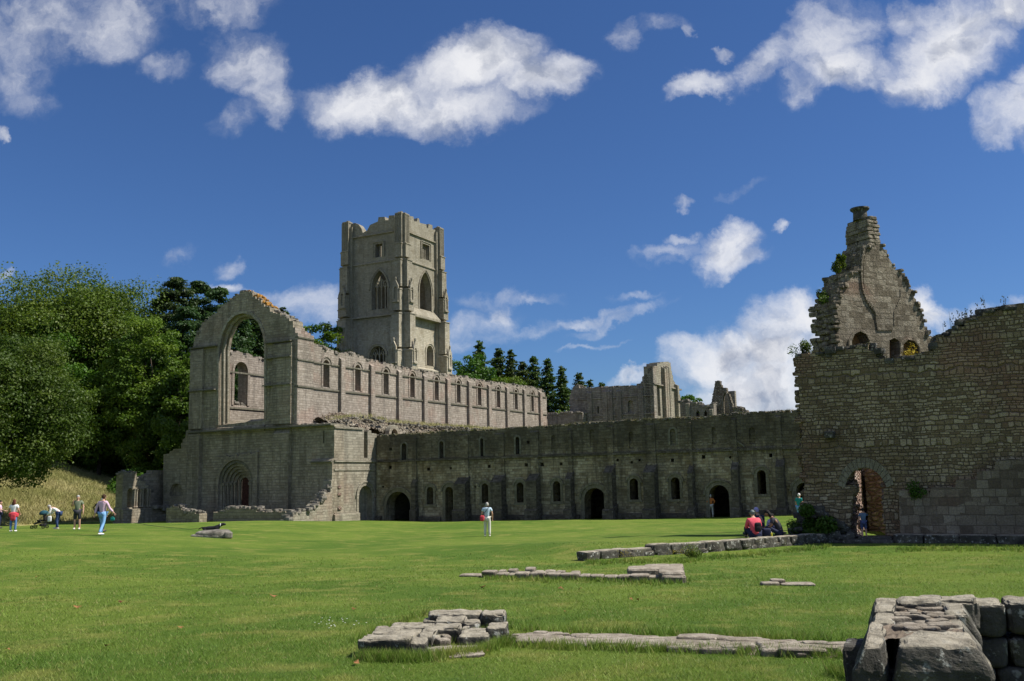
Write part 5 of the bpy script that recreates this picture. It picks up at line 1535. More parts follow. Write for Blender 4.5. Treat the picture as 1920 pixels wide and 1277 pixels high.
def build_low_walls():
    # retaining wall towards the doorway
    (ax, ay), (bx, by) = TW
    A = np.array([ax, ay, 0]); B = np.array([bx, by, 0]); d = (B - A) / np.linalg.norm(B - A); L = np.linalg.norm(B - A); yaw = math.atan2(d[1], d[0])
    nrm = np.array([-d[1], d[0], 0])
    t = thing('low_wall', 'long low lichened retaining wall running from the lawn to the picnic group', 'low wall', (ax, ay, float(gz(ax, ay))))
    r = random.Random(3); x = 0; k = 0
    mt = MB()
    while x < L + 1.2:
        l = r.uniform(.45, 1.0); c = A + d * (x + l / 2)
        z = float(gz(c[0] - nrm[0] * .3, c[1] - nrm[1] * .3))
        h = .36 if x > 2 else .26
        mb = MB(); stone(mb, c + ZV * (z + h - .16) + nrm * .12, (l - .02, .5 + r.uniform(-.05, .05), .32), yaw + r.uniform(-.03, .03), k + 3, .09, 6, 8); mb.build('top_stone', MATS['lichen_stone'], t)
        if x > .8: stone(mt, c + ZV * (z + .02) + nrm * .10 + d * .1, (l * .9, .45, .28), yaw, k + 60, .10, 3, 7)
        if x > .8 and r.random() < .5: stone(mt, c + ZV * (z + .05) + nrm * .02 + d * .3, (l * .5, .35, .2), yaw, k + 90, .12, 3, 6)
        x += l; k += 1
    mt.build('lower_course', MATS['lichen_stone'], t)
    tufts('wall_grass', [A + ZV * float(gz(A[0], A[1])), B + ZV * float(gz(B[0], B[1]))], -nrm * .12, 160, .12, MATS['grass_blade'], t, 12, 12, .07, .012)
    # kerb of blocks in the middle of the lawn
    t = thing('low_wall', 'curving row of low blocks ending in a slab topped pile, middle of the lawn', 'low wall', gp(1050, 1085))
    cc = crop(820, 980, 2.5946)
    rows = [(110, 215, 264, 10), (218, 290, 268, 30), (290, 350, 268, 20), (350, 380, 268, 16), (382, 450, 272, 26), (450, 535, 275, 30), (535, 605, 277, 28), (602, 698, 280, 30), (700, 750, 280, 22), (750, 818, 282, 24), (818, 885, 284, 22), (885, 950, 286, 26), (945, 1040, 290, 34), (1030, 1090, 290, 26)]
    for i, (a, b, y, h) in enumerate(rows):
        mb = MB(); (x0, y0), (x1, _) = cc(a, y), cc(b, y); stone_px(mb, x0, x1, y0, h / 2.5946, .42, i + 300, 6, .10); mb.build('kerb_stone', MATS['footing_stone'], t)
    rows2 = [(300, 335, 246, 12), (345, 390, 248, 18), (430, 478, 246, 24), (480, 520, 248, 12), (525, 580, 250, 14), (585, 625, 250, 12), (650, 700, 252, 12)]
    for i, (a, b, y, h) in enumerate(rows2):
        mb = MB(); (x0, y0), (x1, _) = cc(a, y + 10), cc(b, y + 10); stone_px(mb, x0, x1, y0, (h + 9) / 2.5946, .4, i + 330, 6, .14); mb.build('kerb_stone', MATS['footing_stone'], t)
    for i, (a, b, y, h, dp) in enumerate([(940, 1100, 268, 42, .9), (1020, 1150, 262, 44, .9), (1105, 1225, 292, 50, 1.3), (1108, 1222, 294, 34, .8), (1140, 1215, 262, 46, .8)]):
        mb = MB(); (x0, y0), (x1, _) = cc(a, y), cc(b, y); stone_px(mb, x0, x1, y0, h / 2.5946, dp, i + 350, 6, .08, None, .08, 9); mb.build('slab', MATS['footing_stone'], t)
    # small flush stone right of it
    mb = MB(); stone_px(mb, 1432, 1465, 1098, 5, .35, 11, 6, .1); stone_px(mb, 1450, 1475, 1097, 9, .3, 12, 6, .14); stone_px(mb, 1472, 1530, 1099, 4, .4, 13, 6, .1)
    o = mb.build('flush_stones', MATS['footing_stone'], None, base=gp(1470, 1098)); tag(o, 'few small stones barely showing in the grass below the rubble wall', 'stones')
    # flush footing strip across the foreground
    t = thing('wall_footing', 'flat worn strip of stones and bare earth flush with the foreground grass', 'footing', gp(1250, 1210))
    P0, P1 = gp(965, 1196), gp(1590, 1222)
    dd = P1 - P0; L = np.linalg.norm(dd[:2]); d = dd / L; nn = np.array([-d[1], d[0], 0])
    mb = MB(); N = 80; rr = np.random.default_rng(2)
    V = []; 
    for i in range(N + 1):
        c = P0 + d * (L * i / N)
        for w_ in (-.33 + rr.normal(0, .05), -.15, .05, .22, .36 + rr.normal(0, .05)):
            q = c + nn * w_; V.append([q[0], q[1], float(gz(q[0], q[1])) + .006 + (rr.uniform(.0, .03) if abs(w_) < .25 else -.002)])
    F = [(i * 5 + j, (i + 1) * 5 + j, (i + 1) * 5 + j + 1, i * 5 + j + 1) for i in range(N) for j in range(4)]
    mb.add(V, F); mb.build('bare_earth', MATS['mortar_bed'], t)
    mb = MB(); r = random.Random(8)
    for i in range(120):
        s = r.uniform(0, L); w_ = r.choice((-.2, .0, .22)) + r.gauss(0, .06); q = P0 + d * s + nn * w_; l = r.uniform(.12, .5)
        stone(mb, [q[0], q[1], float(gz(q[0], q[1])) + r.uniform(-.035, .0) + (.03 if s > L * .55 and r.random() < .4 else 0)], (l, l * r.uniform(.4, .7), .12), UYAW * .2 + r.uniform(-.2, .2), i + 700, .12, 6, 7)
    mb.build('footing_stones', MATS['footing_stone'], t)
    # stepped pile, left foreground
    t = thing('stone_pile', 'stepped heap of large weathered blocks with grass between in the foreground', 'stones', gp(800, 1215))
    cf = crop(560, 1120, 2.8235)
    bl = [(318, 585, 318, 92, .42, 1), (588, 672, 318, 74, .45, 2), (640, 720, 268, 62, .7, 3), (700, 855, 245, 78, .45, 4), (850, 1000, 272, 66, .55, 5), (1000, 1108, 246, 86, .5, 6),
          (683, 965, 165, 74, .4, 7), (965, 1100, 172, 82, .42, 8), (660, 730, 170, 44, .3, 9), (725, 880, 190, 62, .38, 10), (505, 635, 236, 40, .4, 11), (470, 640, 200, 34, .55, 12), (380, 520, 240, 46, .55, 13), (870, 960, 190, 54, .35, 14), (560, 700, 215, 52, .4, 15), (680, 745, 262, 44, .35, 16), (440, 620, 252, 40, .5, 17), (860, 900, 215, 46, .3, 18)]
    for a, b, y, h, dp, sd in bl:
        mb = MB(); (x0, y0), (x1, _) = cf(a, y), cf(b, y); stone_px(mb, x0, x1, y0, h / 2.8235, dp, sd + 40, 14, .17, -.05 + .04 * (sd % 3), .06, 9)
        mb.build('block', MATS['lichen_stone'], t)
    mb = MB(); g_ = gp(*cf(810, 318)); stone(mb, g_ + np.array([0, .25, -.02]), (.62, .6, .1), .2, 3, .12, 14, 6); mb.build('flat_slab', MATS['footing_stone'], t)
    mb = MB(); r = random.Random(4)
    for i in range(46):
        a, y = r.uniform(400, 1000), r.uniform(185, 270); q = gp(*cf(a, y)); stone(mb, q + ZV * r.uniform(.0, .06), (r.uniform(.08, .22), r.uniform(.08, .2), r.uniform(.06, .14)), r.uniform(0, 3), i, .15, 6, 5)
    mb.build('small_stones', MATS['footing_stone'], t)
    # wall stub with chamfered coping, right foreground, and the wall row behind it
    t = thing('wall_stub', 'massive coped wall stub with a mortar gap in the right foreground corner', 'low wall', at(1720, 1213, 6.8) * np.array([1, 1, 0]))
    z1 = at(1720, 1213, 6.3)[2]
    O = at(1600, 1213, 6.3) * np.array([1, 1, 0]); Wd = (1838 - 1600) / FPX * 6.3
    Y = math.atan2(FU[1], FU[0])
    r = random.Random(12)
    def cop(u0, u1, v0, v1, zt, h, sd, chl=.0, chr_=.0, chf=.0, mat='lichen_stone', n=14):
        mb = MB(); V0 = len(mb.v)
        c = O + FU * (u0 + u1) / 2 + FE * (v0 + v1) / 2 + ZV * (zt - h / 2)
        tmp = MB(); stone(tmp, (0, 0, 0), (u1 - u0 - .012, v1 - v0 - .012, h), 0, sd, .10, n, 12)
        q = tmp.v[0]
        tz_ = np.clip((q[:, 2] / h + .5 - .35) / .65, 0, 1)        # chamfers in the upper part
        hu, hv = (u1 - u0) / 2, (v1 - v0) / 2
        q[:, 0] += np.where(q[:, 0] < 0, chl, 0) * tz_ * np.clip(-q[:, 0] / hu, 0, 1) - np.where(q[:, 0] > 0, chr_, 0) * tz_ * np.clip(q[:, 0] / hu, 0, 1)
        q[:, 1] += np.where(q[:, 1] < 0, chf, 0) * tz_ * np.clip(-q[:, 1] / hv, 0, 1)
        Wq = c + q[:, 0:1] * FU + q[:, 1:2] * FE + q[:, 2:3] * ZV
        mb.add(Wq, tmp.f); return mb.build('coping_stone' if mat == 'lichen_stone' and zt > .45 else 'block', MATS[mat], t)
    # coping: left, front right, right side, back
    cop(-.02, .20, 0, .95, z1 + .02, .26, 1, .09, .01, .05, n=20)
    cop(.262, Wd, 0, .66, z1 + .01, .24, 2, .01, .08, .05, n=20)
    cop(.00, .24, .95, 1.45, z1 + .02, .26, 3, .10, 0)
    cop(Wd - .26, Wd, .62, 1.3, z1 + .0, .28, 4, 0, .13)
    cop(Wd - .24, Wd + .02, 1.3, 1.9, z1 + .04, .28, 5, 0, .10)
    cop(.02, .26, 1.45, 2.1, z1 + .06, .26, 6, .06, 0)
    cop(.24, .62, 1.75, 2.2, z1 + .07, .20, 7)
    cop(.55, Wd + .05, 1.9, 2.3, z1 + .06, .24, 8)
    mb = MB(); N = 26; rr = np.random.default_rng(5); V = []
    for i in range(N + 1):
        for j in range(N + 1):
            u = .12 + (Wd - .12 - .14) * i / N; v = .46 + 1.5 * j / N
            q = O + FU * u + FE * v; V.append([q[0], q[1], z1 - .012 + .012 * math.sin(u * 14 + v * 5) + .010 * math.sin(v * 17 - u * 6) + rr.normal(0, .004)])
    mb.add(V, [(i * (N + 1) + j, (i + 1) * (N + 1) + j, (i + 1) * (N + 1) + j + 1, i * (N + 1) + j + 1) for i in range(N) for j in range(N)])
    mb.build('mortar_core', MATS['mortar_bed'], t)
    mb = MB()
    for k in range(34):
        u, v = r.uniform(.2, Wd - .22), r.uniform(.65, 1.9); q = O + FU * u + FE * v
        stone(mb, [q[0], q[1], z1 - .02 + r.uniform(0, .02)], (r.uniform(.06, .24), r.uniform(.05, .15), r.uniform(.04, .09)), Y + r.uniform(-.3, .3), k, .16, 6, 5)
    mb.build('core_stones', MATS['footing_stone'], t)
    # courses below
    for zi, (za, hb) in enumerate(((z1 - .225, .24), (z1 - .47, .34))):
        cuts = [-.01, .22, .36, .70, Wd + .01] if zi == 0 else [-.01, .30, .62, Wd + .01]
        for a, b in zip(cuts[:-1], cuts[1:]): cop(a, b, .02, .5, za, hb, int(a * 100) + zi, mat='dark_stone')
        for a, b in ((.5, 1.1), (1.1, 1.7), (1.7, 2.2)):
            cop(-.01, .3, a, b, za, hb, int(a * 50) + zi + 9, mat='dark_stone'); cop(Wd - .3, Wd + .01, a, b, za, hb, int(a * 50) + zi + 19, mat='dark_stone')
    cop(.21, Wd - .1, .55, 2.1, z1 - .03, .8, 77, mat='dark_stone')
    cop(-.16, .02, 1.2, 1.5, .42, .5, 78, mat='dark_stone')
    # row of big blocks behind, running off to the right
    t = thing('low_wall', 'wall of big squared lichened blocks running off the right edge of the photo', 'low wall', at(1880, 1250, 8.2) * np.array([1, 1, 0]))
    Ob = at(1800, 1130, 8.15); zt = at(1840, 1130, 8.15)[2]; Ob[2] = 0
    d = UV_ * .6 + FU * .4; d /= np.linalg.norm(d); yw = math.atan2(d[1], d[0]); dn = np.array([-d[1], d[0], 0])
    x = -.02; lens = [.37, .42, .5, .45, .6, .5, .6]
    for i, l in enumerate(lens):
        mb = MB(); stone(mb, Ob + d * (x + l / 2) + dn * .25 + ZV * (zt - .13 + .012 * (i % 2)), (l - .012, .5, .27), yw, 20 + i, .13, 14, 9); mb.build('top_block', MATS['lichen_stone'], t)
        x += l
    for row, (zo, hh) in enumerate(((.40, .25), (.66, .28))):
        x = -.2
        for i in range(7):
            l = r.uniform(.4, .65); mb = MB(); stone(mb, Ob + d * (x + l / 2) + dn * .27 + ZV * (zt - zo), (l - .012, .5, hh), yw, 40 + i + row * 9, .11, 14, 10); mb.build('block', MATS['dark_stone'], t); x += l
    # flat outcrop with the dog behind
    t = thing('flat_boulder', 'flat pale boulder slab lying alone on the left lawn', 'boulder', gp(392, 1007))
    mb = MB(); g_ = gp(395, 1008); D = g_[1]; k = D / FPX
    stone(mb, g_ + np.array([0, .4, .12]), (62 * k, 1.1, .46), .05, 5, .22, 14, 3.4); mb.build('slab', MATS['loose_stone'], t)
    mb = MB(); stone(mb, g_ + np.array([-22 * k, .1, .05]), (30 * k, .6, .24), 0, 6, .16, 6, 5); mb.build('broken_piece', MATS['loose_stone'], t); mb = MB(); stone(mb, g_ + np.array([31 * k, .1, .10]), (15 * k, .5, .32), .3, 8, .18, 6, 4); mb.build('broken_piece', MATS['loose_stone'], t)
build_low_walls()

# ------------------------------------------------------------------ trees
def leaf_quads(C, N, size, rng, flat=.5):
    """small folded leaf clumps at centres C facing roughly N"""
    n = len(C)
    nn = N * (1 - flat) + rng.normal(0, 1, (n, 3)) * .55 + np.array([0, 0, .35])
    nn /= np.linalg.norm(nn, axis=1)[:, None] + 1e-9
    a = rng.normal(0, 1, (n, 3)); t = np.cross(nn, a); t /= np.linalg.norm(t, axis=1)[:, None] + 1e-9
    b = np.cross(nn, t)
    s = size * rng.uniform(.55, 1.3, n)[:, None]
    V = np.empty((n, 4, 3))
    V[:, 0] = C - t * s * .5; V[:, 1] = C + b * s * .33 + t * s * rng.uniform(-.1, .1, (n, 1)); V[:, 2] = C + t * s * .5; V[:, 3] = C - b * s * .33
    V[:, 1] += nn * s * .12; V[:, 3] += nn * s * .12
    return V.reshape(-1, 3), np.arange(n * 4).reshape(-1, 4)

def limb(mb, a, b, r0, r1, n=7, bend=.06, seg=4, seed=0):
    r = np.random.default_rng(seed)
    a, b = np.array(a, float), np.array(b, float); L = np.linalg.norm(b - a)
    pts = [a + (b - a) * i / seg + (r.normal(0, bend * L, 3) * (0 < i < seg)) for i in range(seg + 1)]
    V, F = [], []
    for i, p in enumerate(pts):
        d = pts[min(i + 1, seg)] - pts[max(i - 1, 0)]; d /= np.linalg.norm(d)
        x = np.cross(d, [0.3, .2, 1] if abs(d[2]) < .9 else [1, 0, 0]); x /= np.linalg.norm(x); y = np.cross(d, x)
        rr = r0 + (r1 - r0) * i / seg
        V += [p + rr * (x * math.cos(t) + y * math.sin(t)) for t in np.arange(n) * 2 * math.pi / n]
    for i in range(seg):
        F += [(i * n + j, i * n + (j + 1) % n, (i + 1) * n + (j + 1) % n, (i + 1) * n + j) for j in range(n)]
    F += [tuple(range(n))[::-1], tuple(range(seg * n, (seg + 1) * n))]
    mb.add(V, F)

def sphere_pts(n, rng):
    v = rng.normal(0, 1, (n, 3)); return v / np.linalg.norm(v, axis=1)[:, None]

def crown_broad(h, r, nl, leaves, size, seed, low=.12, lobe=(.20, .36), openness=.0):
    """returns leaf mesh arrays and lobe centres for a broadleaf crown of height h, radius r (base at 0)"""
    rng = np.random.default_rng(seed)
    c0 = np.array([0, 0, h * (low + 1) / 2]); ax = np.array([r, r, h * (1 - low) / 2 * 1.03])
    D = sphere_pts(nl * 3, rng)
    keep = []
    for d in D:                                    # spread lobes
        if all(np.dot(d, k) < math.cos(1.7 / math.sqrt(nl)) for k in keep): keep.append(d)
        if len(keep) >= nl: break
    L = np.array(keep); nL = len(L)
    rad_ = rng.uniform(*lobe, nL) * r * (1 - .25 * np.abs(L[:, 2]))
    push = rng.uniform(.66, 1.0, nL)
    CC = c0 + L * (ax - rad_[:, None] * .85) * push[:, None]
    CC[:, 2] += rng.normal(0, .03 * h, nL)
    inner = c0 + rng.normal(0, .3, (nL // 2, 3)) * ax; CC = np.vstack([CC, inner]); rad_ = np.concatenate([rad_, rng.uniform(*lobe, len(inner)) * r])
    w = rad_ ** 2; idx = rng.choice(len(CC), leaves, p=w / w.sum())
    d = sphere_pts(leaves, rng); d[:, 2] = np.where(rng.random(leaves) < .45, np.abs(d[:, 2]), d[:, 2])
    rr = rad_[idx] * (rng.uniform(.55, 1.0, leaves) if not openness else rng.uniform(.3, 1.2, leaves))
    fz = 1 + .22 * np.sin(d[:, 0] * 7 + idx) * np.sin(d[:, 1] * 6 + idx * 2) + .14 * np.sin(d[:, 2] * 13 + idx)
    P_ = CC[idx] + d * (rr * fz)[:, None] * np.array([1, 1, .72])
    V, F = leaf_quads(P_, d, size, rng)
    tint = np.clip(rng.normal(.45, .11, leaves) + .22 * np.sin(idx * 1.7) , 0, 1)
    return V, F, np.repeat(tint, 4), CC[:nL]

def tree_broad(name, label, x, y, h, r, mat, seed, leaves=26000, size=.42, nl=60, low=.12, lobe=(.20, .36), group=None, op_=0.0, cat='tree'):
    z = float(max(gz(x, y), hill_z(x, y)))
    t = thing(name, label, cat, (x, y, z), group)
    V, F, tint, CC = crown_broad(h, r, nl, leaves, size, seed, low, lobe, op_)
    npmesh('crown', V + np.array([x, y, z]), F, MATS[mat], t, attr=tint)
    mb = MB(); b = np.array([x, y, z]); tr = max(.12, h * .022)
    limb(mb, b - ZV * .3, b + ZV * h * .72, tr, tr * .35, 8, .02, 5, seed)
    rg = np.random.default_rng(seed)
    for k in range(0, len(CC), 3):
        s = b + ZV * h * rg.uniform(.2, .55); limb(mb, s, b + CC[k] * .92, tr * .35, tr * .08, 5, .05, 4, k)
    mb.build('trunk', MATS['bark'], t, smooth=True)
    return t

def crown_conifer(h, r, leaves, size, seed, kind='spruce', low=.12):
    rng = np.random.default_rng(seed)
    P_, Nn, br = [], [], []
    if kind == 'spruce':
        nw = int(16 + h * 1.1)
        for k in range(nw):
            f = (k + rng.uniform(-.3, .3)) / nw
            zc = h * (low + (1 - low) * f); R = r * (1 - f) ** .62 * rng.uniform(.75, 1.1) + .12
            nb = int(5 + 5 * (1 - f))
            a0 = rng.uniform(0, 6)
            for j in range(nb):
                a = a0 + 2 * math.pi * j / nb + rng.normal(0, .2); Rb = R * rng.uniform(.65, 1.15)
                tip = np.array([math.cos(a) * Rb, math.sin(a) * Rb, -Rb * rng.uniform(.05, .5)]); zc = h * (low + (1 - low) * min(1, f + rng.normal(0, .012)))
                br.append((np.array([0, 0, zc]), np.array([0, 0, zc]) + tip))
                m = max(6, int(leaves / (nw * 7) * (Rb / r + .25) * 1.6)); s = rng.uniform(.12, 1, m) ** .8
                p = np.array([0, 0, zc]) + tip * s[:, None]; wd = .20 * Rb * (1.2 - s)[:, None] + .14
                p = p + rng.normal(0, 1, (m, 3)) * wd * np.array([1, 1, .42]); p[:, 2] -= rng.random(m) * .22 * size
                P_.append(p); nn = np.tile(np.array([math.cos(a) * .5, math.sin(a) * .5, .8]), (m, 1)); Nn.append(nn)
    else:   # pine: layered flat pads on bare limbs
        n = 105
        for k in range(n):
            f = rng.random() ** .8; zc = h * (low + (1 - low) * f)
            prof = math.sin(math.pi * min(1, .22 + .78 * (f ** .9))) ** .6 if f > .6 else (.62 + .4 * f)
            R = r * prof * rng.uniform(.3, 1.05); a = rng.uniform(0, 2 * math.pi)
            c = np.array([math.cos(a) * R, math.sin(a) * R, zc]); pr = r * rng.uniform(.16, .34)
            br.append((np.array([0, 0, zc - .12 * R - .4]), c))
            m = int(leaves / n); d = sphere_pts(m, rng)
            p = c + d * (pr * rng.uniform(.4, 1.1, m))[:, None] * np.array([1, 1, .42]); P_.append(p); Nn.append(d + np.array([0, 0, .6]))
    P_ = np.vstack(P_); Nn = np.vstack(Nn)
    V, F = leaf_quads(P_, Nn, size, rng)
    tint = np.clip(rng.normal(.45, .22, len(P_)), 0, 1)
    return V, F, np.repeat(tint, 4), br

def tree_conifer(name, label, x, y, h, r, mat, seed, leaves=14000, size=.42, kind='spruce', low=.1, group=None):
    z = float(max(gz(x, y), hill_z(x, y)))
    t = thing(name, label, 'tree', (x, y, z), group)
    V, F, tint, br = crown_conifer(h, r, leaves, size, seed, kind, low)
    npmesh('crown', V + np.array([x, y, z]), F, MATS[mat], t, attr=tint)
    mb = MB(); b = np.array([x, y, z]); tr = max(.12, h * .014)
    limb(mb, b - ZV * .3, b + ZV * h * .97, tr, .03, 7, .004, 5, seed)
    for a, c in br[::2]: limb(mb, b + a, b + c, tr * .25, .02, 4, .02, 2, 1)
    mb.build('trunk', MATS['bark'], t, smooth=True)
    return t

def copy_tree(o, x, y, s, rz, label, group=None, sz=1.0):
    z = float(max(gz(x, y), hill_z(x, y)))
    r = o.copy(); COL.objects.link(r); r.location = (x, y, z); r.rotation_euler = (0, 0, rz); r.scale = (s, s, s * sz)
    r['label'] = label
    if group: r['group'] = group
    for ch in list(o.children):
        c = ch.copy(); COL.objects.link(c); c.parent = r
    return r

def tpos(px, D):
    q = at(px, 900, D); return q[0], q[1]
def theight(px, py, D):
    q = at(px, py, D); return q[2] - float(max(gz(q[0], q[1]), hill_z(q[0], q[1])))

def forest():
    G1 = 'trees on the bank left of the church'
    x, y = tpos(146, 124); h = theight(150, 486, 124)
    tree_broad('broadleaf_tree', 'tallest rounded tree with an airy olive crown, topmost on the left bank', x, y, h, 12.6, 'olive_leaf', 1, 105000, .34, 80, .22, (.26, .40), G1, .0)
    x, y = tpos(20, 119); tree_broad('broadleaf_tree', 'wide green tree filling the left edge behind the drooping lawn tree', x, y, theight(20, 548, 119), 9.6, 'bright_leaf', 2, 60000, .35, 80, .05, (.18, .32), G1)
    x, y = tpos(262, 114); tree_broad('broadleaf_tree', 'dense leafy tree closest to the ruined west gable on its left', x, y, theight(262, 584, 114), 6.0, 'bright_leaf', 3, 50000, .32, 70, .06, (.2, .34), G1)
    x, y = tpos(130, 121); tree_broad('broadleaf_tree', 'mid green tree under the tall olive crowned one', x, y, theight(130, 650, 121), 7.4, 'broad_leaf', 4, 34000, .40, 70, .04, (.2, .36), G1)
    x, y = tpos(210, 122); tree_broad('broadleaf_tree', 'dark shaded tree between the two brightest ones on the bank', x, y, theight(210, 630, 122), 7.2, 'broad_leaf', 14, 34000, .40, 70, .04, (.2, .36), G1)
    x, y = tpos(335, 112); tree_broad('broadleaf_tree', 'narrow tree squeezed against the left edge of the west front', x, y, theight(335, 655, 112), 4.0, 'broad_leaf', 5, 22000, .38, 50, .05, (.22, .36), G1)
    x, y = tpos(80, 117); tree_broad('broadleaf_tree', 'leafy tree rising between the drooping lawn tree and the tall olive crown', x, y, theight(80, 590, 117), 7.4, 'broad_leaf', 17, 52000, .34, 70, .05, (.2, .36), G1)
    x, y = tpos(185, 116); tree_broad('broadleaf_tree', 'lower leafy tree at the middle of the bank above the straw grass', x, y, theight(185, 690, 116), 5.4, 'bright_leaf', 18, 28000, .38, 60, .05, (.2, .36), G1)
    x, y = tpos(300, 117); tree_broad('broadleaf_tree', 'dark leafy tree tucked behind the broken left shoulder of the church', x, y, theight(300, 610, 117), 6.0, 'broad_leaf', 19, 32000, .40, 70, .05, (.2, .36), G1)
    # drooping tree on the lawn edge
    x, y = tpos(-28, 84); tree_broad('broadleaf_tree', 'near drooping tree with feathery grey green crown at the left edge', x, y, theight(-20, 598, 84), 9.2, 'larch_leaf', 6, 120000, .24, 110, .06, (.16, .28), G1)
    # pines left of the gable
    G2 = 'dark pines behind the west gable'
    p = None
    spec = [(318, 520, 128, 4.6, 'topmost left pine of the dark clump, beside the airy olive tree'), (362, 528, 132, 4.4, 'middle pine of the dark clump, left of the gable'), (402, 540, 126, 4.0, 'pine touching the left slope of the gable'), (340, 575, 120, 4.2, 'lower pine in front of the dark clump'), (288, 560, 130, 4.2, 'pine half hidden behind the leafy tree nearest the gable')]
    for i, (px, py, D, r, lb) in enumerate(spec):
        x, y = tpos(px, D); h = theight(px, py, D)
        if i < 2: o = tree_conifer('pine_tree', lb, x, y, h, r, 'pine_needle', 20 + i, 22000, .40, 'pine', .12, G2); base = (o, h)
        else: copy_tree(base[0], x, y, h / base[1], i * 1.7, lb, G2)
    spec = [(447, 560, 134, 5.2, 'big dark conifer framed by the empty west window'), (492, 575, 138, 4.4, 'second conifer showing in the right side of the west window'), (528, 572, 140, 4.0, 'conifer tip just above the sloping gable coping'), (470, 545, 142, 4.4, 'conifer peeping over the gable top')]
    for i, (px, py, D, r, lb) in enumerate(spec):
        x, y = tpos(px, D); h = theight(px, py, D)
        if i == 0: o = tree_conifer('spruce_tree', lb, x, y, h, r, 'pine_needle', 31, 24000, .42, 'spruce', .08, G2); base = (o, h)
        else: copy_tree(base[0], x, y, h / base[1], i * 2.1, lb, G2)
    # rounded trees between the gable and the tower
    x, y = tpos(575, 152); tree_broad('broadleaf_tree', 'rounded tree showing between the gable and tower, left one', x, y, theight(575, 596, 152), 5.2, 'broad_leaf', 8, 24000, .46, 60, .05, (.2, .34))
    x, y = tpos(622, 156); tree_broad('broadleaf_tree', 'rounded tree touching the left side of the bell tower', x, y, theight(620, 588, 156), 5.6, 'bright_leaf', 9, 24000, .46, 60, .05, (.2, .34))
    # right of the tower
    G3 = 'row of conifers right of the bell tower'
    x, y = tpos(884, 182); tree_broad('broadleaf_tree', 'rounded dark tree standing right against the bell tower', x, y, theight(884, 648, 182), 6.4, 'broad_leaf', 10, 26000, .48, 60, .02, (.2, .34))
    x, y = tpos(955, 172); tree_broad('broadleaf_tree', 'low pale green tree top just above the clerestory wall', x, y, theight(955, 692, 172), 5.4, 'bright_leaf', 11, 18000, .44, 50, .02, (.2, .34))
    x, y = tpos(1052, 160); tree_broad('bush', 'bright green bush in the gap between nave end and transept', x, y, theight(1052, 748, 160), 4.8, 'bright_leaf', 12, 16000, .42, 40, .0, (.25, .4), cat='bush')
    x, y = tpos(925, 205); tree_broad('broadleaf_tree', 'deep green leafy tree behind the first conifers right of the tower', x, y, theight(925, 676, 205), 6.5, 'broad_leaf', 51, 22000, .48, 60, .02, (.2, .34))
    x, y = tpos(985, 205); tree_broad('broadleaf_tree', 'deep green leafy tree behind the middle of the conifer row', x, y, theight(985, 694, 205), 6.5, 'broad_leaf', 52, 22000, .48, 60, .02, (.2, .34))
    x, y = tpos(1085, 205); tree_broad('broadleaf_tree', 'low leafy tree behind the last conifers, left of the transept top', x, y, theight(1085, 722, 205), 5.5, 'broad_leaf', 53, 18000, .48, 50, .02, (.2, .34))
    lab = ['first conifer right of the rounded dark tree', 'slim dark conifer second in the row', 'pointed conifer third in the row', 'tall full conifer above the middle of the wall end', 'lopsided conifer near the end of the nave wall', 'shaggy conifer over the gap after the nave end', 'isolated slim conifer left of the transept', 'small conifer behind the left corner of the transept', 'low conifer tip over the transept wall top', 'lowest conifer tip furthest right over the transept']
    spec = [(903, 640, 190, 5.0), (940, 652, 195, 5.2), (963, 656, 190, 4.6), (1006, 666, 185, 5.8), (1033, 672, 180, 4.8), (985, 676, 178, 5.0), (1059, 687, 176, 4.6), (1092, 697, 178, 4.4), (1112, 712, 186, 4.4), (1134, 715, 186, 4.0)]
    pr = []
    for i, ((px, py, D, r), lb) in enumerate(zip(spec, lab)):
        x, y = tpos(px, D); h = theight(px, py, D)
        if i < 2: o = tree_conifer('spruce_tree', lb, x, y, h, r * 1.0, 'spruce_needle', 40 + i, 17000, .50, 'spruce', .10 + .06 * i, G3); pr.append((o, h))
        else:
            o, h0 = pr[i % 2]; copy_tree(o, x, y, h / h0, i * 1.3, lb, G3)
    x, y = tpos(1300, 190); tree_broad('broadleaf_tree', 'distant dark tree between the transept and pointed arch fragment', x, y, theight(1300, 739, 190), 4.4, 'broad_leaf', 13, 12000, .5, 40, .0, (.22, .36))
    x, y = tpos(1385, 200); tree_broad('broadleaf_tree', 'distant dark tree right of the pointed arch fragment', x, y, theight(1385, 760, 200), 3.2, 'broad_leaf', 15, 9000, .5, 30, .0, (.22, .36))
    x, y = tpos(1272, 186); tree_broad('broadleaf_tree', 'distant tree hard against the sunny side of the transept', x, y, theight(1272, 742, 186), 3.6, 'broad_leaf', 16, 9000, .5, 30, .0, (.22, .36))
    # shady undergrowth beneath the bank trees: one mass
    rg = np.random.default_rng(9)
    V_, F_, T_, k0 = [], [], [], 0
    for i in range(120):
        px = rg.uniform(-60, 350); D = rg.uniform(119 if px < 228 else 103, 134); q = at(px, 900, D); z = float(max(gz(q[0], q[1]), hill_z(q[0], q[1])))
        b = ((q[0] - ORG[0]) * UV_[0] + (q[1] - ORG[1]) * UV_[1])
        rr = rg.uniform(1.3, 3.0); n = int(420 * rr)
        d = sphere_pts(n, rg); d[:, 2] = np.abs(d[:, 2])
        P_ = np.array([q[0], q[1], z - .2]) + d * rr * rg.uniform(.7, 1.05, n)[:, None] * np.array([1, 1, rg.uniform(.7, 1.3)])
        V, F = leaf_quads(P_, d, .42, rg); V_.append(V); F_.append(F + k0); k0 += len(V); T_.append(np.clip(rg.normal(.35, .2, len(V)), 0, 1))
    o = npmesh('undergrowth', np.vstack(V_), np.vstack(F_), MATS['broad_leaf'], None, attr=np.concatenate(T_)); tag(o, 'shady mass of shrubs under the trees on the left bank', 'undergrowth', kind='stuff')
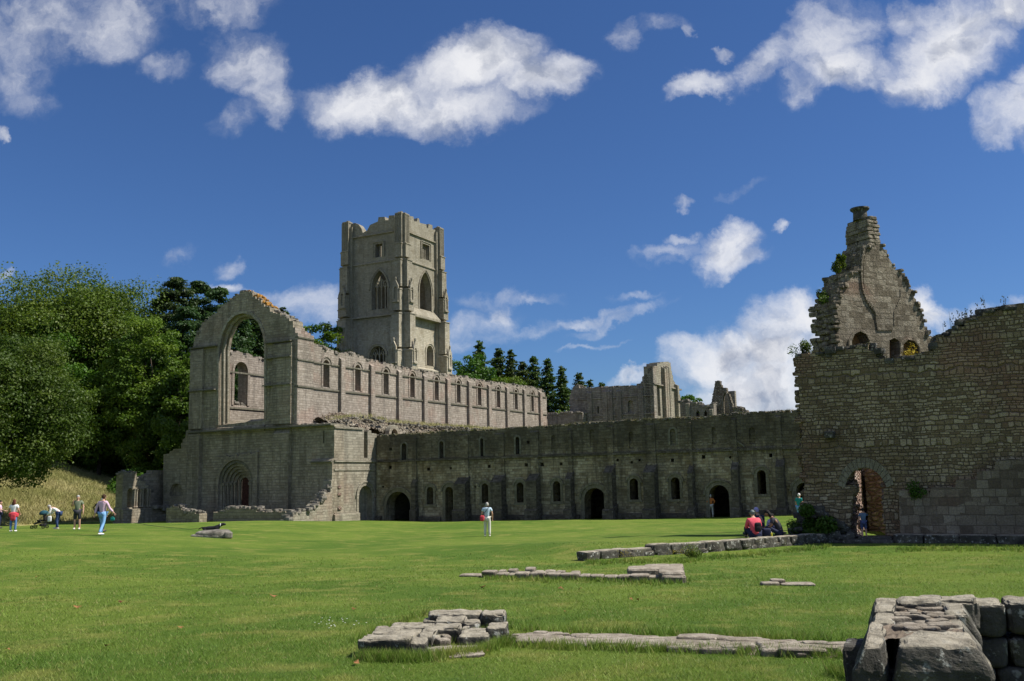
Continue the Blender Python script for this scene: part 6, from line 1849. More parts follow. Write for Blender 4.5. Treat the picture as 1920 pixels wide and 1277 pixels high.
    # ivy and bushes
    def bush(name, label, cat, base, r, hz, mat, n, size, seed):
        rg = np.random.default_rng(seed); t = thing(name, label, cat, base)
        V_, F_, T_, k0 = [], [], [], 0
        for i in range(9):
            c = np.array(base) + np.array([rg.normal(0, .38) * r, rg.normal(0, .38) * r, abs(rg.normal(.45, .28)) * hz]); d = sphere_pts(n // 9, rg)
            P_ = c + d * r * rg.uniform(.25, .6) * rg.uniform(.5, 1.1, len(d))[:, None] * np.array([1, 1, hz / r * .8])
            V, F = leaf_quads(P_, d, size, rg); V_.append(V); F_.append(F + k0); k0 += len(V); T_.append(np.clip(rg.normal(.4, .25, len(V)), 0, 1))
        npmesh('foliage', np.vstack(V_), np.vstack(F_), MATS[mat], t, attr=np.concatenate(T_))
        mb = MB()
        for k in range(5): limb(mb, np.array(base) - ZV * .1, np.array(base) + np.array([rg.normal(0, .3) * r, rg.normal(0, .3) * r, hz * .8]), .03 * r + .01, .01, 4, .05, 3, k)
        mb.build('stems', MATS['bark'], t)
    q = PW.w(*PW.uv(337, 838), -.6); bush('ivy', 'green ivy mound growing on the broken left shoulder of the west front', 'ivy', q, 1.9, 2.6, 'bright_leaf', 5200, .26, 1)
    q = gp(1532, 1012); bush('bush', 'dark leafy bush at the foot of the rubble wall, left of the doorway', 'bush', q + np.array([.15, .35, 0]), .95, 1.0, 'broad_leaf', 4200, .12, 2)
    q = gp(1492, 1003); bush('bush', 'small grey green bush beside the picnic group, at the wall corner', 'bush', q, .45, .55, 'larch_leaf', 1800, .08, 3)
    q = gp(1300, 1046); bush('wild_flowers', 'yellow green weeds sprouting from the face of the low retaining wall', 'plant', q + np.array([0, .05, .02]), .42, .30, 'bright_leaf', 900, .05, 4)
    q = PG.w(*PG.uv(*c5(395, 440)), -.5); bush('bush', 'larger wild bush clinging high on the left slope of the chimney gable', 'bush', q + ZV * .1, .4, .7, 'olive_leaf', 1700, .10, 5)
    q = PG.w(*PG.uv(*c5(330, 620)), -.8); bush('bush', 'small grassy tuft lower on the broken gable edge', 'bush', q - ZV * .2, .5, .5, 'olive_leaf', 900, .09, 6)
    q = PC.w(*PC.uv(*c5(140, 930)), -.6); bush('bush', 'spindly weeds on the top left corner of the rubble wall', 'bush', q, .5, .7, 'olive_leaf', 1100, .07, 7)
    q = PC.w(*PC.uv(*c5(735, 935)), -1.0); bush('wild_flowers', 'yellow flowering plant in the gable opening above the rubble wall', 'plant', q, .35, .5, 'yellow_flower', 500, .06, 8)
    q = gp(*c6(1085, 1020)); q = PC.w(*PC.uv(*c6(1090, 720)), .2); bush('fern', 'dark fern growing on the step of the squared masonry', 'plant', q, .4, .55, 'broad_leaf', 900, .08, 9)
forest()

# ------------------------------------------------------------------ grass, leaves
def grass():
    rng = np.random.default_rng(21)
    n = 420000
    a, b = 4.6, 34.0
    D = 1 / (1 / a + rng.random(n) * (1 / b - 1 / a)); X = rng.uniform(-.64, .66, n) * D
    clump = np.sin(X * 3.1 + np.sin(D * 1.7)) * np.sin(D * 2.3 + X * .8) + rng.normal(0, .6, n)
    keep = clump > -.75
    D, X = D[keep], X[keep]
    # keep blades out of the solid stones
    ok = np.ones(len(X), bool)
    for o in list(SC.objects):
        if o.type == 'MESH' and o.name.split('.')[0] in ('coping_stone', 'block', 'top_block', 'slab', 'kerb_stone', 'bare_earth', 'flat_slab', 'top_stone'):
            M_ = np.array([list((o.parent.location if o.parent else Vector()))])[0]
            co = np.empty(len(o.data.vertices) * 3); o.data.vertices.foreach_get('co', co); co = co.reshape(-1, 3) + M_
            if o.name.startswith('bare_earth'):
                c0, c1_ = co[0], co[-1]; dd = (c1_ - c0)[:2]; L = np.linalg.norm(dd); dd /= L
                rx, ry = X - c0[0], D - c0[1]; s = rx * dd[0] + ry * dd[1]; w_ = -rx * dd[1] + ry * dd[0]
                ok &= ~((s > 0) & (s < L) & (w_ > .02) & (w_ < .6) & (rng.random(len(X)) < .93))
            else:
                lo, hi = co.min(0), co.max(0); m_ = .04
                ok &= ~((X > lo[0] + m_) & (X < hi[0] - m_) & (D > lo[1] + m_) & (D < hi[1] - m_))
    D, X = D[ok], X[ok]; n = len(X)
    P_ = np.stack([X, D, gz(X, D) - .004], 1)
    patch = .5 + .5 * np.sin(X * .9 + 2 * np.sin(D * .35)) * np.sin(D * .8 + X * .3)
    h = (.014 + .020 * rng.random(n) + .016 * patch * rng.random(n)) * np.where(rng.random(n) < .012, 2.2, 1) * (1 + .012 * D)
    w_ = np.maximum(.0045, .00075 * D) * rng.uniform(.7, 1.3, n)
    V, F = blades(P_, h, w_, .85, rng)
    o = npmesh('grass', V, F, MATS['grass_blade'], None, attr=np.repeat(rng.random(n), 3)); tag(o, 'short mown lawn grass', 'grass', kind='stuff')
    # longer tufts hugging the stones
    pts = []
    for (xa, ya, xb, yb, k) in [(672, 1236, 770, 1240, 220), (770, 1240, 900, 1226, 260), (900, 1226, 960, 1205, 200), (660, 1205, 800, 1150, 80), (955, 1212, 1590, 1232, 420), (950, 1180, 1590, 1203, 260), (1560, 1262, 1600, 1277, 100), (1840, 1268, 1920, 1258, 160), (905, 1086, 1210, 1092, 200), (1210, 1094, 1292, 1092, 60), (1095, 1056, 1310, 1052, 200), (1310, 1050, 1560, 1026, 200), (1680, 1031, 1920, 1030, 200), (770, 1215, 930, 1190, 140)]:
        for i in range(k):
            f = rng.random(); q = gp(xa + (xb - xa) * f, ya + (yb - ya) * f + rng.normal(0, 2.2)); pts.append(q)
    P0 = np.repeat(np.array(pts), 9, axis=0); P0[:, :2] += rng.normal(0, .03, (len(P0), 2)); P0[:, 2] = gz(P0[:, 0], P0[:, 1]) - .01
    m_ = len(P0); V, F = blades(P0, rng.uniform(.05, .15, m_), np.maximum(.006, .0009 * P0[:, 1]), .5, rng)
    o = npmesh('long_grass', V, F, MATS['grass_blade'], None, attr=np.repeat(rng.random(m_), 3)); tag(o, 'longer grass tufts left uncut along the stones', 'grass', kind='stuff')
    # meadow on the bank
    n = 110000
    px = rng.uniform(-60, 330, n); D = rng.uniform(88, 128, n)
    r0 = (px - 960) / FPX; X = r0 * D
    z = hill_z(X, D); g0 = gz(X, D); k = z > g0 + .05
    X, D, z = X[k], D[k], z[k]; n = len(X)
    V, F = blades(np.stack([X, D, z - .02], 1), rng.uniform(.25, .6, n), np.full(n, .055), .6, rng)
    o = npmesh('meadow_grass', V, F, MATS['meadow_blade'], None); tag(o, 'tall straw coloured meadow grass on the bank at the left', 'grass', kind='stuff')
    # daisies by the pile
    mb = MB()
    for i in range(26):
        q = gp(rng.normal(632, 22) if i < 34 else rng.uniform(560, 690), rng.normal(1176, 7)); h = rng.uniform(.04, .12)
        ring(mb, q + ZV * h * .7, .003, .005, 6, .011)
    tag(mb.build('daisies', MATS['white_petal'], None), 'scatter of small white daisies in the grass left of the stone pile', 'flowers', kind='stuff')
    # weeds on the pile and yellow flowers on the low wall
    mb = MB()
    for i in range(150):
        q = gp(rng.choice([rng.normal(1290, 9), rng.normal(1270, 6), rng.normal(1172, 6)]), 1046) ; q = q + np.array([rng.normal(0, .1), -.05 + rng.normal(0, .05), rng.uniform(.03, .26)]); ring(mb, q, .003, .012, 5, .014)
    tag(mb.build('yellow_flowers', MATS['yellow_flower'], None), 'tiny yellow flowers on the weeds of the low retaining wall', 'flowers', kind='stuff')
    # fallen leaves
    base = None
    spots = [(70, 1083), (145, 1141), (228, 1131), (36, 1253), (905, 1103), (1052, 1106), (1088, 1107), (1184, 1127), (664, 1145), (14, 1222), (905, 1224), (915, 1226), (897, 1222), (1388, 1210), (1060, 1150), (338, 1180), (512, 1120), (200, 1215), (1195, 1128), (668, 1248)]
    for i, (px, py) in enumerate(spots):
        q = gp(px, py)
        if base is None:
            mb = MB(); a = np.linspace(0, 2 * math.pi, 10)[:-1]; rr = [.5, .28, .46, .26, .44, .44, .26, .46, .28]
            V = [[r * math.cos(t), r * math.sin(t) * .8, .10 * math.cos(2 * t)] for r, t in zip(rr, a)] + [[0, 0, .02]]
            mb.add(np.array(V) * .17, [(9, j, (j + 1) % 9) for j in range(9)])
            base = mb.build('fallen_leaf', MATS['dry_leaf'], None, fix=False); o = base
        else:
            o = base.copy(); COL.objects.link(o)
        o.location = (q[0], q[1], q[2] + .035); o.rotation_euler = (rng.uniform(.1, .5), rng.uniform(-.3, .3), rng.uniform(0, 6)); s = rng.uniform(.6, 1.1) * (1.1 if q[1] > 16 else .6); o.scale = (s, s, s)
        tag(o, 'curled brown dry leaf lying on the mown lawn', 'leaf', 'fallen leaves on the lawn')
grass()

# ------------------------------------------------------------------ people
def P_(name, col, rough=.8): return MATS.get(name) or simple(name, col, rough, .25, .12, 40)
P_('skin', (.52, .30, .21), .55); P_('skin_dark', (.30, .16, .10), .55)
P_('hair_brown', (.05, .025, .013)); P_('hair_auburn', (.10, .032, .018)); P_('hair_black', (.012, .010, .01)); P_('hair_grey', (.42, .40, .37)); P_('hair_white', (.7, .68, .64)); P_('hair_blond', (.30, .22, .13))
P_('cloth_white', (.78, .78, .78)); P_('cloth_pale_blue', (.50, .62, .72)); P_('cloth_jeans', (.10, .20, .42)); P_('cloth_jeans_dark', (.03, .055, .14)); P_('cloth_light_jeans', (.22, .42, .70))
P_('cloth_navy', (.02, .025, .06)); P_('cloth_red', (.60, .06, .08)); P_('cloth_pinkred', (.75, .10, .14)); P_('cloth_pink', (.68, .46, .58)); P_('cloth_olive', (.17, .20, .13)); P_('cloth_charcoal', (.05, .05, .06))
P_('cloth_orange', (.60, .20, .05)); P_('cloth_teal', (.015, .25, .22)); P_('cloth_cream', (.66, .64, .58)); P_('cloth_black', (.015, .015, .018)); P_('cloth_lilac', (.42, .38, .62)); P_('cloth_greytaupe', (.16, .19, .18)); P_('sole', (.7, .7, .7)); P_('eye_dark', (.02, .015, .01)); P_('lip', (.38, .14, .12))
P_('stripe', (.10, .16, .24)); P_('cloth_blueshort', (.07, .09, .20)); P_('metal_dark', (.04, .04, .045), .4)

def skinned(verts, edges, radii, root=0, sub=1):
    me = bpy.data.meshes.new('tmp'); me.from_pydata([tuple(v) for v in verts], edges, []); me.update()
    o = bpy.data.objects.new('tmp', me); COL.objects.link(o)
    m_ = o.modifiers.new('s', 'SKIN'); m_.use_smooth_shade = True; m_.branch_smoothing = .3
    for i, v in enumerate(me.skin_vertices[0].data):
        r = radii[i]; v.radius = (r, r) if not isinstance(r, tuple) else r; v.use_root = (i == root)
    if sub:
        s = o.modifiers.new('u', 'SUBSURF'); s.levels = sub; s.render_levels = sub
    dg = bpy.context.evaluated_depsgraph_get(); ev = o.evaluated_get(dg); m2 = ev.to_mesh()
    V = np.array([v.co[:] for v in m2.vertices]); F = [tuple(p.vertices) for p in m2.polygons]
    ev.to_mesh_clear(); bpy.data.objects.remove(o); bpy.data.meshes.remove(me)
    return V, F

def ellip(mb, c, r, n=10, m=8, fn=None):
    V = []
    for i in range(m + 1):
        t = math.pi * i / m
        for j in range(n):
            a = 2 * math.pi * j / n; p = np.array([math.sin(t) * math.cos(a), math.sin(t) * math.sin(a), math.cos(t)])
            q = p * np.array(r)
            if fn: q = fn(p, q)
            V.append(q + np.array(c))
    F = [(i * n + j, (i + 1) * n + j, (i + 1) * n + (j + 1) % n, i * n + (j + 1) % n) for i in range(m) for j in range(n)]
    mb.add(V, F)

STAND = dict(pel=(0, 0, .93), wai=(0, .0, 1.08), che=(0, .01, 1.30), nec=(0, .015, 1.46), hea=(0, -.01, 1.62),
             sL=(.185, .015, 1.42), eL=(.25, .03, 1.14), wL=(.25, -.04, .90), sR=(-.185, .015, 1.42), eR=(-.25, .03, 1.14), wR=(-.25, -.04, .90),
             hL=(.09, 0, .90), kL=(.11, -.02, .49), aL=(.12, .02, .08), hR=(-.09, 0, .90), kR=(-.11, -.02, .49), aR=(-.12, .02, .08))

def person(label, loc, yaw, scale=1.0, pose=None, top='cloth_white', legs='cloth_jeans', hair='hair_brown', skin='skin', sleeves='short', shorts=False, hairlen=.0, shoes='cloth_charcoal', hat=None, slim=1.0, group=None, toes=(0, -1), headdir=(0, -1, 0), skirt=False):
    J = {k: np.array(v, float) for k, v in STAND.items()}
    for k, v in (pose or {}).items(): J[k] = np.array(v, float)
    t = thing('person', label, 'person', loc, group)
    cs, sn = math.cos(yaw), math.sin(yaw); R = np.array([[cs, -sn, 0], [sn, cs, 0], [0, 0, 1]])
    def out(V): return (np.asarray(V) * scale) @ R.T + np.asarray(loc, float)
    hd = np.array(headdir, float); hd /= np.linalg.norm(hd)
    hx = np.cross(hd, [0, 0, 1]); hx /= np.linalg.norm(hx); hz = np.cross(hx, hd)
    names = ['pel', 'wai', 'che', 'nec', 'hb', 'sL', 'eL', 'wL', 'hndL', 'sR', 'eR', 'wR', 'hndR', 'hL', 'kL', 'aL', 'tL', 'hR', 'kR', 'aR', 'tR']
    J['hb'] = J['nec'] * .35 + J['hea'] * .65
    hands = {}
    for s in 'LR':
        f = J['w' + s] - J['e' + s]; f /= np.linalg.norm(f); J['hnd' + s] = J['w' + s] + f * .085; hands[s] = f
        td = np.array([toes[0], toes[1], 0.0]); J['t' + s] = J['a' + s] + td * .15 - np.array([0, 0, min(.05, J['a' + s][2] - .03) if J['a' + s][2] < .3 else .03])
    rd = dict(pel=.125, wai=.115, che=.135, nec=.06, hb=.055, sL=.062, eL=.043, wL=.030, hndL=(.038, .020), hL=.088, kL=.058, aL=.042, tL=.035)
    for k in ('s', 'e', 'w', 'hnd', 'h', 'k', 'a', 't'): rd[k + 'R'] = rd[k + 'L']
    rd = {k: (v * slim if not isinstance(v, tuple) else v) for k, v in rd.items()}
    idx = {n_: i for i, n_ in enumerate(names)}
    E = [('pel', 'wai'), ('wai', 'che'), ('che', 'nec'), ('nec', 'hb')]
    for s in 'LR': E += [('che', 's' + s), ('s' + s, 'e' + s), ('e' + s, 'w' + s), ('w' + s, 'hnd' + s), ('pel', 'h' + s), ('h' + s, 'k' + s), ('k' + s, 'a' + s), ('a' + s, 't' + s)]
    V, F = skinned([J[n_] for n_ in names], [(idx[a], idx[b]) for a, b in E], [rd[n_] for n_ in names])
    mb = MB(); mb.add(out(V), F)
    # head with face
    def headfn(p, q):
        q = q.copy(); f = max(0, -p[1])
        if p[2] < -.2: q[0] *= 1 - .28 * (-p[2] - .2); 
        q[1] += -.010 * f * (1 if p[2] < -.5 else 0)
        if abs(p[0]) < .25 and f > .8 and -.45 < p[2] < .1: q[1] -= .02
        return q[0] * -hx * -1 + (-q[1]) * hd + q[2] * hz
    tm = MB(); ellip(tm, J['hea'], (.075, .092, .118), 16, 14, headfn)
    fwd = hd; hc = J['hea']
    for sg in (-1, 1): ellip(tm, hc + hx * sg * .075 - hz * .005, (.012, .022, .032), 6, 5, lambda p, q: q[0] * hx + q[1] * hd + q[2] * hz)
    ellip(tm, hc + fwd * .094 - hz * .022, (.013, .016, .026), 6, 5, lambda p, q: q[0] * hx + q[1] * hd + q[2] * hz)
    mb.add(out(tm.v[0]), [f for f in tm.f if max(f) < len(tm.v[0])])
    k0 = len(tm.v[0])
    for blk in tm.v[1:]:
        mb.add(out(blk), [tuple(i - k0 for i in f) for f in tm.f if k0 <= min(f) and max(f) < k0 + len(blk)]); k0 += len(blk)
    # fingers
    for s in 'LR':
        f = hands[s]; up = np.array([0, 0, 1.0]) if abs(f[2]) < .8 else np.array([0, -1.0, 0])
        side = np.cross(f, up); side /= np.linalg.norm(side); pn = np.cross(side, f)
        for i, (o_, L_) in enumerate(((-.028, .062), (-.010, .074), (.009, .070), (.027, .055))):
            a = J['hnd' + s] + f * .012 + up * 0 + pn * o_; b = a + f * L_ * .55 + side * .006; c = b + f * L_ * .35 + side * .022
            fm = MB(); limb(fm, a, b, .0095, .0085, 5, 0, 1); limb(fm, b, c, .0085, .0065, 5, 0, 1)
            off_ = 0
            for blk in fm.v:
                mb.add(out(blk), [tuple(q_ - off_ for q_ in F_) for F_ in fm.f if off_ <= min(F_) and max(F_) < off_ + len(blk)]); off_ += len(blk)
        fm = MB(); a = J['w' + s] + f * .04; limb(fm, a, a + f * .045 - pn * .045, .011, .009, 5, 0, 1); mb.add(out(fm.v[0]), fm.f)
    mb.build('body', MATS[skin], t, smooth=True)
    b_ = MB(); 
    for sg in (-1, 1): ellip(b_, (0, 0, 0), (1, 1, 1), 5, 4)
    fe = MB()
    for sg in (-1, 1):
        e = MB(); ellip(e, hc + hx * sg * .032 + fwd * .084 + hz * .008, (.011, .008, .008), 6, 5); fe.add(out(e.v[0]), e.f)
    fe.build('eyes', MATS['eye_dark'], t, smooth=True)
    e = MB(); ellip(e, hc + fwd * .084 - hz * .062, (.022, .008, .007), 6, 5, lambda p, q: q[0] * hx + q[1] * hd + q[2] * hz); fe = MB(); fe.add(out(e.v[0]), e.f); fe.build('mouth', MATS['lip'], t, smooth=True)
    # hair cap or hat
    def capfn(p, q):
        lim = .22 if p[1] < -.2 else (-.55 if p[1] > .2 else -.1)
        if p[2] < lim: q = q * np.array([.86, .86, 1]) ; q[2] = max(q[2], lim * .125)
        return q[0] * hx + (-q[1]) * hd + q[2] * hz
    e = MB(); ellip(e, hc + hz * .012 - fwd * .008, (.086, .102, .122), 14, 12, capfn); fe = MB(); fe.add(out(e.v[0]), e.f); fe.build('hat' if hat else 'hair', MATS[hat or hair], t, smooth=True)
    if hat:
        e = MB(); ellip(e, hc + hz * .03, (.125, .14, .016), 14, 6, lambda p, q: q[0] * hx + (-q[1]) * hd + q[2] * hz); fe = MB(); fe.add(out(e.v[0]), e.f); fe.build('hat_brim', MATS[hat], t, smooth=True)
    if hairlen:
        e = MB(); ellip(e, hc - fwd * .055 - hz * (.06 + hairlen * .5), (.095, .06, .10 + hairlen * .55), 12, 10, lambda p, q: q[0] * hx * (1.1 + .2 * p[2]) + (-q[1]) * hd + q[2] * hz); fe = MB(); fe.add(out(e.v[0]), e.f); fe.build('long_hair', MATS[hair], t, smooth=True)
    # shirt
    jn = dict(J)
    def garment(nm, keys, edges, extra, mat):
        vs = [jn[k] for k in keys]; ii = {k: i for i, k in enumerate(keys)}
        V, F = skinned(vs, [(ii[a], ii[b]) for a, b in edges], [(rdx(k) + extra) for k in keys])
        g_ = MB(); g_.add(out(V), F); return g_.build(nm, MATS[mat], t, smooth=True)
    def rdx(k):
        if k in rd: return rd[k] if not isinstance(rd[k], tuple) else .035
        return {'cL': .058, 'cR': .058, 'hem': .135, 'nk': .075, 'thL': .080, 'thR': .080, 'cfL': .052, 'cfR': .052, 'gL': .075, 'gR': .075}[k] * slim
    jn['nk'] = J['nec'] - (J['nec'] - J['che']) * .08
    jn['hem'] = J['pel'] - (J['wai'] - J['pel']) * .25
    for s in 'LR':
        jn['c' + s] = J['s' + s] * .35 + J['e' + s] * .65
        jn['cf' + s] = J['w' + s] * .9 + J['e' + s] * .1
        jn['th' + s] = J['k' + s] + (J['h' + s] - J['k' + s]) * (-.12)
    keys = ['hem', 'wai', 'che', 'nk']; ed = [('hem', 'wai'), ('wai', 'che'), ('che', 'nk')]
    for s in 'LR':
        if sleeves == 'short': keys += ['s' + s, 'c' + s]; ed += [('che', 's' + s), ('s' + s, 'c' + s)]
        else:
            rd['cf' + s] = .040; keys += ['s' + s, 'e' + s, 'cf' + s]; ed += [('che', 's' + s), ('s' + s, 'e' + s), ('e' + s, 'cf' + s)]
    garment('shirt', keys, ed, .014, top)
    keys = ['pel']; ed = []
    for s in 'LR':
        if shorts: keys += ['h' + s, 'k' + s]; ed += [('pel', 'h' + s), ('h' + s, 'k' + s)]
        else: keys += ['h' + s, 'k' + s, 'a' + s]; ed += [('pel', 'h' + s), ('h' + s, 'k' + s), ('k' + s, 'a' + s)]
    garment('shorts' if shorts else 'trousers', keys, ed, .012 if not shorts else .02, legs)
    for s in 'LR':
        td = np.array([toes[0], toes[1], 0.0]); a = J['a' + s]
        e = MB(); ellip(e, a + td * .06 - np.array([0, 0, .035]), (.045, .045, .045), 10, 8, lambda p, q: q + td * p.dot(np.append(td[:2], 0)) * .10); fe = MB(); fe.add(out(e.v[0]), e.f); fe.build('shoe', MATS[shoes], t, smooth=True)
    return t, out, J

def bagmesh(c, size, yaw, seed, rg=.06, sq=4):
    mb = MB(); stone(mb, c, size, yaw, seed, rg, 6, sq); return mb

def backpack(label, c, size, yaw, mat, straps=True, out=None):
    t = thing('backpack', label, 'backpack', c - np.array([0, 0, size[2] / 2]))
    bagmesh(c, size, yaw, 3).build('bag_body', MATS[mat], t, smooth=True)
    cs, sn = math.cos(yaw), math.sin(yaw)
    f = np.array([-sn, cs, 0]); s = np.array([cs, sn, 0])
    mb = MB(); stone(mb, c - f * size[1] * .5 - ZV * size[2] * .15, (size[0] * .7, size[1] * .35, size[2] * .45), yaw, 4, .06, 6, 4); mb.build('front_pocket', MATS[mat], t, smooth=True)
    for sg in (-1, 1):
        mb = MB()
        limb(mb, c + f * size[1] * .45 + s * sg * size[0] * .3 + ZV * size[2] * .45, c + f * size[1] * .95 + s * sg * size[0] * .34 + ZV * size[2] * .1, .014, .014, 5, 0, 2)
        limb(mb, c + f * size[1] * .95 + s * sg * size[0] * .34 + ZV * size[2] * .1, c + f * size[1] * .45 + s * sg * size[0] * .34 - ZV * size[2] * .4, .014, .014, 5, 0, 2)
        mb.build('strap', MATS['cloth_black'], t)
    return t

def people():
    AW = 0.0   # local -Y is forward: yaw 0 faces the camera, pi faces away
    PI = math.pi
    g1 = gp(-2, 991); person('dark haired woman in pink and white top at the very left edge, holding a leaflet', g1, PI * .6, .96, dict(wR=(-.14, -.30, 1.10), eR=(-.24, -.05, 1.16), wL=(.12, -.30, 1.08), eL=(.24, -.05, 1.15)), 'cloth_pink', 'cloth_navy', 'hair_black', hairlen=.05)
    hp = at(7, 951, g1[1] - .1)
    mb = MB(); c = hp; mb.box(c - np.array([.0, .1, .02]), (.22, 0, .05), (0, .16, .0), (0, 0, .004)); tag(mb.build('leaflet', MATS['cloth_white'], None, base=c), 'open white leaflet held by the woman at the left edge', 'leaflet')
    g = gp(24, 997)
    t, out, J = person('woman with long auburn hair, white shirt and red jumper tied round her waist', g, PI, .95, dict(aL=(.13, .02, .08), aR=(-.13, .02, .08), kL=(.13, 0, .49), kR=(-.13, 0, .49), eL=(.27, .03, 1.16), wL=(.24, -.16, 1.0), eR=(-.27, .03, 1.16), wR=(-.24, -.16, 1.0)), 'cloth_white', 'cloth_jeans', 'hair_auburn', hairlen=.14, shoes='cloth_white')
    mb = MB(); stone(mb, g + np.array([0, -.0, .86]), (.42, .36, .26), 0, 3, .18, 6, 4); stone(mb, g + np.array([.05, -.16, .74]), (.26, .10, .34), .1, 5, .2, 6, 4)
    tag(mb.build('jumper', MATS['cloth_red'], None, base=g + ZV * .7), 'red jumper tied round the waist of the auburn haired woman', 'jumper')
    # bending woman and pushchair
    g = gp(106, 992)
    t, out, J = person('woman in white top and navy trousers bending over a pushchair', g, -PI / 2, .97,
        dict(pel=(.0, .10, .90), wai=(0, .02, 1.02), che=(0, -.18, 1.16), nec=(0, -.34, 1.20), hea=(0, -.47, 1.24), sL=(.18, -.28, 1.16), eL=(.22, -.34, .90), wL=(.16, -.50, .78), sR=(-.18, -.28, 1.16), eR=(-.22, -.36, .90), wR=(-.16, -.55, .80), hL=(.09, .10, .87), kL=(.11, .02, .48), aL=(.10, .12, .08), hR=(-.09, .10, .87), kR=(-.11, -.02, .48), aR=(-.10, -.06, .08)),
        'cloth_white', 'cloth_jeans_dark', 'hair_grey', sleeves='long', headdir=(0, -.8, -.5), shoes='cloth_cream')
    gs = gp(78, 991); k = gs[1] / FPX
    t = thing('pushchair', 'dark folding pushchair with teal hood beside the bending woman', 'pushchair', gs)
    # side view: handle right, front wheels left
    def sp(dx, z, dy): return gs + np.array([dx, dy, z])
    for dy in (-.22, .22):
        mb = MB(); limb(mb, sp(.48, 1.02, dy), sp(-.45, .10, dy), .013, .013, 6, 0, 1); limb(mb, sp(-.05, .55, dy), sp(.20, .10, dy), .013, .013, 6, 0, 1); limb(mb, sp(-.30, .30, dy), sp(.18, .38, dy), .012, .012, 6, 0, 1); mb.build('frame', MATS['metal_dark'], t)
        for wx in (-.46, .20, -.32):
            if wx == -.32: continue
            mb = MB(); c = sp(wx, .10, dy); N = 18
            prof = [(.10, -.02), (.10, .02), (.07, .02), (.07, -.02)]
            V = [[c[0] + r * math.cos(a), c[1] + o_, c[2] + r * math.sin(a)] for r, o_ in prof for a in np.arange(N) * 2 * PI / N]
            mb.add(V, [(i * N + j, ((i + 1) % 4) * N + j, ((i + 1) % 4) * N + (j + 1) % N, i * N + (j + 1) % N) for i in range(4) for j in range(N)])
            for a in range(3): limb(mb, c + np.array([math.cos(a * PI / 3), 0, math.sin(a * PI / 3)]) * .08, c - np.array([math.cos(a * PI / 3), 0, math.sin(a * PI / 3)]) * .08, .008, .008, 4, 0, 1)
            mb.build('wheel', MATS['cloth_black'], t)
    mb = MB(); limb(mb, sp(.48, 1.02, -.24), sp(.48, 1.02, .24), .016, .016, 6, 0, 1); mb.build('handle', MATS['cloth_black'], t)
    mb = MB(); limb(mb, sp(-.46, .10, -.22), sp(-.46, .10, .22), .012, .012, 6, 0, 1); limb(mb, sp(.2, .10, -.22), sp(.2, .10, .22), .012, .012, 6, 0, 1); mb.build('axle', MATS['metal_dark'], t)
    mb = MB(); stone(mb, sp(-.02, .46, 0), (.42, .40, .10), 0, 2, .08, 6, 5); stone(mb, sp(.20, .68, 0), (.12, .40, .48), 0, 3, .08, 6, 5, pitch=0); stone(mb, sp(-.28, .32, 0), (.28, .36, .08), 0, 4, .06, 6, 5, pitch=.5); mb.build('seat', MATS['cloth_black'], t, smooth=True)
    mb = MB(); ellip(mb, sp(.10, .82, 0), (.27, .23, .22), 14, 10, lambda p, q: q * np.array([1, 1, 1 if p[2] > -.1 else .3])); mb.build('hood', MATS['cloth_teal'] if False else P_('cloth_darkteal', (.02, .08, .10)), t, smooth=True)
    mb = MB(); stone(mb, sp(.08, .20, 0), (.36, .34, .14), 0, 9, .1, 6, 4); mb.build('basket', MATS['cloth_black'], t, smooth=True)
    gb = at(93, 973, gs[1] - .32); t = thing('shopping_bag', 'white carrier bag hanging from the pushchair handle', 'bag', gb - ZV * .19)
    mb = MB(); stone(mb, gb, (.20, .10, .32), 0, 5, .07, 6, 5); mb.build('bag_body', MATS['cloth_white'], t, smooth=True)
    mb = MB(); limb(mb, gb + np.array([-.07, 0, .17]), gb + np.array([0, 0, .30]), .006, .006, 4, 0, 1); limb(mb, gb + np.array([.07, 0, .17]), gb + np.array([0, 0, .30]), .006, .006, 4, 0, 1); mb.build('bag_handle', MATS['cloth_lilac'], t)
    # man in olive shirt
    g = gp(144, 993); person('balding man in sage green t shirt and dark shorts raising one hand to his chin', g, .15, 1.03, dict(eR=(-.27, -.06, 1.18), wR=(-.17, -.24, 1.42), eL=(.27, .02, 1.14), wL=(.29, -.06, .90)), 'cloth_olive', 'cloth_charcoal', 'hair_grey', shorts=True, shoes='cloth_cream', slim=1.1)
    # walker in pink with rucksack, and the pale haired companion hidden behind
    gw = gp(191, 1004)
    t, out, J = person('brown haired walker in pink shirt and light blue jeans striding with a dog lead', gw, PI * .92, 1.04, dict(kL=(.09, -.10, .50), aL=(.09, -.06, .08), kR=(-.09, .06, .50), aR=(-.10, .30, .12), hea=(0, -.05, 1.62), eL=(.28, .06, 1.16), wL=(.30, .12, .92), eR=(-.27, -.06, 1.16), wR=(-.42, -.14, .97)), 'cloth_pink', 'cloth_light_jeans', 'hair_brown', sleeves='long', shoes='cloth_white')
    c = gw + np.array([-.22, .12, 1.18]); backpack('navy rucksack worn by the walker in pink', c, (.22, .26, .52), PI * .55, 'cloth_navy')
    g2 = gp(184, 998); person('white haired person in pale clothes half hidden behind the walker in pink', g2 + np.array([0, .4, 0]), PI * .8, .93, {}, 'cloth_white', 'cloth_navy', 'hair_white')
    hp = at(211, 973.5, gw[1] - .1)
    t = thing('dog_lead_reel', 'teal plastic lead reel in the hand of the walker in pink', 'lead reel', hp - ZV * .06)
    mb = MB(); stone(mb, hp, (.19, .05, .13), 0, 3, .03, 6, 4); mb.build('casing', MATS['cloth_teal'], t, smooth=True)
    mb = MB(); 
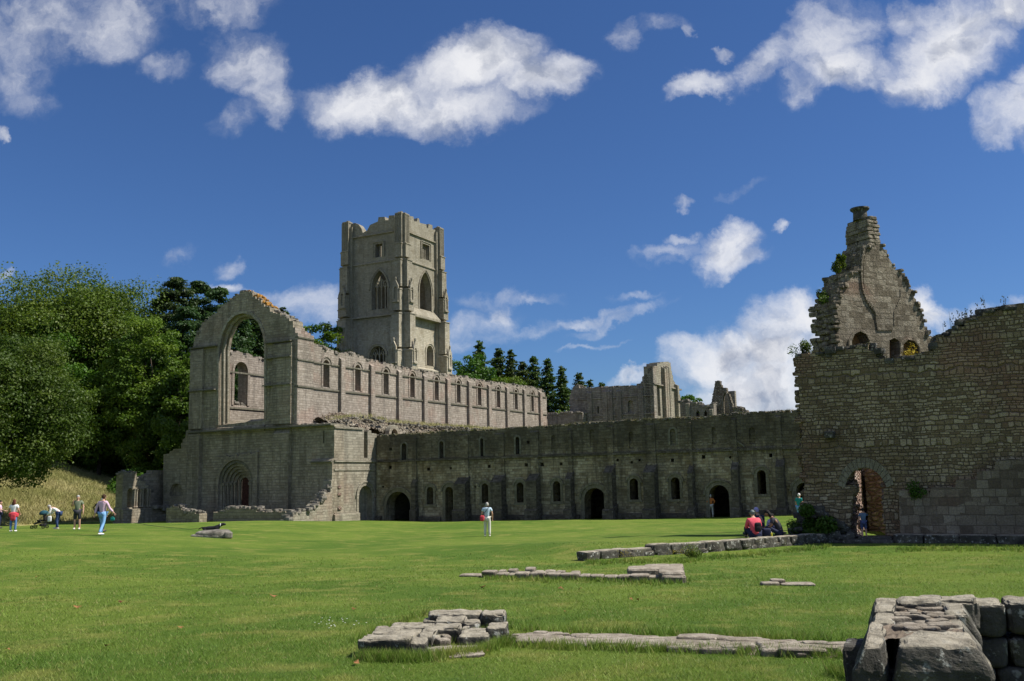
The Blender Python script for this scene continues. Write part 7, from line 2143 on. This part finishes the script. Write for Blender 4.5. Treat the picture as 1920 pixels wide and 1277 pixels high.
    for a in range(8): limb(mb, hp + np.array([-.02 + .07 * math.cos(a * PI / 4), 0, .06 + .05 * math.sin(a * PI / 4)]), hp + np.array([-.02 + .07 * math.cos((a + 1) * PI / 4), 0, .06 + .05 * math.sin((a + 1) * PI / 4)]), .012, .012, 5, 0, 1)
    mb.build('grip', MATS['cloth_teal'], t)
    gd = gp(384, 1001) + np.array([0, 1.1, 0])
    pe = gp(355, 993.5)
    mb = MB(); A = [hp, hp * .5 + pe * .5 - ZV * .05, pe + ZV * .03, gd + np.array([.25, -.1, .30])]
    for a, b in zip(A[:-1], A[1:]):
        a = a.copy(); b = b.copy(); a[2] = max(a[2], float(gz(a[0], a[1])) + .03); b[2] = max(b[2], float(gz(b[0], b[1])) + .03); limb(mb, a, b, .010, .010, 5, 0, 1)
    tag(mb.build('dog_lead', MATS['cloth_black'], None, base=hp), 'long thin lead trailing from the walker in pink towards the lying dog', 'lead')
    # black dog lying behind the boulder
    def dog(label, g, yaw, s, lying):
        t = thing('dog', label, 'dog', g)
        cs, sn = math.cos(yaw), math.sin(yaw); R = np.array([[cs, -sn, 0], [sn, cs, 0], [0, 0, 1]])
        hgt = .16 if lying else .42
        vs = [(-.32, 0, hgt + .02), (-.10, 0, hgt), (.14, 0, hgt + .02), (.28, 0, hgt + .06), (.40, 0, hgt + .17), (.50, 0, hgt + .20), (.62, 0, hgt + .17), (-.46, .02, hgt + .06), (-.62, .05, hgt - .02 + (.0 if lying else .1))]
        rr = [(.10), .115, .13, .11, .07, .075, .032, .03, .012]
        E = [(0, 1), (1, 2), (2, 3), (3, 4), (4, 5), (5, 6), (0, 7), (7, 8)]
        def leg(i0, x, y, front):
            k = len(vs)
            if lying: P = [(x, y, .12), (x + (.16 if front else .10), y * 1.3, .05), (x + (.32 if front else -.02), y * 1.2, .035)]
            elif front: P = [(x, y, .30), (x - .02, y, .17), (x + .01, y, .05), (x + .06, y, .02)]
            else: P = [(x + .05, y, .28), (x - .06, y, .17), (x - .01, y, .05), (x + .05, y, .02)]
            rs = ([.055, .034, .024] if lying else [.055, .032, .022, .024])
            for j, p in enumerate(P): vs.append(p); rr.append(rs[j]); E.append((i0 if j == 0 else k + j - 1, k + j))
        for sg in (-1, 1): leg(3, .24, sg * .09, True); leg(0, -.30, sg * .09, False)
        V, F = skinned(vs, E, rr, 1)
        mb = MB(); mb.add(V * s @ R.T + g, F)
        for sg in (-1, 1):
            e = MB(); ellip(e, (.47, sg * .07, hgt + .19), (.03, .014, .055), 6, 5); mb.add(e.v[0] * s @ R.T + g, e.f)
        mb.build('body', MATS['cloth_black'], t, smooth=True)
        mb = MB(); e = MB(); ellip(e, (.385, 0, hgt + .15), (.035, .085, .085), 12, 6); mb.add(e.v[0] * s @ R.T + g, e.f); mb.build('collar', MATS['cloth_white'] if lying else MATS['cloth_red'], t, smooth=True)
    gd[2] = float(gz(gd[0], gd[1])) + .02
    dog('black dog with a pale collar lying behind the flat boulder', gd, .05, 1.15, True)
    g = gp(159, 973.5); dog('small black dog standing behind the man in the sage t shirt', g, .2, .62, False)
    # rucksacks near the porch
    g = gp(293, 976); backpack('pale grey rucksack left on the grass before the porch', g + ZV * .22, (.44, .34, .44), .3, 'cloth_cream')
    g = gp(332, 976.5); backpack('black rucksack leaning before the stepped foundation wall', g + ZV * .25, (.42, .30, .48), .5, 'cloth_black')
    # man with red bag, seen from behind
    g = gp(914, 1006)
    t, out, J = person('man in pale blue shirt and cream trousers standing alone mid lawn, back turned', g, PI * .96, 1.02, dict(eL=(.26, .03, 1.16), wL=(.24, -.10, .94), eR=(-.27, .03, 1.15), wR=(-.26, -.08, .92), hea=(.0, -.05, 1.60)), 'cloth_pale_blue', 'cloth_cream', 'hair_grey', slim=1.12, shoes='cloth_cream')
    c = at(904, 972, g[1] - .12); t = thing('shoulder_bag', 'red shoulder bag on the back of the man mid lawn', 'bag', c - ZV * .15)
    bagmesh(c, (.22, .12, .30), 0, 3).build('bag_body', MATS['cloth_red'], t, smooth=True)
    mb = MB(); top = at(915, 953, g[1] - .16); limb(mb, c + ZV * .13, top, .012, .012, 5, 0, 1); limb(mb, top, top + np.array([.05, .14, .04]), .012, .012, 5, 0, 1); mb.build('strap', MATS['cloth_charcoal'], t)
    # man in rust jumper at the doorway
    g = gp(1334, 970); g = np.array([g[0], g[1] - .0, g[2]]); person('white haired man in rust jumper and pale trousers looking into the dark archway', g, PI, 1.0, dict(eL=(.30, .06, 1.16), wL=(.20, -.14, 1.02), eR=(-.30, .06, 1.16), wR=(-.20, -.14, 1.02)), 'cloth_orange', 'cloth_cream', 'hair_white', sleeves='long', shoes='cloth_cream', slim=1.1)
    q = at(1500, 960, 59.0); g = np.array([q[0], q[1], float(gz(q[0], q[1]))])
    z = at(1500, 925, 59.0)[2] - g[2]; person('white haired person in teal top beyond the left corner of the rubble wall', g, PI * .7, z / 1.74, dict(wR=(-.2, -.25, 1.05)), 'cloth_teal', 'cloth_light_jeans', 'hair_white', slim=1.2)
    # picnic group on the low wall
    def seated(label, px, pyb, yaw, s, top, legs_, hair, hat=None, sleeves='short', hairlen=0, skin='skin', dz=0, lean=.10, hd=(0, -1, -.2), slim=1.0, dy=0):
        g = gp(px, pyb) + np.array([0, dy, dz - .0])
        p = dict(pel=(0, 0, .12), wai=(0, .02, .28), che=(0, -lean * .6, .50), nec=(0, -lean * 1.3, .66), hea=(0, -lean * 1.9 - .02, .81), sL=(.18, -lean, .62), eL=(.24, -lean - .08, .36), wL=(.12, -lean - .28, .32), sR=(-.18, -lean, .62), eR=(-.24, -lean - .08, .36), wR=(-.12, -lean - .28, .32),
                 hL=(.10, -.03, .11), kL=(.20, -.40, .36), aL=(.14, -.62, .06), hR=(-.10, -.03, .11), kR=(-.20, -.40, .36), aR=(-.14, -.62, .06))
        return person(label, g, yaw, s, p, top, legs_, hair, skin, sleeves, False, hairlen, 'cloth_charcoal', hat, slim, headdir=hd), g
    (t, out, J), g = seated('seated person in bright coral shirt and grey hat, back to the camera', 1416, 1009, PI, 1.07, 'cloth_pinkred', 'cloth_navy', 'hair_grey', 'cloth_greytaupe', 'long', slim=1.25)
    backpack('small black backpack worn by the coral shirted sitter', g + np.array([.06, -.26, .40]), (.24, .13, .34), 0, 'cloth_black')
    (t, out, J), g = seated('seated person in dark jacket and lilac cap beyond the coral shirted sitter', 1434, 1004, PI * 1.15, 1.12, 'cloth_navy', 'cloth_charcoal', 'hair_black', 'cloth_lilac', 'long', dy=.45)
    (t, out, J), g = seated('seated dark haired woman in charcoal top leaning over the picnic', 1463, 1006, -PI * .62, 1.05, 'cloth_charcoal', 'cloth_navy', 'hair_black', skin='skin_dark', hairlen=.04, lean=.2, hd=(0, -1, -.5))
    (t, out, J), g = seated('small child in lilac and white top sitting before the dark haired woman', 1446, 1005, PI * .3, .80, 'cloth_lilac', 'cloth_lilac', 'hair_blond', dy=.3, dz=.08)
    g = gp(1437, 1008); t = thing('cool_bag', 'square navy cool bag between the picnickers', 'bag', g + np.array([0, -.05, 0])); mb = MB(); stone(mb, g + np.array([0, -.05, .17]), (.30, .24, .34), 0, 3, .03, 6, 7); mb.build('bag_body', MATS['cloth_navy'], t, smooth=True)
    mb = MB(); 
    for a in range(6): limb(mb, g + np.array([.10 * math.cos(a * PI / 6), -.05, .34 + .08 * math.sin(a * PI / 6)]), g + np.array([.10 * math.cos((a + 1) * PI / 6), -.05, .34 + .08 * math.sin((a + 1) * PI / 6)]), .010, .010, 4, 0, 1)
    mb.build('bag_handle', MATS['cloth_black'], t)
    g = gp(1447, 1008.5); t = thing('drink_bottle', 'yellow drink bottle standing by the picnic cool bag', 'bottle', g); mb = MB(); ring(mb, g, .035, .16, 12); ring(mb, g + ZV * .16, .035, .035, 12, .015); mb.build('bottle_body', P_('bottle_yellow', (.6, .55, .05), .4), t, smooth=False); mb = MB(); ring(mb, g + ZV * .195, .016, .025, 10); mb.build('cap', MATS['cloth_white'], t)
    # child in the doorway
    g = gp(1621, 1008); g = at(1621, 1008, 35.7); g[2] = max(g[2], ZC + .05)
    person('small dark haired child in striped navy top reaching at the broken doorway', g, PI * .95, .62, dict(eR=(-.24, -.10, 1.34), wR=(-.12, -.28, 1.50), hea=(0, -.01, 1.64)), 'stripe', 'cloth_blueshort', 'hair_black', shorts=True, slim=1.12, shoes='cloth_white')
people()
